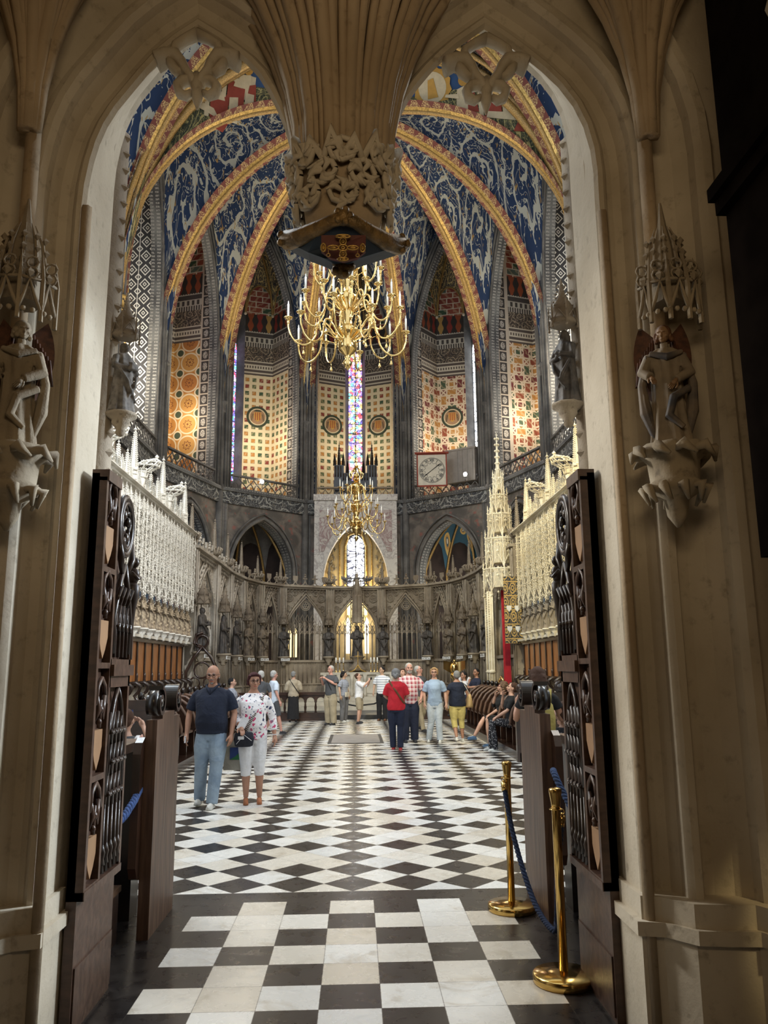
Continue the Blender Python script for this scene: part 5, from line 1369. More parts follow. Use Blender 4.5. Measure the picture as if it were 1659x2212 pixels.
for x,y in ((-.45,-.35),(-.42,.30),(.35,-.42)):
    mb.tube([(x,y,0),(x,y,3.9)],.055,8); mb.tube([(x-.07,y-.03,0),(x-.07,y-.03,3.9)],.025,5); mb.tube([(x+.07,y-.03,0),(x+.07,y-.03,3.9)],.025,5)
    mb.lathe([(.10,1.5),(.12,1.55),(.08,1.6)],8,(x,y,0))
    for k in range(22): crocket(mb,(x-.04,y-.05,2.4+k*.07),.022)
mb.build('column','warm_stone',t)
mb=MB(); mb.box(.02,.24,.30,.34,.3,4.0); mb.build('red_hanging','red_cloth',t)
h=NT('gilt_tracery_blue'); x,y,z=h.ob(); a=(x+y)*4.5; b=z*2.4; fu=a.fr()-.5; fv=b.fr()-.5; r=(fu*fu+fv*fv).sq(); mk=((r-.36).ab().lt(.04)).mx((r-.15).ab().lt(.04)).mx(b.fr().gt(.93)).mx((h.noise(h.vec(x,y,z),14,2)-.5).ab().lt(.02))
M['gilt_tracery_blue']=h.fin(h.mix(mk,(.010,.018,.030),(.50,.33,.10)),.6)
mb=MB(); mb.box(4.35,4.85,23.28,23.34,2.35,4.3); t2=mb.build('wall_panel_painted','gilt_tracery_blue'); tag(t2,'dark blue panel with gold tracery at the end of the right stalls','panel')
for (u,z) in ((-.12,3.35),(.12,3.35),(-.12,2.75),(.12,2.75)):
    mb=MB(); mb.ext([(u-.07,z+.09),(u+.07,z+.09),(u+.07,z),(u,z-.09),(u-.07,z)],(4.6,23.26,0),(1,0,0),(0,0,1),(0,1,0),0,.02); mb.build('small_shield','paint_white',t2)

# ---------------------------------------------------------------- centre of the apse: marble frame, window, organ, clock
t=thing('marble_frame','white and pink marble arch frame at the back, behind the far chandelier','marble surround',(0,44.0,0))
mb=MB(); ap=parch(1.78,3.4,12,0,6.3); hh=len(ap)//2
lp=[(-2.3,1),(-1.78,1)]+ap[:hh+1]+[(0,10.9),(-2.3,10.9)]; rp=[(-p[0],p[1]) for p in lp]
mb.ext(lp,(0,0,0),(1,0,0),(0,0,1),(0,1,0),-.30,.35); mb.ext(rp,(0,0,0),(1,0,0),(0,0,1),(0,1,0),-.30,.35)
mb.build('frame','white_marble',t)
for sg in (-1,1):
    mb=MB(); mb.ext([(sg*2.02,10.35),(sg*.55,10.35)]+[(sg*-p[0],p[1]+.32) for p in parch(2.0,3.6,12,0,6.3)[8:3:-1]]+[(sg*2.02,8.0)],(0,0,0),(1,0,0),(0,0,1),(0,1,0),-.34,-.30); mb.build('pink_spandrel','pink_marble',t,'pink veined marble corner panel')
mb=MB(); mb.box(-2.35,2.35,-.42,.3,10.9,11.25); mb.build('shelf','white_marble',t)
mb=MB(); mb.box(-1.9,-.52,1.0,1.1,1,9.9); mb.box(.52,1.9,1.0,1.1,1,9.9); mb.box(-.52,.52,1.0,1.1,9.2,9.9); mb.box(-.52,.52,1.0,1.1,1,6.2); mb.box(-1.9,-1.8,.3,1.05,1,9.9); mb.box(1.8,1.9,.3,1.05,1,9.9); mb.box(-1.9,1.9,.3,1.1,9.8,9.9)
mb.build('niche_wall','ochre_plaster',t)
WTR[0]+=1
mb=MB(); mb.ext([(-.47,6.2)]+parch(.47,.6,8,0,8.55)+[(.47,6.2)],(0,45.08,0),(1,0,0),(0,0,1),(0,1,0),0,.03); wd=mb.build('window_%d'%WTR[0],'bright_window',kind='structure')
mb=MB()
mb.tube([(0,45.06,6.2),(0,45.06,9.1)],.025,4)
for k in range(7): mb.ball((0,45.05,6.5+k*.4),(.06,.02,.06),6,5)
for k in range(5): mb.tube([(-.47,45.07,6.6+k*.5),(.47,45.07,6.6+k*.5)],.012,4)
mb.build('window_frame','lead',wd)
mb=MB()
for s in (-1,1):
    mb.tube([(s*.62,.95,5.8),(s*.60,.93,8.5),(s*.40,.93,9.15),(0,.93,9.3)],.07,6); mb.tube([(s*.90,.95,5.8),(s*.92,.93,8.6),(s*.60,.93,9.45),(0,.93,9.65)],.04,6)
mb.build('gilt_moulding','gilt',t)
for s in (-1,1):
    mb=MB(); r_=random.Random(4)
    for k in range(26): 
        z=6.2+k*.105; x=s*(1.35+.16*sin(k*1.2)); mb.tube([(x,.98,z),(x+r_.uniform(-.14,.14),.90,z+.12),(x+r_.uniform(-.16,.16),.97,z+.2)],[.02,.05,.012],5)
    mb.build('plaster_relief','grey_relief',t)
# organ case on the gallery
t=thing('organ_case','dark gothic organ case with spires below the central stained window','organ',(0,44.9,11.3))
mb=MB()
for s in (-1,1):
    mb.box(s*.95-.28,s*.95+.28,-.25,.35,0,1.9); mb.box(s*.48-.22,s*.48+.22,-.15,.35,0,1.45)
mb.box(-1.25,1.25,-.2,.35,0,1.0); mb.build('case','black_wood',t)
for s in (-1,1):
    for x,z,h_ in ((.95,1.9,1.5),(.70,1.9,.8),(1.2,1.9,.8),(.45,1.45,.9)):
        mb=MB(); mb.M=Matrix.Translation(V((s*x,-.1,z))); mb.tube([(0,0,0),(0,0,h_*.3),(0,0,h_)],[.10,.085,.004],4,smooth=False)
        for k in range(6): 
            for a in range(4): crocket(mb,(cos(a*pi/2+pi/4)*(.10-.015*k),sin(a*pi/2+pi/4)*(.10-.015*k),h_*.3+k*h_*.1),.03)
        mb.M=None; mb.build('spire','black_wood',t)
mb=MB()
for k in range(16): x=-1.15+k*.153; mb.tube([(x,-.28,1.0 if abs(x)<.75 else 1.2),(x,-.28,1.4 if abs(x)<.7 else 1.85)],.035,6)
mb.build('pipes','organ_pipe',t,kind='stuff')
# square clock on the right gallery
A,B=mir(P2),mir(P1); 
cc=at(933,1015,41.0); t=thing('wall_clock','square white clock board with roman numerals on the right gallery','clock',cc,R(-6))
mb=MB(); mb.box(-.74,.74,0,.06,-.84,.84); mb.build('clock_face','clock_white',t)
mb=MB()
for a in ((-.80,.80,-.90,-.83),(-.80,.80,.83,.90),(-.80,-.74,-.9,.9),(.74,.80,-.9,.9)): mb.box(a[0],a[1],-.02,.08,a[2],a[3])
mb.box(-.9,.9,-.14,.10,.88,.95); mb.build('frame','paint_red',t)
mb=MB(); mb.ring((0,-.01,-.02),.68,.008,36,4); mb.ring((0,-.01,-.02),.64,.006,36,4)
pts=[]
for k in range(73):
    a=2*pi*k/72; r=.40+.05*cos(a*12); pts.append(V((cos(a)*r,-.01,-.02+sin(a)*r)))
mb.tube(pts,.007,4); mb.build('dial_lines','black_plain',t)
def txt(s_,size,parent,loc,mat,rx=pi/2,ry=0,name='numeral',ex=.004):
    c=bpy.data.curves.new(name,'FONT'); c.body=s_; c.size=size; c.extrude=ex; c.align_x='CENTER'; c.align_y='CENTER'; c.offset=.003
    o=bpy.data.objects.new(name,c); COL.objects.link(o); dg=bpy.context.evaluated_depsgraph_get(); dg.update()
    me=bpy.data.meshes.new_from_object(o.evaluated_get(dg)); bpy.data.objects.remove(o); me.materials.clear(); me.materials.append(M[mat])
    o=bpy.data.objects.new(name,me); COL.objects.link(o); o.parent=parent; o.location=loc; o.rotation_euler=Euler((rx,ry,0)); return o
for k,nm in enumerate(['XII','I','II','III','IIII','V','VI','VII','VIII','IX','X','XI']):
    a=2*pi*k/12; txt(nm,.20,t,(sin(a)*.54,-.012,-.02+cos(a)*.54),'black_plain',ry=a)
for ang,l in ((R(52),.62),(R(232),.55)):
    mb=MB(); d=V((sin(ang),0,cos(ang))); mb.tube([V((0,-.03,-.02)),V((0,-.03,-.02))+d*l*.8,V((0,-.03,-.02))+d*l],[.016,.02,.002],5); mb.ball(V((0,-.03,-.02))+d*l*.7,(.04,.012,.04),8,6); mb.build('clock_hand','black_plain',t)
c2=at(990,1010,41.6); mb=MB(); mb.M=Matrix.Translation(c2)@Matrix.Rotation(R(-35),4,'Z'); mb.box(-.75,1.0,0,1.0,-.8,.95); mb.box(-.80,1.05,-.05,1.05,.95,1.05)
for k in range(4): mb.box(-.05+k*.3,-.03+k*.3,-.02,0,-.8,.95)
mb.M=None; tag(mb.build('clock_housing','slab_grey'),'grey wooden cupboard behind the square clock','cupboard')
for px,py,Y,lb in ((566,1040,42.2,'left'),(1005,1024,40.5,'right')):
    c=at(px,py,Y); t=thing('floodlight','small lit floodlight on the %s gallery balustrade'%lb,'lamp',c)
    mb=MB(); mb.ball((0,0,0),.10,8,6); mb.build('bulb','lamp_glow',t); mb=MB(); mb.box(-.10,.10,.05,.15,-.14,.12); mb.tube([(0,.1,-.14),(0,.1,-.35)],.02,5); mb.build('housing','black_plain',t)
# painted letters above the roundels
W3=BW['north_3'][0]; W5=BW['south_3'][0]
# ---------------------------------------------------------------- sanctuary floor, steps, altar
mb=MB(); 
mb.box(-4.6,4.6,27.6,38,0,.14,1); mb.box(-4.3,4.3,30.6,38,.14,.28); mb.box(-2.4,2.4,31.6,37,.28,.42); mb.box(-2.0,2.0,32.3,35.8,.42,.56)
tag(mb.build('altar_steps',['plinth_marble','slab_border']),'pale stone altar steps on a black marble edge','steps')
t=thing('altar','pale carved stone altar table on the steps in front of the screen','altar',(.1,33.6,.56))
mb=MB(); mb.box(-1.55,1.55,-.5,.5,.86,.96); mb.build('table_top','plinth_marble',t)
mb=MB(); mb.box(-1.35,1.35,-.4,.4,0,.86)
for k in range(5): x=-1.25+k*.5; mb.box(x+.04,x+.46,-.43,-.4,.12,.76)
mb.build('base','plinth_marble',t)
for k in range(6):
    mb=MB(); x=-1.35+k*.54; mb.lathe([(.09,.0),(.07,.1),(.05,.3),(.07,.6),(.10,.86)],8,(x,-.45,0)); mb.build('colonnette','plinth_marble',t)
t=thing('retable','carved stone pedestal rising behind the altar under the middle statue','retable',(.06,35.0,.28))
mb=MB(); mb.box(-1.1,1.1,-.3,.3,0,1.3); mb.lathe([(.5,1.3),(.3,1.45),(.16,1.65),(.3,1.85),(.38,1.9)],10); mb.build('body','screen_stone',t)
first=None
for k,px in enumerate((726,734,742,801,808,815)):
    c=at(px,1445,33.9); zz=1.52
    lab='tall brass candlestick with a white candle %s of the altar cross'%('left' if k<3 else 'right')
    if first is None:
        first=thing('candlestick',lab,'candlestick',(c.x,33.75,zz),0,'candlesticks on the altar, left'); mb=MB(); mb.lathe([(.07,0),(.07,.02),(.02,.05),(.018,.14),(.03,.16),(.015,.2),(.015,.34),(.04,.37),(.03,.38)],10); mb.build('stick','bright_brass',first)
        mb=MB(); mb.tube([(0,0,.38),(0,0,.60)],.028,8); mb.build('candle','candle_wax',first)
    else: copy_tree(first,loc=(c.x,33.75,zz),label=lab,group='candlesticks on the altar, %s'%('left' if k<3 else 'right'))
t=thing('altar_cross','small gilt cross with a spreading foot on the altar','cross',(.08,33.8,1.52)); mb=MB(); mb.tube([(-.35,0,0),(-.12,0,.10),(0,0,.30)],[.03,.03,.02],6); mb.tube([(.35,0,0),(.12,0,.10),(0,0,.30)],[.03,.03,.02],6); mb.tube([(0,0,.1),(0,0,.85)],.02,6); mb.tube([(-.15,0,.65),(.15,0,.65)],.02,6); mb.build('cross','gilt',t)
# glass seen through the screen, left and right of the altar
for px,py0,py1,w_,m_ in ((627,1358,1420,9,'yellow_glass'),(639,1358,1420,8,'yellow_glass'),(752,1335,1412,8,'white_glow_glass'),(792,1335,1412,8,'white_glow_glass'),(753,1300,1330,6,'yellow_glass'),(790,1300,1330,6,'yellow_glass')):
    Y=45.2 if 700<px<820 else 43.0
    a=at(px-w_/2,py1,Y); b=at(px+w_/2,py0,Y); WTR[0]+=1
    mb=MB(); mb.ext([(a.x,a.z)]+[((a.x+b.x)/2+p[0],p[1]) for p in parch((b.x-a.x)/2,.3,5,0,b.z-.3)]+[(b.x,a.z)],(0,Y-.4,0),(1,0,0),(0,0,1),(0,1,0),0,.03); mb.build('window_%d'%WTR[0],m_,kind='structure')
mb=MB(); mb.box(-13,13,49.6,49.9,0,28); mb.build('wall_east','dark_stone',kind='structure')
# wooden rail before the sanctuary
def rail(x0,x1,lab,Y=27.2):
    t=thing('altar_rail',lab,'railing',((x0+x1)/2,Y,0)); L=(x1-x0)
    mb=MB(); mb.box(-L/2,L/2,-.10,.10,.10,.26); mb.box(-L/2,L/2,-.16,.16,0,.10); mb.build('base','dark_wood',t)
    mb=MB(); mb.box(-L/2,L/2,-.10,.10,.82,.92); n=int(L/.34)
    for i in range(n):
        u=-L/2+L*(i+.5)/n; s=L/n; mb.ext([(u-s/2,.82),(u-s/2,.62)]+[(u+p[0],p[1]) for p in parch(s*.38,s*.38,6,0,.62)]+[(u+s/2,.62),(u+s/2,.82)],(0,0,0),(1,0,0),(0,0,1),(0,1,0),-.05,.05)
    mb.build('arched_top','dark_wood',t)
    for i in range(n+1):
        u=-L/2+L*i/n; mb=MB(); mb.lathe([(.05,.26),(.03,.30),(.045,.42),(.025,.56),(.05,.62)],8,(u,0,0)); mb.build('baluster','dark_wood',t)
rail(-4.4,-1.0,'dark wooden arcaded rail left of the altar steps, behind the standing visitors'); rail(1.5,4.4,'dark wooden arcaded rail right of the altar steps')
tag(MB().tube([(-1.0,27.2,.8),(-.5,27.15,.55),(0,27.1,.46),(.6,27.15,.52),(1.1,27.2,.72),(1.5,27.2,.85)],.025,6).build('barrier_rope','black_plain'),'dark rope across the gap before the altar','rope')
c=fl(707,1607); c1=fl(830,1607); f1=fl(820,1586)
mb=MB(); mb.box(c.x,c1.x,c.y,f1.y,0,.006,1); mb.box(c.x+.08,c1.x-.08,c.y+.10,f1.y-.10,.0,.009,0); tag(mb.build('floor_slab',['slab_grey','slab_border']),'grey rectangular slab with dark border in the chequered floor','slab')
# brass eagle lectern
c=at(1001,1450,27.0); t=thing('eagle_lectern','gilt eagle lectern on a turned stem right of the altar','lectern',(c.x,29.5,.14))
mb=MB(); mb.lathe([(.32,0),(.30,.06),(.10,.14),(.06,.4),(.13,.55),(.06,.7),(.05,1.1),(.16,1.2),(.12,1.32)],12); mb.build('stem','bright_brass',t)
mb=MB(); mb.ball((0,0,1.50),(.13,.13,.20),10,8); mb.ball((0,-.10,1.76),(.06,.08,.07),8,6); mb.tube([(0,-.16,1.76),(0,-.22,1.73)],[.02,.004],5); mb.build('eagle','bright_brass',t)
for s in (-1,1):
    mb=MB(); mb.grid(lambda u,v,s=s:V((s*(.06+.34*u),.05-.10*u*u,1.72-.42*v*(1-.3*u)+.06*u)),6,6); mb.build('wing','bright_brass',t)
# ---------------------------------------------------------------- wooden choir stalls
def volute(mb,y,z,r,x0,x1,m=0,sgn=1,ax='x'):
    """scroll seen from the side; rolled round the x axis"""
    pts=[];n=44
    for i in range(n+1):
        a=i/n*2.4*pi+pi*.5; rr=r*(1-.72*i/n); pts.append((y+sgn*cos(a)*rr,z+sin(a)*rr))
    th=r*.13; vs=[]
    for i in range(n+1):
        a_,b_=pts[max(i-1,0)],pts[min(i+1,n)]; d=V((b_[0]-a_[0],b_[1]-a_[1])).normalized(); nx=V((-d.y,d.x))*th; p=pts[i]
        for q in ((p[0]+nx.x,p[1]+nx.y),(p[0]-nx.x,p[1]-nx.y)): vs+= [(x0,*q),(x1,*q)]
    fs=[]
    for i in range(n):
        o=i*4; fs+= [(o,o+1,o+5,o+4),(o+2,o+6,o+7,o+3),(o,o+4,o+6,o+2),(o+1,o+3,o+7,o+5)]
    fs+= [(0,2,3,1),(n*4,n*4+1,n*4+3,n*4+2)]
    mb.add(vs,fs,m)
    mb.tube([(x0,y,z),(x1,y,z)],r*.26,10,m); mb.tube([(x0+(x1-x0)*.22,y,z),(x1-(x1-x0)*.22,y,z)],r*.88,16,m)
# end panels of the return stalls beside the entrance
for sg,side in ((-1,'left'),(1,'right')):
    X=-1.33 if sg<0 else 1.285; Xo=X+sg*.075; xa,xb=min(X,Xo),max(X,Xo); oy=0 if sg<0 else .16
    t=thing('stall_end','tall wooden stall end with two scrolls, just inside the gate on the %s'%side,'stall end',(0,0,0))
    mb=MB(); mb.box(xa,xb,5.55+oy,6.24+oy,.0,1.36); mb.box(min(X,X-sg*.015),max(X,X-sg*.015),5.50,5.60,.04,1.30) if False else None
    mb.build('panel','bench_end_wood',t)
    for y,s2 in ((5.63+oy,-1),(6.15+oy,1)):
        mb=MB(); volute(mb,y,1.47,.10,xa-.012,xb+.012,0,s2); mb.build('scroll','black_wood',t)
    mb=MB(); mb.box(xa,xb,5.70+oy,6.06+oy,1.36,1.40); mb.build('cap','bench_end_wood',t)
    mb=MB(); x0,x1=(Xo,Xo+sg*.05); 
    mb.ext([(5.42,.45),(5.46,.38),(5.52,.36),(5.52,1.25),(5.46,1.22),(5.42,1.15)],(min(x0,x1),oy+.03,0),(0,1,0),(0,0,1),(1,0,0),0,.05); mb.build('rounded_edge','dark_wood',t)
    t=thing('return_stall','dark wooden return stall bench and ledge behind the %s stall end'%side,'choir stall',(0,0,0))
    xi,xo=X+sg*.23,X+sg*1.5
    mb=MB(); mb.box(min(xi,xo),max(xi,xo),5.55,6.2,1.13,1.19); mb.build('ledge','step_wood',t)
    mb=MB(); mb.box(min(xi,xo),max(xi,xo),5.95,6.15,.0,1.13); mb.box(min(xi+sg*.02,xo),max(xi+sg*.02,xo),5.0,5.95,.9,.0) if False else None; mb.build('back','black_wood',t)
    mb=MB(); mb.box(min(xi-sg*.04,xo),max(xi-sg*.04,xo),4.92,5.52,.0,.30); mb.build('step','dark_wood',t); mb=MB(); mb.box(min(xi-sg*.05,xo),max(xi-sg*.05,xo),4.90,5.54,.30,.335); mb.build('tread','step_wood',t)
# gate leaves, opened inwards against the passage
def gate(sg,side,yo):
    X=-1.345 if sg<0 else 1.245
    t=thing('gate_leaf','tall dark carved gothic wooden gate leaf opened inwards on the %s of the doorway'%side,'gate',(X,yo,0)); t.scale=(1,.79,1)
    # local: y along the leaf, x = 0 the face towards the passage
    f=-sg
    def bx(mb,y0,y1,z0,z1,d0,d1,m=0): mb.box(min(f*d0,f*d1),max(f*d0,f*d1),y0,y1,z0,z1,m)
    mb=MB(); bx(mb,0,.78,.0,.60,-.05,.0); bx(mb,.02,.76,.03,.30,0,.008); bx(mb,.0,.78,.60,.64,-.05,.035); bx(mb,0,.04,.6,2.70,-.05,.03); bx(mb,.28,.32,.6,2.70,-.05,.03)
    bx(mb,.74,.78,.6,2.0,-.05,.03); bx(mb,0,.30,.6,2.72,-.05,-.01); bx(mb,.30,.78,.6,2.0,-.05,-.02); bx(mb,.0,.30,2.68,2.74,-.05,.04)
    bx(mb,.30,.78,1.60,1.66,-.05,.03); bx(mb,.30,.79,1.66,1.72,-.05,.05); bx(mb,.30,.78,1.72,1.75,-.05,.03)
    mb.build('frame','gate_wood',t)
    Pp=lambda y,z,d=.02:V((f*d,y,z))
    # shield stile
    for z0 in (.64,1.16,1.72,2.22):
        hh=.50
        mb=MB(); mb.tube([Pp(.05,z0+hh-.14),Pp(.09,z0+hh-.05),Pp(.16,z0+hh-.01),Pp(.23,z0+hh-.05),Pp(.27,z0+hh-.14)],.014,5)
        for y in (.08,.24): mb.tube([Pp(y,z0+hh-.10),Pp(y+(.16-y)*.5,z0+hh-.17),Pp(y,z0+hh-.22)],[.012,.02,.006],5)
        mb.tube([Pp(.16,z0+hh-.12,.02),Pp(.16,z0+hh-.26,.02)],.012,5); mb.ball(Pp(.16,z0+hh-.17),.022,6,5); mb.ball(Pp(.15,z0+hh-.23),.018,6,5)
        mb.build('blind_arch','gate_wood',t); mb=MB(); bx(mb,.04,.28,z0-.02,z0+.01,-.01,.03); mb.build('sill','gate_wood',t)
        mb=MB(); z=z0+.06; mb.ext([(.07,z+.17),(.25,z+.17),(.25,z+.08),(.21,z+.02),(.16,z-.03),(.11,z+.02),(.07,z+.08)],(0,0,0),(0,1,0),(0,0,1),(f,0,0),-.005,.018); mb.build('shield','shield_wood',t,'plain pale wooden shield')
    # lower tracery: lancets that cross and twist
    mb=MB(); ys=[.36,.44,.53,.62,.70]
    for i,y in enumerate(ys):
        mb.tube([Pp(y,.66),Pp(y,.72),Pp(y,1.0)],[.020,.013,.011],6); mb.lathe([(.022,.70),(.016,.73),(.022,.76),(.012,.80)],6,Pp(y,0,.02)); 
    for i in range(len(ys)-1):
        a,b=ys[i],ys[i+1]; m_=(a+b)/2
        for k,(z,dz) in enumerate(((.98,.17),(1.14,.17),(1.30,.16))):
            o=(b-a)/2 if k%2 else 0
            if a+o+(b-a)>.74: continue
            mb.tube([Pp(a+o,z),Pp(a+o+.01,z+dz*.45),Pp(m_+o,z+dz),Pp(b+o-.01,z+dz*.45),Pp(b+o,z)],[.011,.013,.012,.013,.011],5)
            mb.tube([Pp(a+o+.01,z+dz*.42,.03),Pp(m_+o,z+dz*.35,.045)],[.018,.004],5); mb.tube([Pp(b+o-.01,z+dz*.42,.03),Pp(m_+o,z+dz*.35,.045)],[.018,.004],5)
    for s2 in (0,1):
        mb.tube([Pp(.34,1.05),Pp(.36,1.35),Pp(.46,1.52),Pp(.54,1.59)] if s2==0 else [Pp(.72,1.05),Pp(.71,1.35),Pp(.62,1.52),Pp(.54,1.59)],.014,6)
    mb.build('lower_tracery','black_wood_gloss',t)
    # upper tracery: ogee with roundel
    mb=MB()
    for s2 in (-1,1):
        mb.tube([Pp(.54+s2*.19,1.78),Pp(.54+s2*.20,1.98),Pp(.54+s2*.10,2.16),Pp(.54,2.28)],.018,6)
        mb.tube([Pp(.54+s2*.05,2.22,.02),Pp(.54+s2*.14,2.32,.03),Pp(.54+s2*.17,2.42,.02)],[.012,.022,.012],6)
    for i in range(4):
        y=.40+.093*i; mb.tube([Pp(y,1.76),Pp(y,2.0)],.011,5)
        mb.tube([Pp(y-.045,1.92),Pp(y,2.04),Pp(y+.045,1.92)],.010,5); mb.tube([Pp(y,1.94,.03),Pp(y+.03,1.90,.04)],[.02,.006],5); mb.tube([Pp(y-.02,2.05,.02),Pp(y,2.14,.04),Pp(y+.02,2.08,.02)],[.010,.016,.006],5)
    mb.build('upper_tracery','black_wood_gloss',t)
    mb=MB(); mb.ring(Pp(.50,2.50),.165,.022,22,6,U=(0,1,0),W=(0,0,1)); mb.ring(Pp(.50,2.50,.03),.135,.012,22,6,U=(0,1,0),W=(0,0,1))
    for k in range(4):
        a=k*pi/2+.5; c=Pp(.50+cos(a)*.07,2.50+sin(a)*.07); mb.ring(c,.055,.014,10,5,U=(0,1,0),W=(0,0,1),a0=a-1.9,a1=a+1.9); mb.ball(c,(.02,.03,.03),6,5)
    mb.build('roundel','black_wood_gloss',t)
    mb=MB(); mb.tube([Pp(.50+cos(2*pi*k/20)*.15,2.50+sin(2*pi*k/20)*.15,-.03) for k in range(21)],.02,5); poly=[(.50+cos(2*pi*k/20)*.17,2.50+sin(2*pi*k/20)*.17) for k in range(20)]; mb.ext(poly,(0,0,0),(0,1,0),(0,0,1),(f,0,0),-.05,-.02); mb.ext([(.30,2.0),(.78,2.0),(.62,2.20),(.54,2.34),(.30,2.6)],(0,0,0),(0,1,0),(0,0,1),(f,0,0),-.05,-.02); mb.build('backing','gate_wood',t)
    # post with a carved bust
    mb=MB(); mb.lathe([(.022,1.75),(.020,1.95),(.030,2.05),(.045,2.12),(.045,2.18),(.03,2.20)],6,Pp(.77,0,.02)); mb.build('post','black_wood_gloss',t)
    mb=MB(); c=Pp(.77,2.20,.02); loft(mb,[(c.z,.030,.028,c.x,c.y),(c.z+.05,.042,.034,c.x,c.y),(c.z+.075,.034,.03,c.x,c.y),(c.z+.09,.014,.014,c.x,c.y)],10); mb.ball(c+V((f*.01,0,.118)),(.026,.026,.032),8,7); mb.tube([c+V((0,-.04,.06)),c+V((f*.035,-.02,.02)),c+V((f*.04,.02,.03))],.011,6); mb.build('carved_bust','black_wood_gloss',t)
gate(-1,'left',4.16); gate(1,'right',4.16)
# side stalls
def side_stalls(sg,side,Ya,Yb):
    s=sg
    # platforms
    mb=MB(); mb.box(min(s*2.95,s*4.88),max(s*2.95,s*4.88),Ya,23.2,0,.16); mb.box(min(s*4.0,s*4.88),max(s*4.0,s*4.88),Ya,23.2,.16,.42)
    tag(mb.build('stall_platform','dark_wood'),'wooden platform under the %s stalls'%side,'platform')
    # end panel of the lower row
    t=thing('stall_end','wooden scroll topped end of the %s lower stall row'%side,'stall end',(0,0,0))
    mb=MB(); mb.box(min(s*2.90,s*3.9),max(s*2.90,s*3.9),Ya,Ya+.10,.0,1.22); mb.box(min(s*3.05,s*3.75),max(s*3.05,s*3.75),Ya-.02,Ya,.2,1.05); mb.build('panel','dark_wood',t)
    for k,x in enumerate((3.02,3.75)):
        mb=MB(); mb.M=Matrix.Rotation(0,4,'Z'); 
        P_=[]
        for i in range(22): a=i/21*4.4*pi*.5+pi/2; rr=.11*(1-.75*i/21); P_.append(V((s*x+cos(a)*rr*(1 if k else -1)*s,Ya+.05,1.30+sin(a)*rr)))
        mb.tube(P_,.03,6,sq=(1,1.8)); mb.tube([(s*x,Ya,1.3),(s*x,Ya+.1,1.3)],.085,12); mb.M=None; mb.build('scroll','dark_wood',t)
    n=int((Yb-Ya-.1)/.66); first=None; f2=None
    for i in range(n):
        y=Ya+.15+.66*(i+.5)
        if first is None:
            first=thing('choir_stall','low dark wooden stall seat with curved arms in the %s front row'%side,'choir stall',(s*3.0,y,.16),0,'lower stalls on the %s'%side)
            L=lambda a,b:(min(s*a,s*b),max(s*a,s*b))
            mb=MB(); mb.box(*L(.62,.68),-.33,.33,0,.95); mb.build('backrest','dark_wood',first)
            mb=MB(); mb.box(*L(.12,.60),-.29,.29,.36,.40); mb.build('seat','bench_end_wood',first)
            mb=MB(); prof_=[(.10,0),(.66,0),(.66,1.0),(.58,1.03),(.40,.98),(.22,.84),(.12,.66),(.08,.50),(.06,.42),(.10,.36)]
            mb.ext([(s*p[0],p[1]) for p in prof_],(0,0,0),(1,0,0),(0,0,1),(0,1,0),.305,.345); mb.build('side_wing','dark_wood',first)
            mb=MB(); mb.tube([(s*.64,.325,1.03),(s*.42,.325,.99),(s*.24,.325,.86),(s*.12,.325,.68),(s*.07,.325,.50),(s*.08,.325,.42)],.032,6); mb.build('arm_moulding','bench_end_wood',first)
            mb=MB(); mb.ball((s*.62,.325,1.10),(.06,.06,.07),8,6); mb.tube([(s*.62,.325,.98),(s*.62,.325,1.05)],.035,6); mb.build('knob','black_wood',first)
        else: copy_tree(first,loc=(s*3.0,y,.16))
        if f2 is None:
            f2=thing('choir_stall','tall stall with s-curved arm and oak panel back in the %s upper row'%side,'choir stall',(s*4.2,y,.42),0,'upper stalls on the %s'%side)
            L=lambda a,b:(min(s*a,s*b),max(s*a,s*b))
            mb=MB(); mb.box(*L(.60,.66),-.33,.33,.9,1.95); mb.build('panel','oak_panel',f2)
            mb=MB(); 
            for yy in (-.325,.29): mb.box(*L(.57,.60),yy,yy+.035,.9,1.95)
            mb.box(*L(.54,.60),-.33,.33,1.88,1.95); mb.box(*L(.50,.66),-.33,.33,.95,.99); mb.build('panel_frame','dark_wood',f2)
            mb=MB(); mb.lathe([(.02,.99),(.03,1.03),(.018,1.08),(.028,1.14),(.012,1.22)],8,(s*.56,.31,0)); mb.build('turned_post','black_wood_gloss',f2)
            mb=MB(); mb.tube([(s*.55,.325,.98),(s*.40,.325,1.00),(s*.30,.325,.93),(s*.34,.325,.82),(s*.42,.325,.74),(s*.36,.325,.64),(s*.20,.325,.60)],[.045,.05,.045,.035,.035,.045,.03],8); mb.build('curved_arm','black_wood_gloss',f2)
            mb=MB(); mb.box(*L(.10,.60),.30,.345,0,.62); mb.box(*L(.10,.60),-.30,.30,.36,.40); mb.build('seat','dark_wood',f2)
            mb=MB(); mb.box(*L(-.48,-.28),-.33,.33,.55,.60); mb.box(*L(-.32,-.28),-.33,.33,0,.55); mb.build('desk','dark_wood',f2)
        else: copy_tree(f2,loc=(s*4.2,y,.42))
side_stalls(-1,'left',13.1,23.0); side_stalls(1,'right',14.8,23.0)
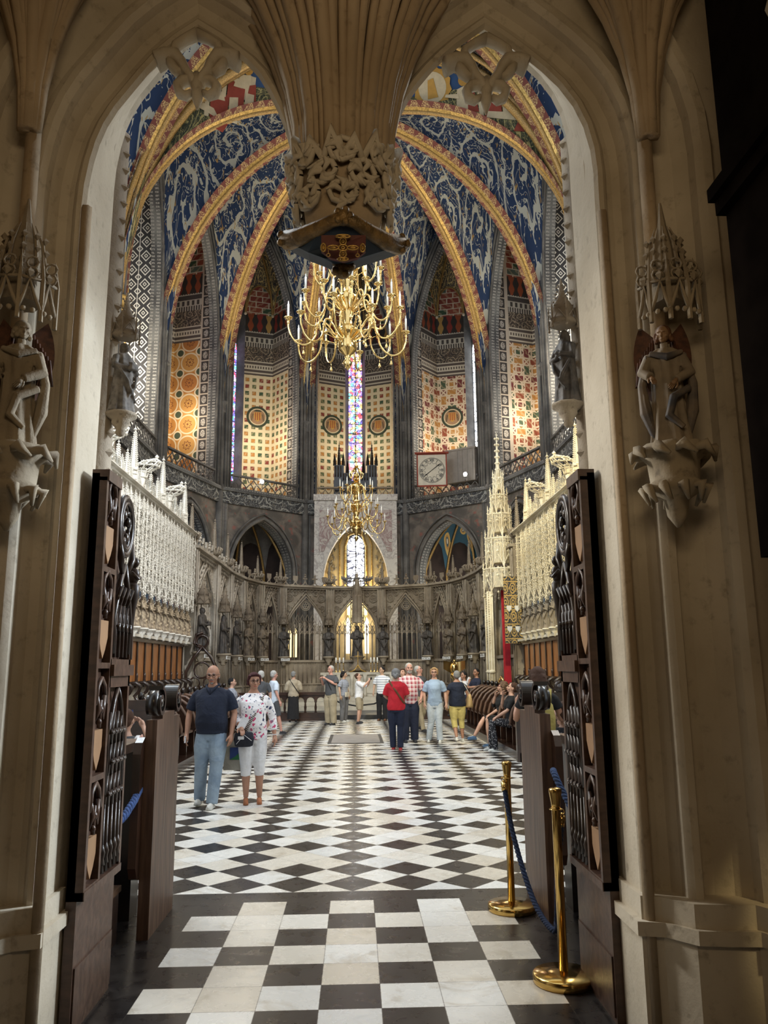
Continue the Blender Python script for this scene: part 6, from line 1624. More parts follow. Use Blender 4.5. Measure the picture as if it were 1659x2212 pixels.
# openwork end of the left upper stalls
t=thing('stall_end','openwork wooden gothic end with a scroll where the left upper stalls stop','stall end',(-4.35,23.1,.42))
mb=MB(); mb.tube([(-.45,0,0),(-.45,0,1.2),(-.25,0,1.6),(0,0,1.9),(.25,0,1.6),(.45,0,1.2),(.45,0,0)],.05,6); mb.ring((0,0,1.25),.22,.03,14,5); mb.ring((-.2,0,.9),.15,.025,10,5); mb.ring((.2,0,.9),.15,.025,10,5); mb.box(-.45,.45,-.03,.03,0,.65); mb.ring((-.02,0,2.05),.17,.04,14,6); mb.tube([(.0,0,1.9),(-.25,0,2.0),(-.2,0,2.25),(.0,0,2.3)],.04,6); mb.build('openwork','dark_wood',t)
# a short bench left for the seated visitors, and one on the right
for s,side in ((-1,'left'),(1,'right')):
    t=thing('bench','dark wooden bench behind the %s return stall'%side,'bench',(s*2.9,9.0,0))
    mb=MB(); mb.box(-.30,.30,-1.6,1.6,.42,.47); mb.build('seat','dark_wood',t); mb=MB(); mb.box(s*.30-.03,s*.30+.03,-1.6,1.6,.2,1.0); mb.build('backrest','dark_wood',t)
    for y in (-1.5,1.45):
        mb=MB(); mb.box(-.28,.28,y,y+.06,0,.42); mb.build('leg','dark_wood',t)
# red throne seat
t=thing('throne_chair','gilt armchair with red upholstery at the foot of the throne canopy','chair',(3.75,22.6,.16),R(-90))
mb=MB(); mb.box(-.34,.34,-.3,.3,.42,.52); mb.box(-.30,.30,.26,.34,.52,1.05); mb.build('upholstery','red_cloth',t)
mb=MB()
for x in (-.34,.34):
    mb.tube([(x,-.3,0),(x,-.3,.75)],.03,6); mb.tube([(x,.3,0),(x,.3,1.15)],.03,6); mb.tube([(x,-.34,.75),(x,0,.80),(x,.3,.78)],.035,6); mb.ball((x,-.32,.78),.055,8,6)
mb.tube([(-.34,.3,1.15),(0,.3,1.25),(.34,.3,1.15)],.035,6); mb.build('gilt_frame','bright_brass',t)
# ---------------------------------------------------------------- brass posts and ropes
def post(x,y,lab):
    t=thing('rope_post',lab,'barrier post',(x,y,0))
    mb=MB(); mb.lathe([(.165,0),(.17,.006),(.17,.040),(.163,.048),(.06,.056),(.025,.062)],40); mb.build('base','brass',t)
    mb=MB(); mb.lathe([(.025,.055),(.025,.93),(.024,.94)],20); mb.build('pole','brass',t)
    mb=MB(); mb.lathe([(.026,.90),(.026,.925),(.036,.985),(.037,1.0),(.034,1.006),(.02,1.012),(.001,1.014)],20); mb.build('cap','brass',t)
    mb=MB(); mb.ring((0,0,.895),.036,.003,18,5,U=(1,0,0),W=(0,1,0)); mb.build('collar_ring','brass',t); return t
def rope(pts,lab,mat='rope_blue',r=.0165,hooks=(0,)):
    t=thing('barrier_rope',lab,'rope',(0,0,0)); P_=[V(p) for p in pts]
    # Catmull-Rom
    S_=[]
    for i in range(len(P_)-1):
        p0=P_[max(i-1,0)];p1=P_[i];p2=P_[i+1];p3=P_[min(i+2,len(P_)-1)]
        for k in range(12):
            u=k/12; S_.append(.5*((2*p1)+(p2-p0)*u+(2*p0-5*p1+4*p2-p3)*u*u+(3*p1-p0-3*p2+p3)*u**3))
    S_.append(P_[-1]); n=3; L=0
    # resample evenly, then twist strands
    d=[0]
    for i in range(1,len(S_)): d.append(d[-1]+(S_[i]-S_[i-1]).length)
    m_=int(d[-1]/.008); Q=[]; j=0
    for i in range(m_+1):
        x=d[-1]*i/m_
        while j<len(d)-2 and d[j+1]<x: j+=1
        Q.append(S_[j].lerp(S_[j+1],(x-d[j])/max(1e-6,d[j+1]-d[j])))
    for s_ in range(n):
        pts2=[]
        for i,q in enumerate(Q):
            tt=(Q[min(i+1,m_)]-Q[max(i-1,0)]).normalized(); a=tt.cross(V((.3,.9,.1))).normalized(); b=a.cross(tt); ph=2*pi*(s_/n)+i*.008/.085*2*pi
            pts2.append(q+(a*cos(ph)+b*sin(ph))*r*.55)
        mb=MB(); mb.tube(pts2,r*.62,6); mb.build('strand',mat,t)
    for h_ in hooks:
        q=Q[0] if h_==0 else Q[-1]; q2=Q[6] if h_==0 else Q[-7]; e=(q-q2).normalized()
        mb=MB(); mb.tube([q2,q+e*.01],[.023,.020],12); mb.tube([q+e*.01,q+e*.02,q+e*.03],[.01,.008,.002],6); mb.ring(q+e*.035,.014,.003,10,5); mb.build('hook','brass',t)
    return t
b1=fl(1106,1966); b2=fl(1219,2122)
post(b1.x,b1.y,'polished brass rope post standing further in, beside the right stall end'); post(b2.x,b2.y,'nearest polished brass rope post at lower right')
p=[(b1.x-.035,b1.y-.05,.86),(b1.x-.01,b1.y-.2,.55),(b1.x+.05,b1.y-.5,.20),(b1.x+.09,b1.y-.85,.12),((b1.x+b2.x)/2+.10,b2.y+.45,.20),(b2.x+.04,b2.y+.20,.50),(b2.x+.045,b2.y+.06,.84)]
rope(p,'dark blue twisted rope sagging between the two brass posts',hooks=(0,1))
a0=V((1.40,5.80,.95)); a1=at(1196,1668,5.5); a2=at(1222,1722,5.35); a3=at(1262,1778,5.2)
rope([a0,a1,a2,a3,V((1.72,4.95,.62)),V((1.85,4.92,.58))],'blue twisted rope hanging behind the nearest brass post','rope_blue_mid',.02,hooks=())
a1=V((-1.44,5.7,.98)); a2=at(298,1712,5.5); a3=at(280,1745,5.35); a4=at(245,1785,5.2)
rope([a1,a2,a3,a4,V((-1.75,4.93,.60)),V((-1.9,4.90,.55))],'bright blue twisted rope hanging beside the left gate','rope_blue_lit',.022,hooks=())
# ---------------------------------------------------------------- statues and brackets of the doorway
def bracket(c,sc,lab,mat='corbel_stone'):
    t=thing('wall_bracket',lab,'bracket',c,0,None,sc)
    mb=MB(); mb.lathe([(.01,-.42),(.05,-.36),(.06,-.28),(.13,-.24),(.15,-.20),(.12,-.18),(.13,-.08),(.17,-.04),(.17,0)],8); mb.build('moulded_body',mat,t)
    mb=MB()
    for k in range(10):
        a=2*pi*k/10
        mb.tube([(.12*cos(a),.12*sin(a),-.04),(.20*cos(a+.2),.20*sin(a+.2),-.03),(.21*cos(a+.5),.21*sin(a+.5),-.08)],[.02,.03,.008],5); mb.tube([(.09*cos(a),.09*sin(a),-.22),(.16*cos(a+.2),.16*sin(a+.2),-.22),(.13*cos(a+.4),.13*sin(a+.4),-.30)],[.02,.028,.008],5)
    mb.build('leaves',mat,t); return t
def angel(px,py0,py1,Y,rz,lab,mats,side):
    a=at(px,py0,Y); b=at(px,py1,Y); hgt=a.z-b.z
    t=thing('angel_statue',lab,'statue',(b.x,Y,b.z),rz,None,hgt/.99)
    mb=MB()
    loft(mb,[(0,.155,.12,0,0),(.05,.150,.115,0,0),(.22,.128,.10,0,0),(.42,.110,.090,0,0),(.58,.105,.080,0,0),(.68,.118,.078,0,0),(.76,.125,.07,0,0),(.80,.065,.05,0,0)],30,0,8,.13,tw=3)
    mb.tube([(0,0,.79),(0,-.005,.85)],.032,8); 
    mb.tube([(-.115,0,.74),(-.175,-.03,.60),(-.13,-.09,.545)],[.045,.05,.038],10); mb.tube([(.115,0,.74),(.165,-.04,.58),(.05,-.125,.50)],[.045,.048,.034],10)
    o=mb.build('robe',mats[0],t); remesh(o,.008,1)
    mb=MB(); head(mb,head_mat((0,0,.84),R(18)*side,R(8)),.62) if False else None
    S=Matrix.Translation(V((0,-.002,.825)))@Matrix.Rotation(.35*side,4,'Z')@Matrix.Rotation(.12,4,'X')@Matrix.Scale(.70,4)
    head(mb,S,1.0)
    o=mb.build('head',mats[1],t); remesh(o,.005,1)
    mb=MB(); hand(mb,(.05,-.125,.50),(-.6,-.4,-.8),(.2,-1,.2),-1,.3,.62); mb.build('hand',mats[1],t)
    mb=MB(); hand(mb,(-.13,-.09,.545),(.2,-.6,-.6),(0,-.6,.8),1,.4,.62); mb.build('hand',mats[1],t)
    mb=MB(); mb.M=S; mb.ball((0,.03,.155),(.092,.092,.098),12,9)
    for k in range(14): a_=k/13*pi*1.3-.45*pi+pi/2; mb.ball((.085*cos(a_),.02+.08*sin(a_),.07+.03*(k%3)),.032,6,5)
    mb.M=None; o=mb.build('curled_hair',mats[2],t); remesh(o,.006,1)
    mb=MB()
    mb.grid(lambda u,v:V((-.15+.03*v-.05*sin(v*pi),-.05-.07*u,.72-.60*v)),3,12); mb.tube([(-.12,-.06,.75),(0,-.10,.70),(.12,-.06,.75)],[.02,.03,.02],8)
    for s_ in (-1,1): mb.tube([(s_*.13,-.02,.74),(s_*.19,-.01,.50),(s_*.17,.0,.28),(s_*.12,-.02,.06)],[.03,.035,.05,.02],8)
    mb.tube([(.15,-.06,.45),(.02,-.13,.36),(-.02,-.125,.22),(.08,-.13,.12)],[.03,.035,.035,.02],8)
    o=mb.build('cloak',mats[3],t); remesh(o,.007,1)
    for s_ in (-1,1):
        mb=MB(); mb.grid(lambda u,v:V((s_*(.06+.16*u*sin(pi*(v*.85+.15))**.6),.075+.04*u,.93-.55*v+.12*u*(1-v))),6,12)
        mb.grid(lambda u,v:V((s_*(.06+.16*u*sin(pi*(v*.85+.15))**.6),.095+.04*u,.93-.55*v+.12*u*(1-v))),6,12)
        for k in range(7): mb.tube([(s_*(.07+.02*k),.07+.005*k,.92-.03*k),(s_*(.095+.02*k),.085+.006*k,.66-.02*k),(s_*(.07+.018*k),.08,.40+.03*k)],[.010,.013,.004],5)
        mb.build('wing',mats[4],t)
    return b
def niche_canopy(px,py0,py1,Y,lab,sc_w=.15):
    a=at(px,py0,Y); b=at(px,py1,Y); hgt=a.z-b.z; t=thing('niche_canopy',lab,'canopy',(b.x,Y,b.z)); mb=MB(); w=sc_w
    for k in range(6):
        q=pi+pi*k/5; q2=pi+pi*(k+1)/5; P=lambda a_,z,r=w:V((cos(a_)*r,sin(a_)*r*.9,z))
        mb.tube([P(q,-.03),P(q,hgt*.28),P(q,hgt*.48,w*.9)],[.012,.012,.002],5,smooth=False)
        if k<5:
            A_,B_=P(q,.02),P(q2,.02); e=B_-A_; mb.tube([A_,A_+e*.25+V((0,-.01,hgt*.10)),A_+e*.5+V((0,-.02,hgt*.22)),A_+e*.75+V((0,-.01,hgt*.10)),B_],.010,5); mb.tube([A_+V((0,0,hgt*.24)),B_+V((0,0,hgt*.24))],.009,5)
            for z in (.28,.36): mb.ring(A_+e*.5+V((0,0,hgt*z)),.028,.006,8,4)
            for s_ in (.3,.7): mb.ball(A_+e*s_+V((0,-.015,-.005)),.014,5,4)
            crocket(mb,A_+e*.5+V((0,-.02,hgt*.27)),.022)
        mb.tube([P(q,hgt*.30,w*.7),P(q,hgt*.62,w*.5),P(q,hgt*.78,w*.25)],[.010,.009,.002],5,smooth=False)
        for z in (.35,.45,.55,.65): crocket(mb,P(q,hgt*z,w*(.75-.5*(z-.3))),.018)
    mb.lathe([(w*.55,.10),(w*.5,hgt*.3),(w*.36,hgt*.6),(w*.15,hgt*.8),(.006,hgt)],7,smooth=False)
    mb.build('openwork','corbel_stone',t)
b=angel(1452,706,966,3.60,R(-14),'pale robed angel statue with dark wings on the right wall',['angel_robe','skin_statue','curl_brown','angel_mantle','angel_wing'],-1)
t=bracket((b.x,3.60,b.z),.92,'carved leafy stone bracket under the angel on the right wall')
niche_canopy(1447,440,700,3.62,'broken openwork stone canopy above the angel on the right wall')
b=angel(28,696,968,3.60,R(14),'stone angel statue holding a scroll on the left wall',['corbel_stone','corbel_stone','corbel_stone','corbel_stone','angel_wing'],1)
bracket((b.x,3.60,b.z),.92,'carved stone bracket under the angel on the left wall'); niche_canopy(40,430,700,3.62,'openwork stone canopy above the angel on the left wall',.17)
# small statues on the inner face of the doorway, half hidden by the jambs
for px,py0,py1,lab,m_,sg,kd in ((262,742,893,'weathered grey praying statue beyond the left jamb','statue_grey',-1,'robed'),(1226,716,872,'dark robed statue beyond the right jamb','statue_dark',1,'hooded')):
    Y=4.75; a=at(px,py0,Y); b=at(px,py1,Y)
    statue(kd,m_,(b.x,Y,b.z),R(60)*-sg if sg<0 else R(-60),(a.z-b.z),lab,None,None,'screen_stone','screen_stone')
mb=MB()
for sg in (-1,1):
    X=(-1.60 if sg<0 else 1.50)
    mb.tube([(X,4.80,0),(X,4.80,5.2)],.10,8); mb.tube([(X+sg*.12,4.70,0),(X+sg*.12,4.70,5.4)],.08,8)
    for k in range(34): crocket(mb,(X-sg*.08,4.78,1.2+k*.12),.035)
trim(mb,'screen_stone')
# dark open outer door at the far right
t=thing('outer_door','very dark wooden outer door leaf with mouldings at the right edge of the porch','door',(0,0,0))
X=1.53
mb=MB(); mb.box(X+.06,X+.2,1.9,3.05,2.1,6.4); mb.build('leaf','black_plain_wood',t)
mb=MB(); a=at(1580,470,3.0); mb.box(X-.01,X+.1,1.9,3.06,3.64,3.70); mb.box(X+.02,X+.1,1.9,3.06,3.58,3.64); mb.build('ledge','black_plain_wood',t)
mb=MB(); mb.tube([(X+.03,2.45,3.80),(X+.03,2.45,4.5)],.035,8); mb.lathe([(.04,4.0),(.055,4.05),(.04,4.1)],8,(X+.03,2.45,0)); mb.build('pale_shaft','corbel_stone',t)
# ---------------------------------------------------------------- chandeliers
def chandelier(loc,lab,topz,lit=(0,3)):
    t=thing('chandelier',lab,'chandelier',loc)
    mb=MB(); mb.lathe([(.01,-.42),(.05,-.36),(.10,-.28),(.05,-.20),(.06,-.12),(.17,-.02),(.20,.10),(.13,.22),(.22,.30),(.24,.36),(.12,.46),(.08,.60),(.13,.72),(.07,.82),(.20,.98),(.22,1.05),(.10,1.14),(.07,1.30),(.12,1.40),(.06,1.50),(.20,1.64),(.25,1.78),(.23,1.90),(.10,1.98),(.07,2.05)],20); mb.build('baluster_stem','bright_brass',t)
    mb=MB()
    for k in range(8):
        a=2*pi*k/8; mb.tube([(.06*cos(a),.06*sin(a),2.05),(.26*cos(a),.26*sin(a),2.18),(.27*cos(a),.27*sin(a),2.32),(.12*cos(a),.12*sin(a),2.50),(.03*cos(a),.03*sin(a),2.62)],.022,6)
    mb.ball((0,0,2.24),.12,10,8); mb.lathe([(.05,2.60),(.09,2.64),(.04,2.70),(.06,2.76),(.02,2.82)],10); mb.build('crown','bright_brass',t)
    mb=MB(); z=2.8; k=0
    while loc[2]+z<topz: mb.ring((0,0,z),.035,.009,8,4,U=(1,0,0) if k%2 else (0,1,0),W=(0,0,1),sc=(1,1.5)); z+=.085; k+=1
    mb.build('chain','bright_brass',t)
    idx=0; flames=[]
    for ti,(n,Rr,z0,dz,ph) in enumerate([(10,1.13,.10,.0,.1),(10,.86,.72,.05,.42),(8,.66,1.45,.05,.2)]):
        for k in range(n):
            a=2*pi*k/n+ph; c,s=cos(a),sin(a); hi=(.18 if (k%2 and ti==0) else 0)
            P=lambda r,z:V((c*r,s*r,z0+z+hi*min(1,r/Rr)))
            mb=MB(); R_=Rr
            pts=[P(.10,.06),P(R_*.22,.16),P(R_*.36,.34),P(R_*.47,.36),P(R_*.52,.22),P(R_*.55,.02),P(R_*.66,-.14),P(R_*.80,-.18),P(R_*.93,-.08),P(R_*.99,.08),P(R_,.20)]
            S_=[]
            for i in range(len(pts)-1):
                p0=pts[max(i-1,0)];p1=pts[i];p2=pts[i+1];p3=pts[min(i+2,len(pts)-1)]
                for q in range(4):
                    u=q/4; S_.append(.5*((2*p1)+(p2-p0)*u+(2*p0-5*p1+4*p2-p3)*u*u+(3*p1-p0-3*p2+p3)*u**3))
            S_.append(pts[-1]); mb.tube(S_,.019,7)
            e=P(R_,.20); mb.lathe([(.020,-.02),(.026,.0),(.022,.02),(.030,.05),(.055,.09),(.085,.10),(.080,.115),(.03,.115)],12,e); mb.ball(P(R_*.52,.22),.034,8,6)
            mb.tube([P(.10,.02),P(R_*.5,.20)],.008,5)
            q=P(R_*.74,-.20); mb.tube([q,q-V((0,0,.10))],[.004,.004],4); mb.lathe([(.030,-.17),(.026,-.15),(.012,-.10),(.006,-.08)],8,q)
            arm=mb.build('arm','bright_brass',t)
            mb=MB(); e2=e+V((0,0,.115)); mb.tube([e2,e2+V((0,0,.27))],.019,8); cd=mb.build('candle','candle_wax',arm)
            fl_=(ti==2 and k in lit)
            mb=MB(); mb.lathe([(.010,0),(.013,.02),(.009,.045),(.002,.07)],8,e2+V((0,0,.27))); mb.build('bulb','flame_glow' if fl_ else 'clear_bulb',arm)
    return t
h=NT('clear_bulb'); M['clear_bulb']=h.fin((.8,.8,.78),.15)
c=at(751,800,14.3); 
ch1=chandelier((c.x,14.3,c.z+.42),'large near brass chandelier with three tiers of white candles, partly behind the hanging capital',26.0,(0,1,6,7))
c=at(770,1170,31.0)
ch2=chandelier((c.x,31.0,c.z+.42),'far brass chandelier with its whole crown and chain in view above the altar',25.3-c.z-.42+0*1+c.z+.42,(2,))
for o in [x for x in COL.objects if x.parent==ch2 and x.name.startswith('chain')]: pass
spot('chandelier_flood',(3.5,9.5,6.0),(c.x*0,14.3,8.3),16,900,(1.0,.9,.68),.5,.1)
spot('chandelier_flood_far',(2.5,25.0,5.5),(0,31,9.3),16,700,(1.0,.88,.6),.5,.1)
# ---------------------------------------------------------------- visitors
def g(px,py): p=fl(px,py); return (p.x,p.y,0)
def strap(t,pts,mat,w=.022,name='bag_strap'):
    mb=MB(); mb.tube(pts,w,6,sq=(1,.35)); mb.build(name,mat,t)
STAND=[((-.10,-.015,.49),(-.115,.02,.085)),((.10,-.015,.49),(.115,.02,.085))]
WALK=[((-.10,-.10,.50),(-.10,-.20,.085)),((.10,-.02,.49),(.10,.20,.13))]
WALK2=[((-.10,.0,.49),(-.10,.17,.12)),((.10,-.11,.50),(.11,-.22,.085))]
DOWN=[((-.265,.04,1.15),(-.285,-.06,.90)),((.265,.04,1.15),(.285,-.06,.90))]
SIT=[((-.11,-.42,.50),(-.11,-.42,.085)),((.11,-.42,.50),(.11,-.42,.085))]
# 1 bald man in navy polo
def e1(t,HM,dz):
    mb=MB(); mb.M=HM; mb.ball((-.066,.045,.105),(.012,.035,.035),8,6); mb.ball((.066,.045,.105),(.012,.035,.035),8,6); mb.ball((0,.078,.10),(.055,.016,.04),8,6); mb.M=None; remesh(mb.build('hair_fringe','hair_white',t),.008,1)
    mb=MB(); mb.M=HM; mb.tube([(-.030,-.085,.080),(0,-.095,.084),(.030,-.085,.080)],[.003,.006,.003],6); mb.ball((0,-.074,.040),(.020,.014,.012),8,6); mb.M=None; mb.build('beard','hair_grey',t)
    mb=MB(); mb.tube([(-.075,-.045,1.475),(-.03,-.105,1.43),(0,-.125,1.37)],[.014,.018,.010],6,sq=(1,1)); mb.tube([(.075,-.045,1.475),(.03,-.105,1.43),(0,-.125,1.37)],[.014,.018,.010],6); mb.tube([(-.075,-.045,1.475),(-.07,.05,1.49),(0,.085,1.50),(.07,.05,1.49),(.075,-.045,1.475)],.016,6); mb.build('collar','navy_cloth',t)
    mb=MB(); mb.box(-.012,.012,-.148,-.140,1.22,1.34); mb.build('placket','black_cloth',t)
    mb=MB(); mb.box(-.30,-.285,-.16,-.05,.78,.86); mb.build('folded_paper','white_cloth',t)
person('bald man in a dark navy polo and light blue jeans walking towards the viewer',g(452,1742),1.76,R(-6),'skin_tan','navy_cloth','light_jean','shoe_white',hairstyle='bald',hair='hair_grey',pitch=R(10),yaw=R(4),
    arms=[((-.305,.03,1.13),(-.30,-.07,.88)),((.285,.03,1.13),(.27,-.06,.87))],legs=[((-.11,-.03,.50),(-.15,.08,.10)),((.10,-.09,.50),(.075,-.16,.085))],belly=.06,vox=.007,broad=1.06,thick=1.08,loose=1.25,sleeve=.42,hem=.88,glasses=True,extra=e1)
def e2(t,HM,dz):
    strap(t,[(.13,.03,1.46),(.11,-.10,1.38),(.02,-.185,1.20),(-.08,-.185,1.02),(-.13,-.16,.93)],'strap_pattern',.024)
    strap(t,[(.13,.03,1.46),(.08,.12,1.30),(-.08,.15,1.05),(-.15,.0,.93)],'strap_pattern',.024)
    mb=MB(); mb.M=Matrix.Translation(V((-.12,-.21,.86))); loft(mb,[(-.10,.085,.035,0,0),(-.085,.12,.048,0,0),(0,.135,.052,0,0),(.075,.12,.045,0,0),(.09,.10,.03,0,0)],14); mb.M=None; mb.build('bag','dark_bag',t)
    mb=MB(); mb.box(-.20,-.12,-.268,-.262,.86,.90); mb.tube([(-.22,-.255,.80),(-.12,-.272,.92),(-.02,-.255,.84)],.004,5); mb.build('bag_trim','white_cloth',t)
    mb=MB(); mb.M=Matrix.Translation(V((-.14,-.24,1.06)))@Matrix.Rotation(.5,4,'Y'); mb.box(-.05,.05,-.006,.006,-.09,.09); mb.M=None; mb.build('leaflet','white_cloth',t)
    mb=MB(); mb.tube([(.262,-.06,.885),(.30,-.065,.89)],.001,4); 
    mb.ring((.285,-.045,.90),.030,.006,12,5,U=(1,0,0),W=(0,1,0)); mb.build('bracelet','white_cloth',t)
person('dark-haired woman in white floral blouse and white capri trousers with black bag',g(543,1736),1.66,R(8),'skin_tan','floral_cloth','white_jean','sandal_leather',hair='hair_auburn',hairstyle='bob',female=True,pitch=R(3),yaw=R(12),
    arms=[((-.245,.03,1.14),(-.17,-.20,1.02)),((.265,.05,1.13),(.295,-.02,.88))],legs=[((-.085,-.05,.49),(-.075,.0,.085)),((.095,-.03,.49),(.105,.02,.085))],vox=.007,belly=.04,thick=1.08,sleeve=.86,leglen=.30,loose=1.15,hem=.84,glasses=True,extra=e2)
# tote bag between them
c=at(508,1640,10.7); t=thing('tote_bag','pale shopping bag with a blue and green printed square carried between the couple','bag',(c.x,10.75,.42))
mb=MB(); mb.add([(-.15,-.04,0),(.15,-.04,0),(.15,.04,0),(-.15,.04,0),(-.14,-.03,.36),(.14,-.03,.36),(.14,.03,.36),(-.14,.03,.36)],[(3,2,1,0),(0,1,5,4),(1,2,6,5),(2,3,7,6),(3,0,4,7)]); mb.build('bag_body','tote_grey',t)
mb=MB(); mb.ext([(-.07,.13),(.08,.13),(.08,.28),(-.07,.28)],(0,0,0),(1,0,0),(0,0,1),(0,1,0),-.048,-.042); mb.build('printed_square','tote_blue',t)
mb=MB(); mb.ext([(-.07,.13),(.08,.13),(.08,.24),(.0,.17)],(0,0,0),(1,0,0),(0,0,1),(0,1,0),-.052,-.046); mb.build('printed_hill','tote_green',t)
mb=MB(); mb.tube([(-.07,-.03,.35),(-.05,-.02,.46),(-.02,0,.50)],.006,5); mb.tube([(.07,-.03,.35),(.03,-.02,.46),(-.02,0,.50)],.006,5); mb.build('handle','tote_grey',t)
person('white-haired man in a pale blue shirt and grey shorts walking right behind the couple',g(590,1586),1.66,R(118),'skin_pink','pale_shirt_cloth','grey_cloth','shoe_dark',hair='hair_white',legs=WALK,arms=DOWN,leglen=.0,sleeve=.44,hem=.84,loose=1.3,yaw=R(10))
person('older man with white hair, only his head showing above the floral blouse',g(560,1592),1.66,R(200),'skin_fair','grey_cloth','grey_cloth','shoe_dark',hair='hair_white',yaw=R(30))
person('dark-haired person seated low on the left stalls between the couple and the altar',(-3.25,21.5,.20),1.66,R(90),'skin_fair','fine_stripe_cloth','dark_jean','shoe_dark',hair='hair_black',legs=SIT,seated=True,arms=[((-.2,-.1,.76),(-.1,-.35,.62)),((.2,-.1,.76),(.1,-.35,.62))],female=True)
person('grey-haired woman in a beige jacket and long black skirt seen from behind',g(633,1560),1.62,R(190),'skin_fair','beige_cloth','black_cloth','shoe_dark',hair='hair_grey',female=True,skirt=.10,sleeve=.9,hem=.86,loose=1.6,yaw=R(-25),arms=[((-.25,.02,1.13),(-.12,-.20,1.05)),((.25,.02,1.13),(.12,-.20,1.05))],
    extra=lambda t,HM,dz:strap(t,[(.14,.04,1.47),(.05,.16,1.30),(-.15,.14,1.02),(-.19,0,.95)],'black_cloth',.014))
person('grey-haired man in dark grey t-shirt and khaki trousers with raised hands',g(714,1566),1.79,R(-40),'skin_pink','grey_cloth','khaki_cloth','shoe_dark',hair='hair_white',sleeve=.42,hem=.86,loose=1.6,glasses=True,
    arms=[((-.26,-.05,1.16),(-.10,-.30,1.33)),((.26,-.05,1.17),(.05,-.28,1.35))],extra=lambda t,HM,dz:(strap(t,[(-.13,-.02,1.47),(-.02,-.16,1.30),(.15,-.14,1.02)],'black_cloth',.014)))
person('short dark-haired woman in a finely striped top with grey trousers and a small cream bag',g(743,1560),1.61,R(60),'skin_asian','fine_stripe_cloth','grey_wool','shoe_white',hair='hair_black',hairstyle='bob',female=True,sleeve=.44,loose=1.35,yaw=R(20),
    extra=lambda t,HM,dz:(strap(t,[(.13,.0,1.46),(.02,-.16,1.20),(-.10,-.17,1.0)],'cream_cloth',.010),MB().box(-.20,-.02,-.22,-.16,.86,1.02).build('bag','cream_cloth',t)))
person('brown-haired visitor in white t-shirt and khaki shorts photographing the screen',g(776,1563),1.55,R(72),'skin_fair','white_cloth','khaki_cloth','shoe_dark',hair='hair_brown',female=True,sleeve=.5,leglen=.05,loose=1.35,pitch=R(-14),
    arms=[((-.20,-.24,1.28),(-.05,-.38,1.47)),((.20,-.24,1.28),(.05,-.38,1.47))],legs=[((-.10,-.03,.50),(-.10,.02,.085)),((.10,-.02,.49),(.10,.05,.085))],
    extra=lambda t,HM,dz:(MB().box(-.05,.05,-.46,-.42,1.50,1.58).build('camera','black_plain',t),MB().box(.14,.24,-.10,.10,.86,1.02).build('bag','khaki_cloth',t)))
person('young black-haired man in a white polo with thin stripes and black trousers',g(826,1557),1.74,R(-20),'skin_asian','striped_cloth','black_cloth','leather_brown',hair='hair_black',sleeve=.46,loose=1.35,yaw=R(-30))
def e11(t,HM,dz): strap(t,[(.15,.0,1.475),(.10,.11,1.40),(-.02,.165,1.24),(-.16,.135,1.03),(-.20,.03,.96)][::1],'leather_brown',.020) if False else strap(t,[(.15,.0,1.475),(.10,.12,1.40),(-.02,.165,1.24),(-.16,.14,1.03),(-.19,.02,.96)],'leather_brown',.022)
def e11b(t,HM,dz):
    e11(t,HM,dz); mb=MB(); 
    for z in (.865,.895): mb.tube([(cos(a)*.188,.004+sin(a)*.145,z) for a in [2*pi*k/24 for k in range(25)]],.005,4)
    mb.build('hem_stripe','white_cloth',t)
person('grey-haired woman in bright red top and navy trousers seen from behind',g(857,1620),1.69,R(172),'skin_fair','red_cloth_knit','dark_jean','shoe_red',hair='hair_grey',hairstyle='bob',female=True,belly=.03,sleeve=.46,hem=.84,thick=1.12,loose=1.15,vox=.009,
    arms=[((-.25,-.02,1.14),(-.14,-.22,1.05)),((.25,-.02,1.14),(.14,-.22,1.05))],legs=[((-.09,0,.49),(-.085,.04,.085)),((.09,-.02,.49),(.08,-.06,.085))],extra=e11b)
def e12(t,HM,dz):
    mb=MB(); mb.M=HM; mb.ball((0,-.062,.052),(.050,.036,.034),10,8); mb.tube([(-.035,-.088,.082),(0,-.100,.086),(.035,-.088,.082)],[.006,.010,.006],6); mb.M=None; mb.build('beard','hair_white',t)
person('bearded man in a red and white checked shirt and dark jeans facing the viewer',g(886,1604),1.81,R(8),'skin_pink','plaid_cloth','dark_jean','shoe_dark',hair='hair_white',sleeve=.47,loose=1.5,belly=.05,broad=1.08,vox=.009,hem=.84,
    arms=[((-.28,-.02,1.14),(-.12,-.27,1.14)),((.31,.02,1.13),(.22,-.16,.93))],extra=e12)
person('white-haired man with glasses in a dark jacket looking up, behind the checked shirt',g(909,1580),1.76,R(40),'skin_pink','grey_cloth','khaki_cloth','shoe_dark',hair='hair_white',sleeve=.9,pitch=R(-16),glasses=True,yaw=R(20),legs=WALK)
person('woman looking up between the red top and the checked shirt',g(872,1583),1.68,R(30),'skin_fair','white_cloth','grey_wool','shoe_dark',hair='hair_brown',hairstyle='bob',female=True,pitch=R(-16))
person('blonde woman with glasses in a pale blue polo shirt and light trousers',g(941,1604),1.70,R(-8),'skin_fair','pale_blue_cloth','ice_jean_cloth','shoe_white',hair='hair_blonde',hairstyle='bob',female=True,sleeve=.44,belly=.02,loose=1.2,vox=.009,glasses=True,hem=.84,
    arms=[((-.25,.03,1.14),(-.24,-.02,.90)),((.25,.03,1.14),(.27,-.04,.89))],legs=[((-.09,-.01,.49),(-.16,.03,.085)),((.09,-.06,.49),(.11,-.10,.085))])
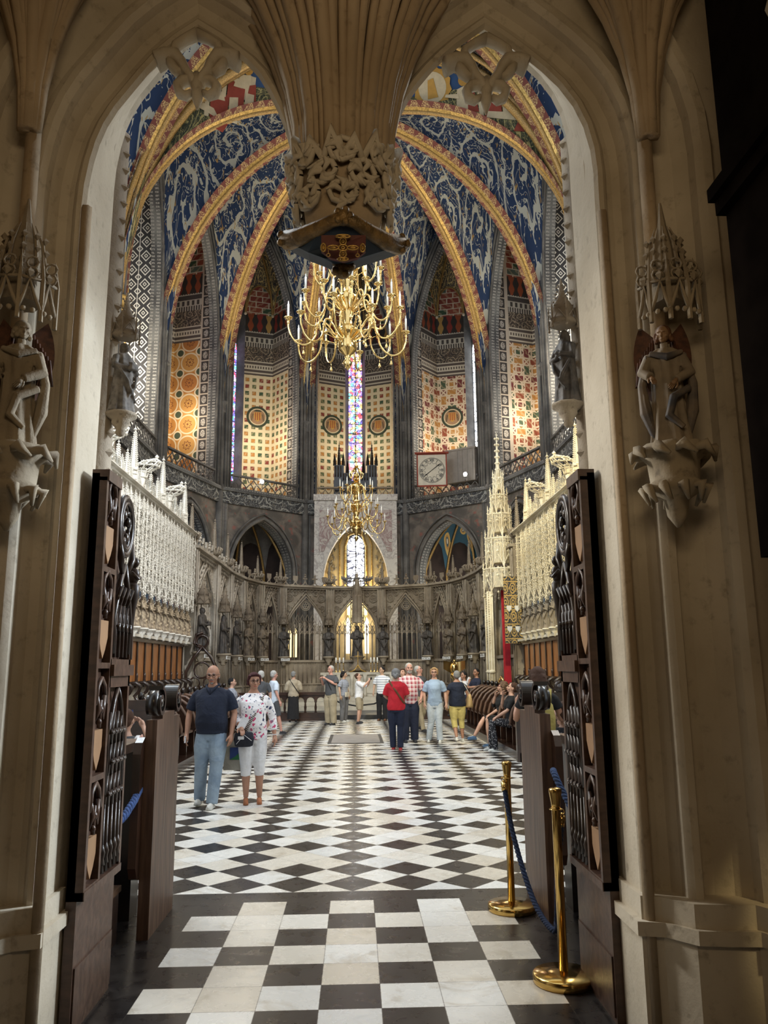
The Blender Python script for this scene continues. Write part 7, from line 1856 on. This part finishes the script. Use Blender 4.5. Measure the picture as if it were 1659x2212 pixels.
def e15(t,HM,dz):
    mb=MB(); mb.M=Matrix.Translation(V((-.30,.05,1.0))); loft(mb,[(-.17,.09,.14,0,0),(-.14,.085,.16,0,0),(.05,.06,.14,0,0),(.16,.03,.09,0,0)],14,0,6,.05); mb.M=None; mb.build('shoulder_bag','tan_canvas',t)
    strap(t,[(-.30,-.04,1.14),(-.20,-.06,1.34),(-.14,.0,1.47),(-.20,.10,1.34),(-.30,.14,1.14)],'cream_cloth',.009)
person('grey-haired woman in navy top and yellow trousers with tan shoulder bag walking away',g(990,1602),1.62,R(186),'skin_tan','navy_cloth','yellow_cloth','shoe_white',hair='hair_grey',female=True,belly=.05,thick=1.22,sleeve=.30,leglen=.45,loose=1.15,vox=.009,legs=[((-.10,-.02,.50),(-.11,.02,.085)),((.10,.02,.50),(.09,.22,.13))],
    arms=[((-.27,.03,1.14),(-.30,-.04,.90)),((.27,.05,1.14),(.29,.06,.89))],extra=e15)
# seated visitors on the right
person('seated curly-haired woman in black dress, chin on hand, on the right stalls',(3.22,17.9,.06),1.70,R(-82),'skin_fair','black_cloth','black_cloth','blue_shoe',hair='hair_curly_brown',hairstyle='curly',female=True,seated=True,vox=.009,sleeve=.7,leglen=.0,yaw=R(-20),pitch=R(-8),
    arms=[((-.20,-.16,.80),(-.03,-.15,1.03)),((.22,-.10,.78),(.10,-.34,.62))],legs=[((-.10,-.42,.53),(-.08,-.66,.16)),((.10,-.40,.50),(.08,-.36,.0))])
person('seated dark-haired woman in dotted trousers looking up beside the curly-haired woman',(3.22,16.9,.06),1.72,R(-90),'skin_fair','black_cloth','dotted_trousers','shoe_white',hair='hair_brown',female=True,seated=True,vox=.009,sleeve=.44,yaw=R(-10),pitch=R(-16),
    arms=[((-.20,-.16,.80),(-.03,-.16,1.06)),((.20,-.12,.76),(.12,-.34,.62))],legs=[((-.10,-.42,.50),(-.10,-.44,.0)),((.10,-.42,.50),(.10,-.38,.0))])
c=at(1003,1470,24.5); person('seated visitor in a white t-shirt far back on the right stalls',(c.x,24.6,.25),1.70,R(-60),'skin_tan','white_cloth','dark_jean','shoe_dark',hair='hair_black',seated=True,legs=SIT)
c=at(1030,1465,23.9); person('seated man with dark hair and a dark blue t-shirt leaning on the stall end',(c.x,24.0,.33),1.72,R(-70),'skin_tan','dark_jean','dark_jean','shoe_dark',hair='hair_black',seated=True,yaw=R(20),legs=SIT,arms=[((-.26,-.10,.80),(-.1,-.36,.78)),((.26,-.1,.8),(.1,-.36,.78))])
def e20(t,HM,dz):
    mb=MB(); mb.M=Matrix.Translation(V((0,.20,1.16))); loft(mb,[(-.20,.12,.06,0,0),(-.18,.15,.08,0,0),(0,.155,.085,0,0),(.14,.13,.07,0,0),(.19,.08,.04,0,0)],16); mb.M=None; mb.build('backpack','olive_yellow',t)
    for s in (-1,1): strap(t,[(s*.10,.16,1.32),(s*.13,.06,1.47),(s*.14,-.10,1.38),(s*.15,-.04,1.15),(s*.13,.14,1.02)],'olive_yellow',.020)
c=at(1163,1500,8.8); person('woman with long dark hair and a yellow backpack seen from behind near the right stalls',(c.x,8.8,.10),1.60,R(176),'skin_tan','black_cloth','black_cloth','shoe_dark',hair='hair_brown',hairstyle='long',female=True,vox=.008,sleeve=.05,loose=1.2,
    arms=[((-.27,-.06,1.12),(-.20,-.28,1.20)),((.27,-.06,1.12),(.22,-.26,1.30))],extra=e20)
def e21(t,HM,dz):
    mb=MB(); mb.ring((-.235,-.22,1.03),.034,.009,12,5,U=(1,0,0),W=(0,.8,-.2)); mb.build('wristwatch','black_plain',t)
    mb=MB(); mb.box(-.32,-.24,-.33,-.32,1.04,1.19); mb.build('phone','black_plain',t)
c=at(1236,1560,8.6); person('seated visitor half hidden by the right gate, raising a hand with a watch and phone',(c.x,8.9,.0),1.72,R(182),'skin_fair','dotted_trousers','white_jean','shoe_white',hair='hair_brown',hairstyle='bob',female=True,seated=True,legs=SIT,vox=.008,arms=[((-.2,-.12,.80),(-.10,-.30,1.0)),((.24,-.10,.84),(.235,-.24,1.12))],extra=e21)
def e22(t,HM,dz):
    mb=MB(); mb.M=Matrix.Translation(V((.10,-.40,1.22)))@Matrix.Rotation(.15,4,'Y'); mb.box(-.04,.04,-.006,.006,-.08,.08); mb.M=None; mb.build('phone','tote_blue',t)
c=at(284,1540,8.6); person('seated visitor holding up a blue phone behind the left stall end',(c.x-.05,8.6,.0),1.70,R(176),'skin_fair','grey_cloth','dark_jean','shoe_dark',hair='hair_brown',female=True,seated=True,legs=SIT,vox=.008,sleeve=.4,
    arms=[((-.24,-.18,.92),(-.07,-.36,1.12)),((.24,-.16,.90),(.12,-.36,1.12))],extra=e22)
c=at(262,1590,7.4); person('seated visitor in a white shirt mostly hidden behind the left gate',(c.x-.08,7.5,.0),1.66,R(170),'skin_pink','white_cloth','white_jean','shoe_white',hair='hair_grey',seated=True,legs=SIT,vox=.01)
for x,y,s in ((-2.42,7.4,'left'),(-2.62,8.5,'far left'),(2.45,8.8,'right')):
    t=thing('stool','low dark wooden seat under the visitor behind the %s stall end'%s,'stool',(x,y,0)); mb=MB(); mb.box(-.25,.25,-.2,.25,.38,.43); mb.build('seat','dark_wood',t)
    for k in (-1,1):
        mb=MB(); mb.box(k*.2-.02,k*.2+.02,-.18,.22,0,.38); mb.build('leg','dark_wood',t)

c=at(1016,1467,24.2); t=thing('bench','dark wooden bench under the two visitors seated far back on the right','bench',(c.x,24.35,0))
mb=MB(); mb.box(-.45,.55,-.35,.55,.68,.74); mb.build('seat','dark_wood',t)
for k in (-.42,.48):
    mb=MB(); mb.box(k,k+.05,-.3,.5,0,.68); mb.build('leg','dark_wood',t)
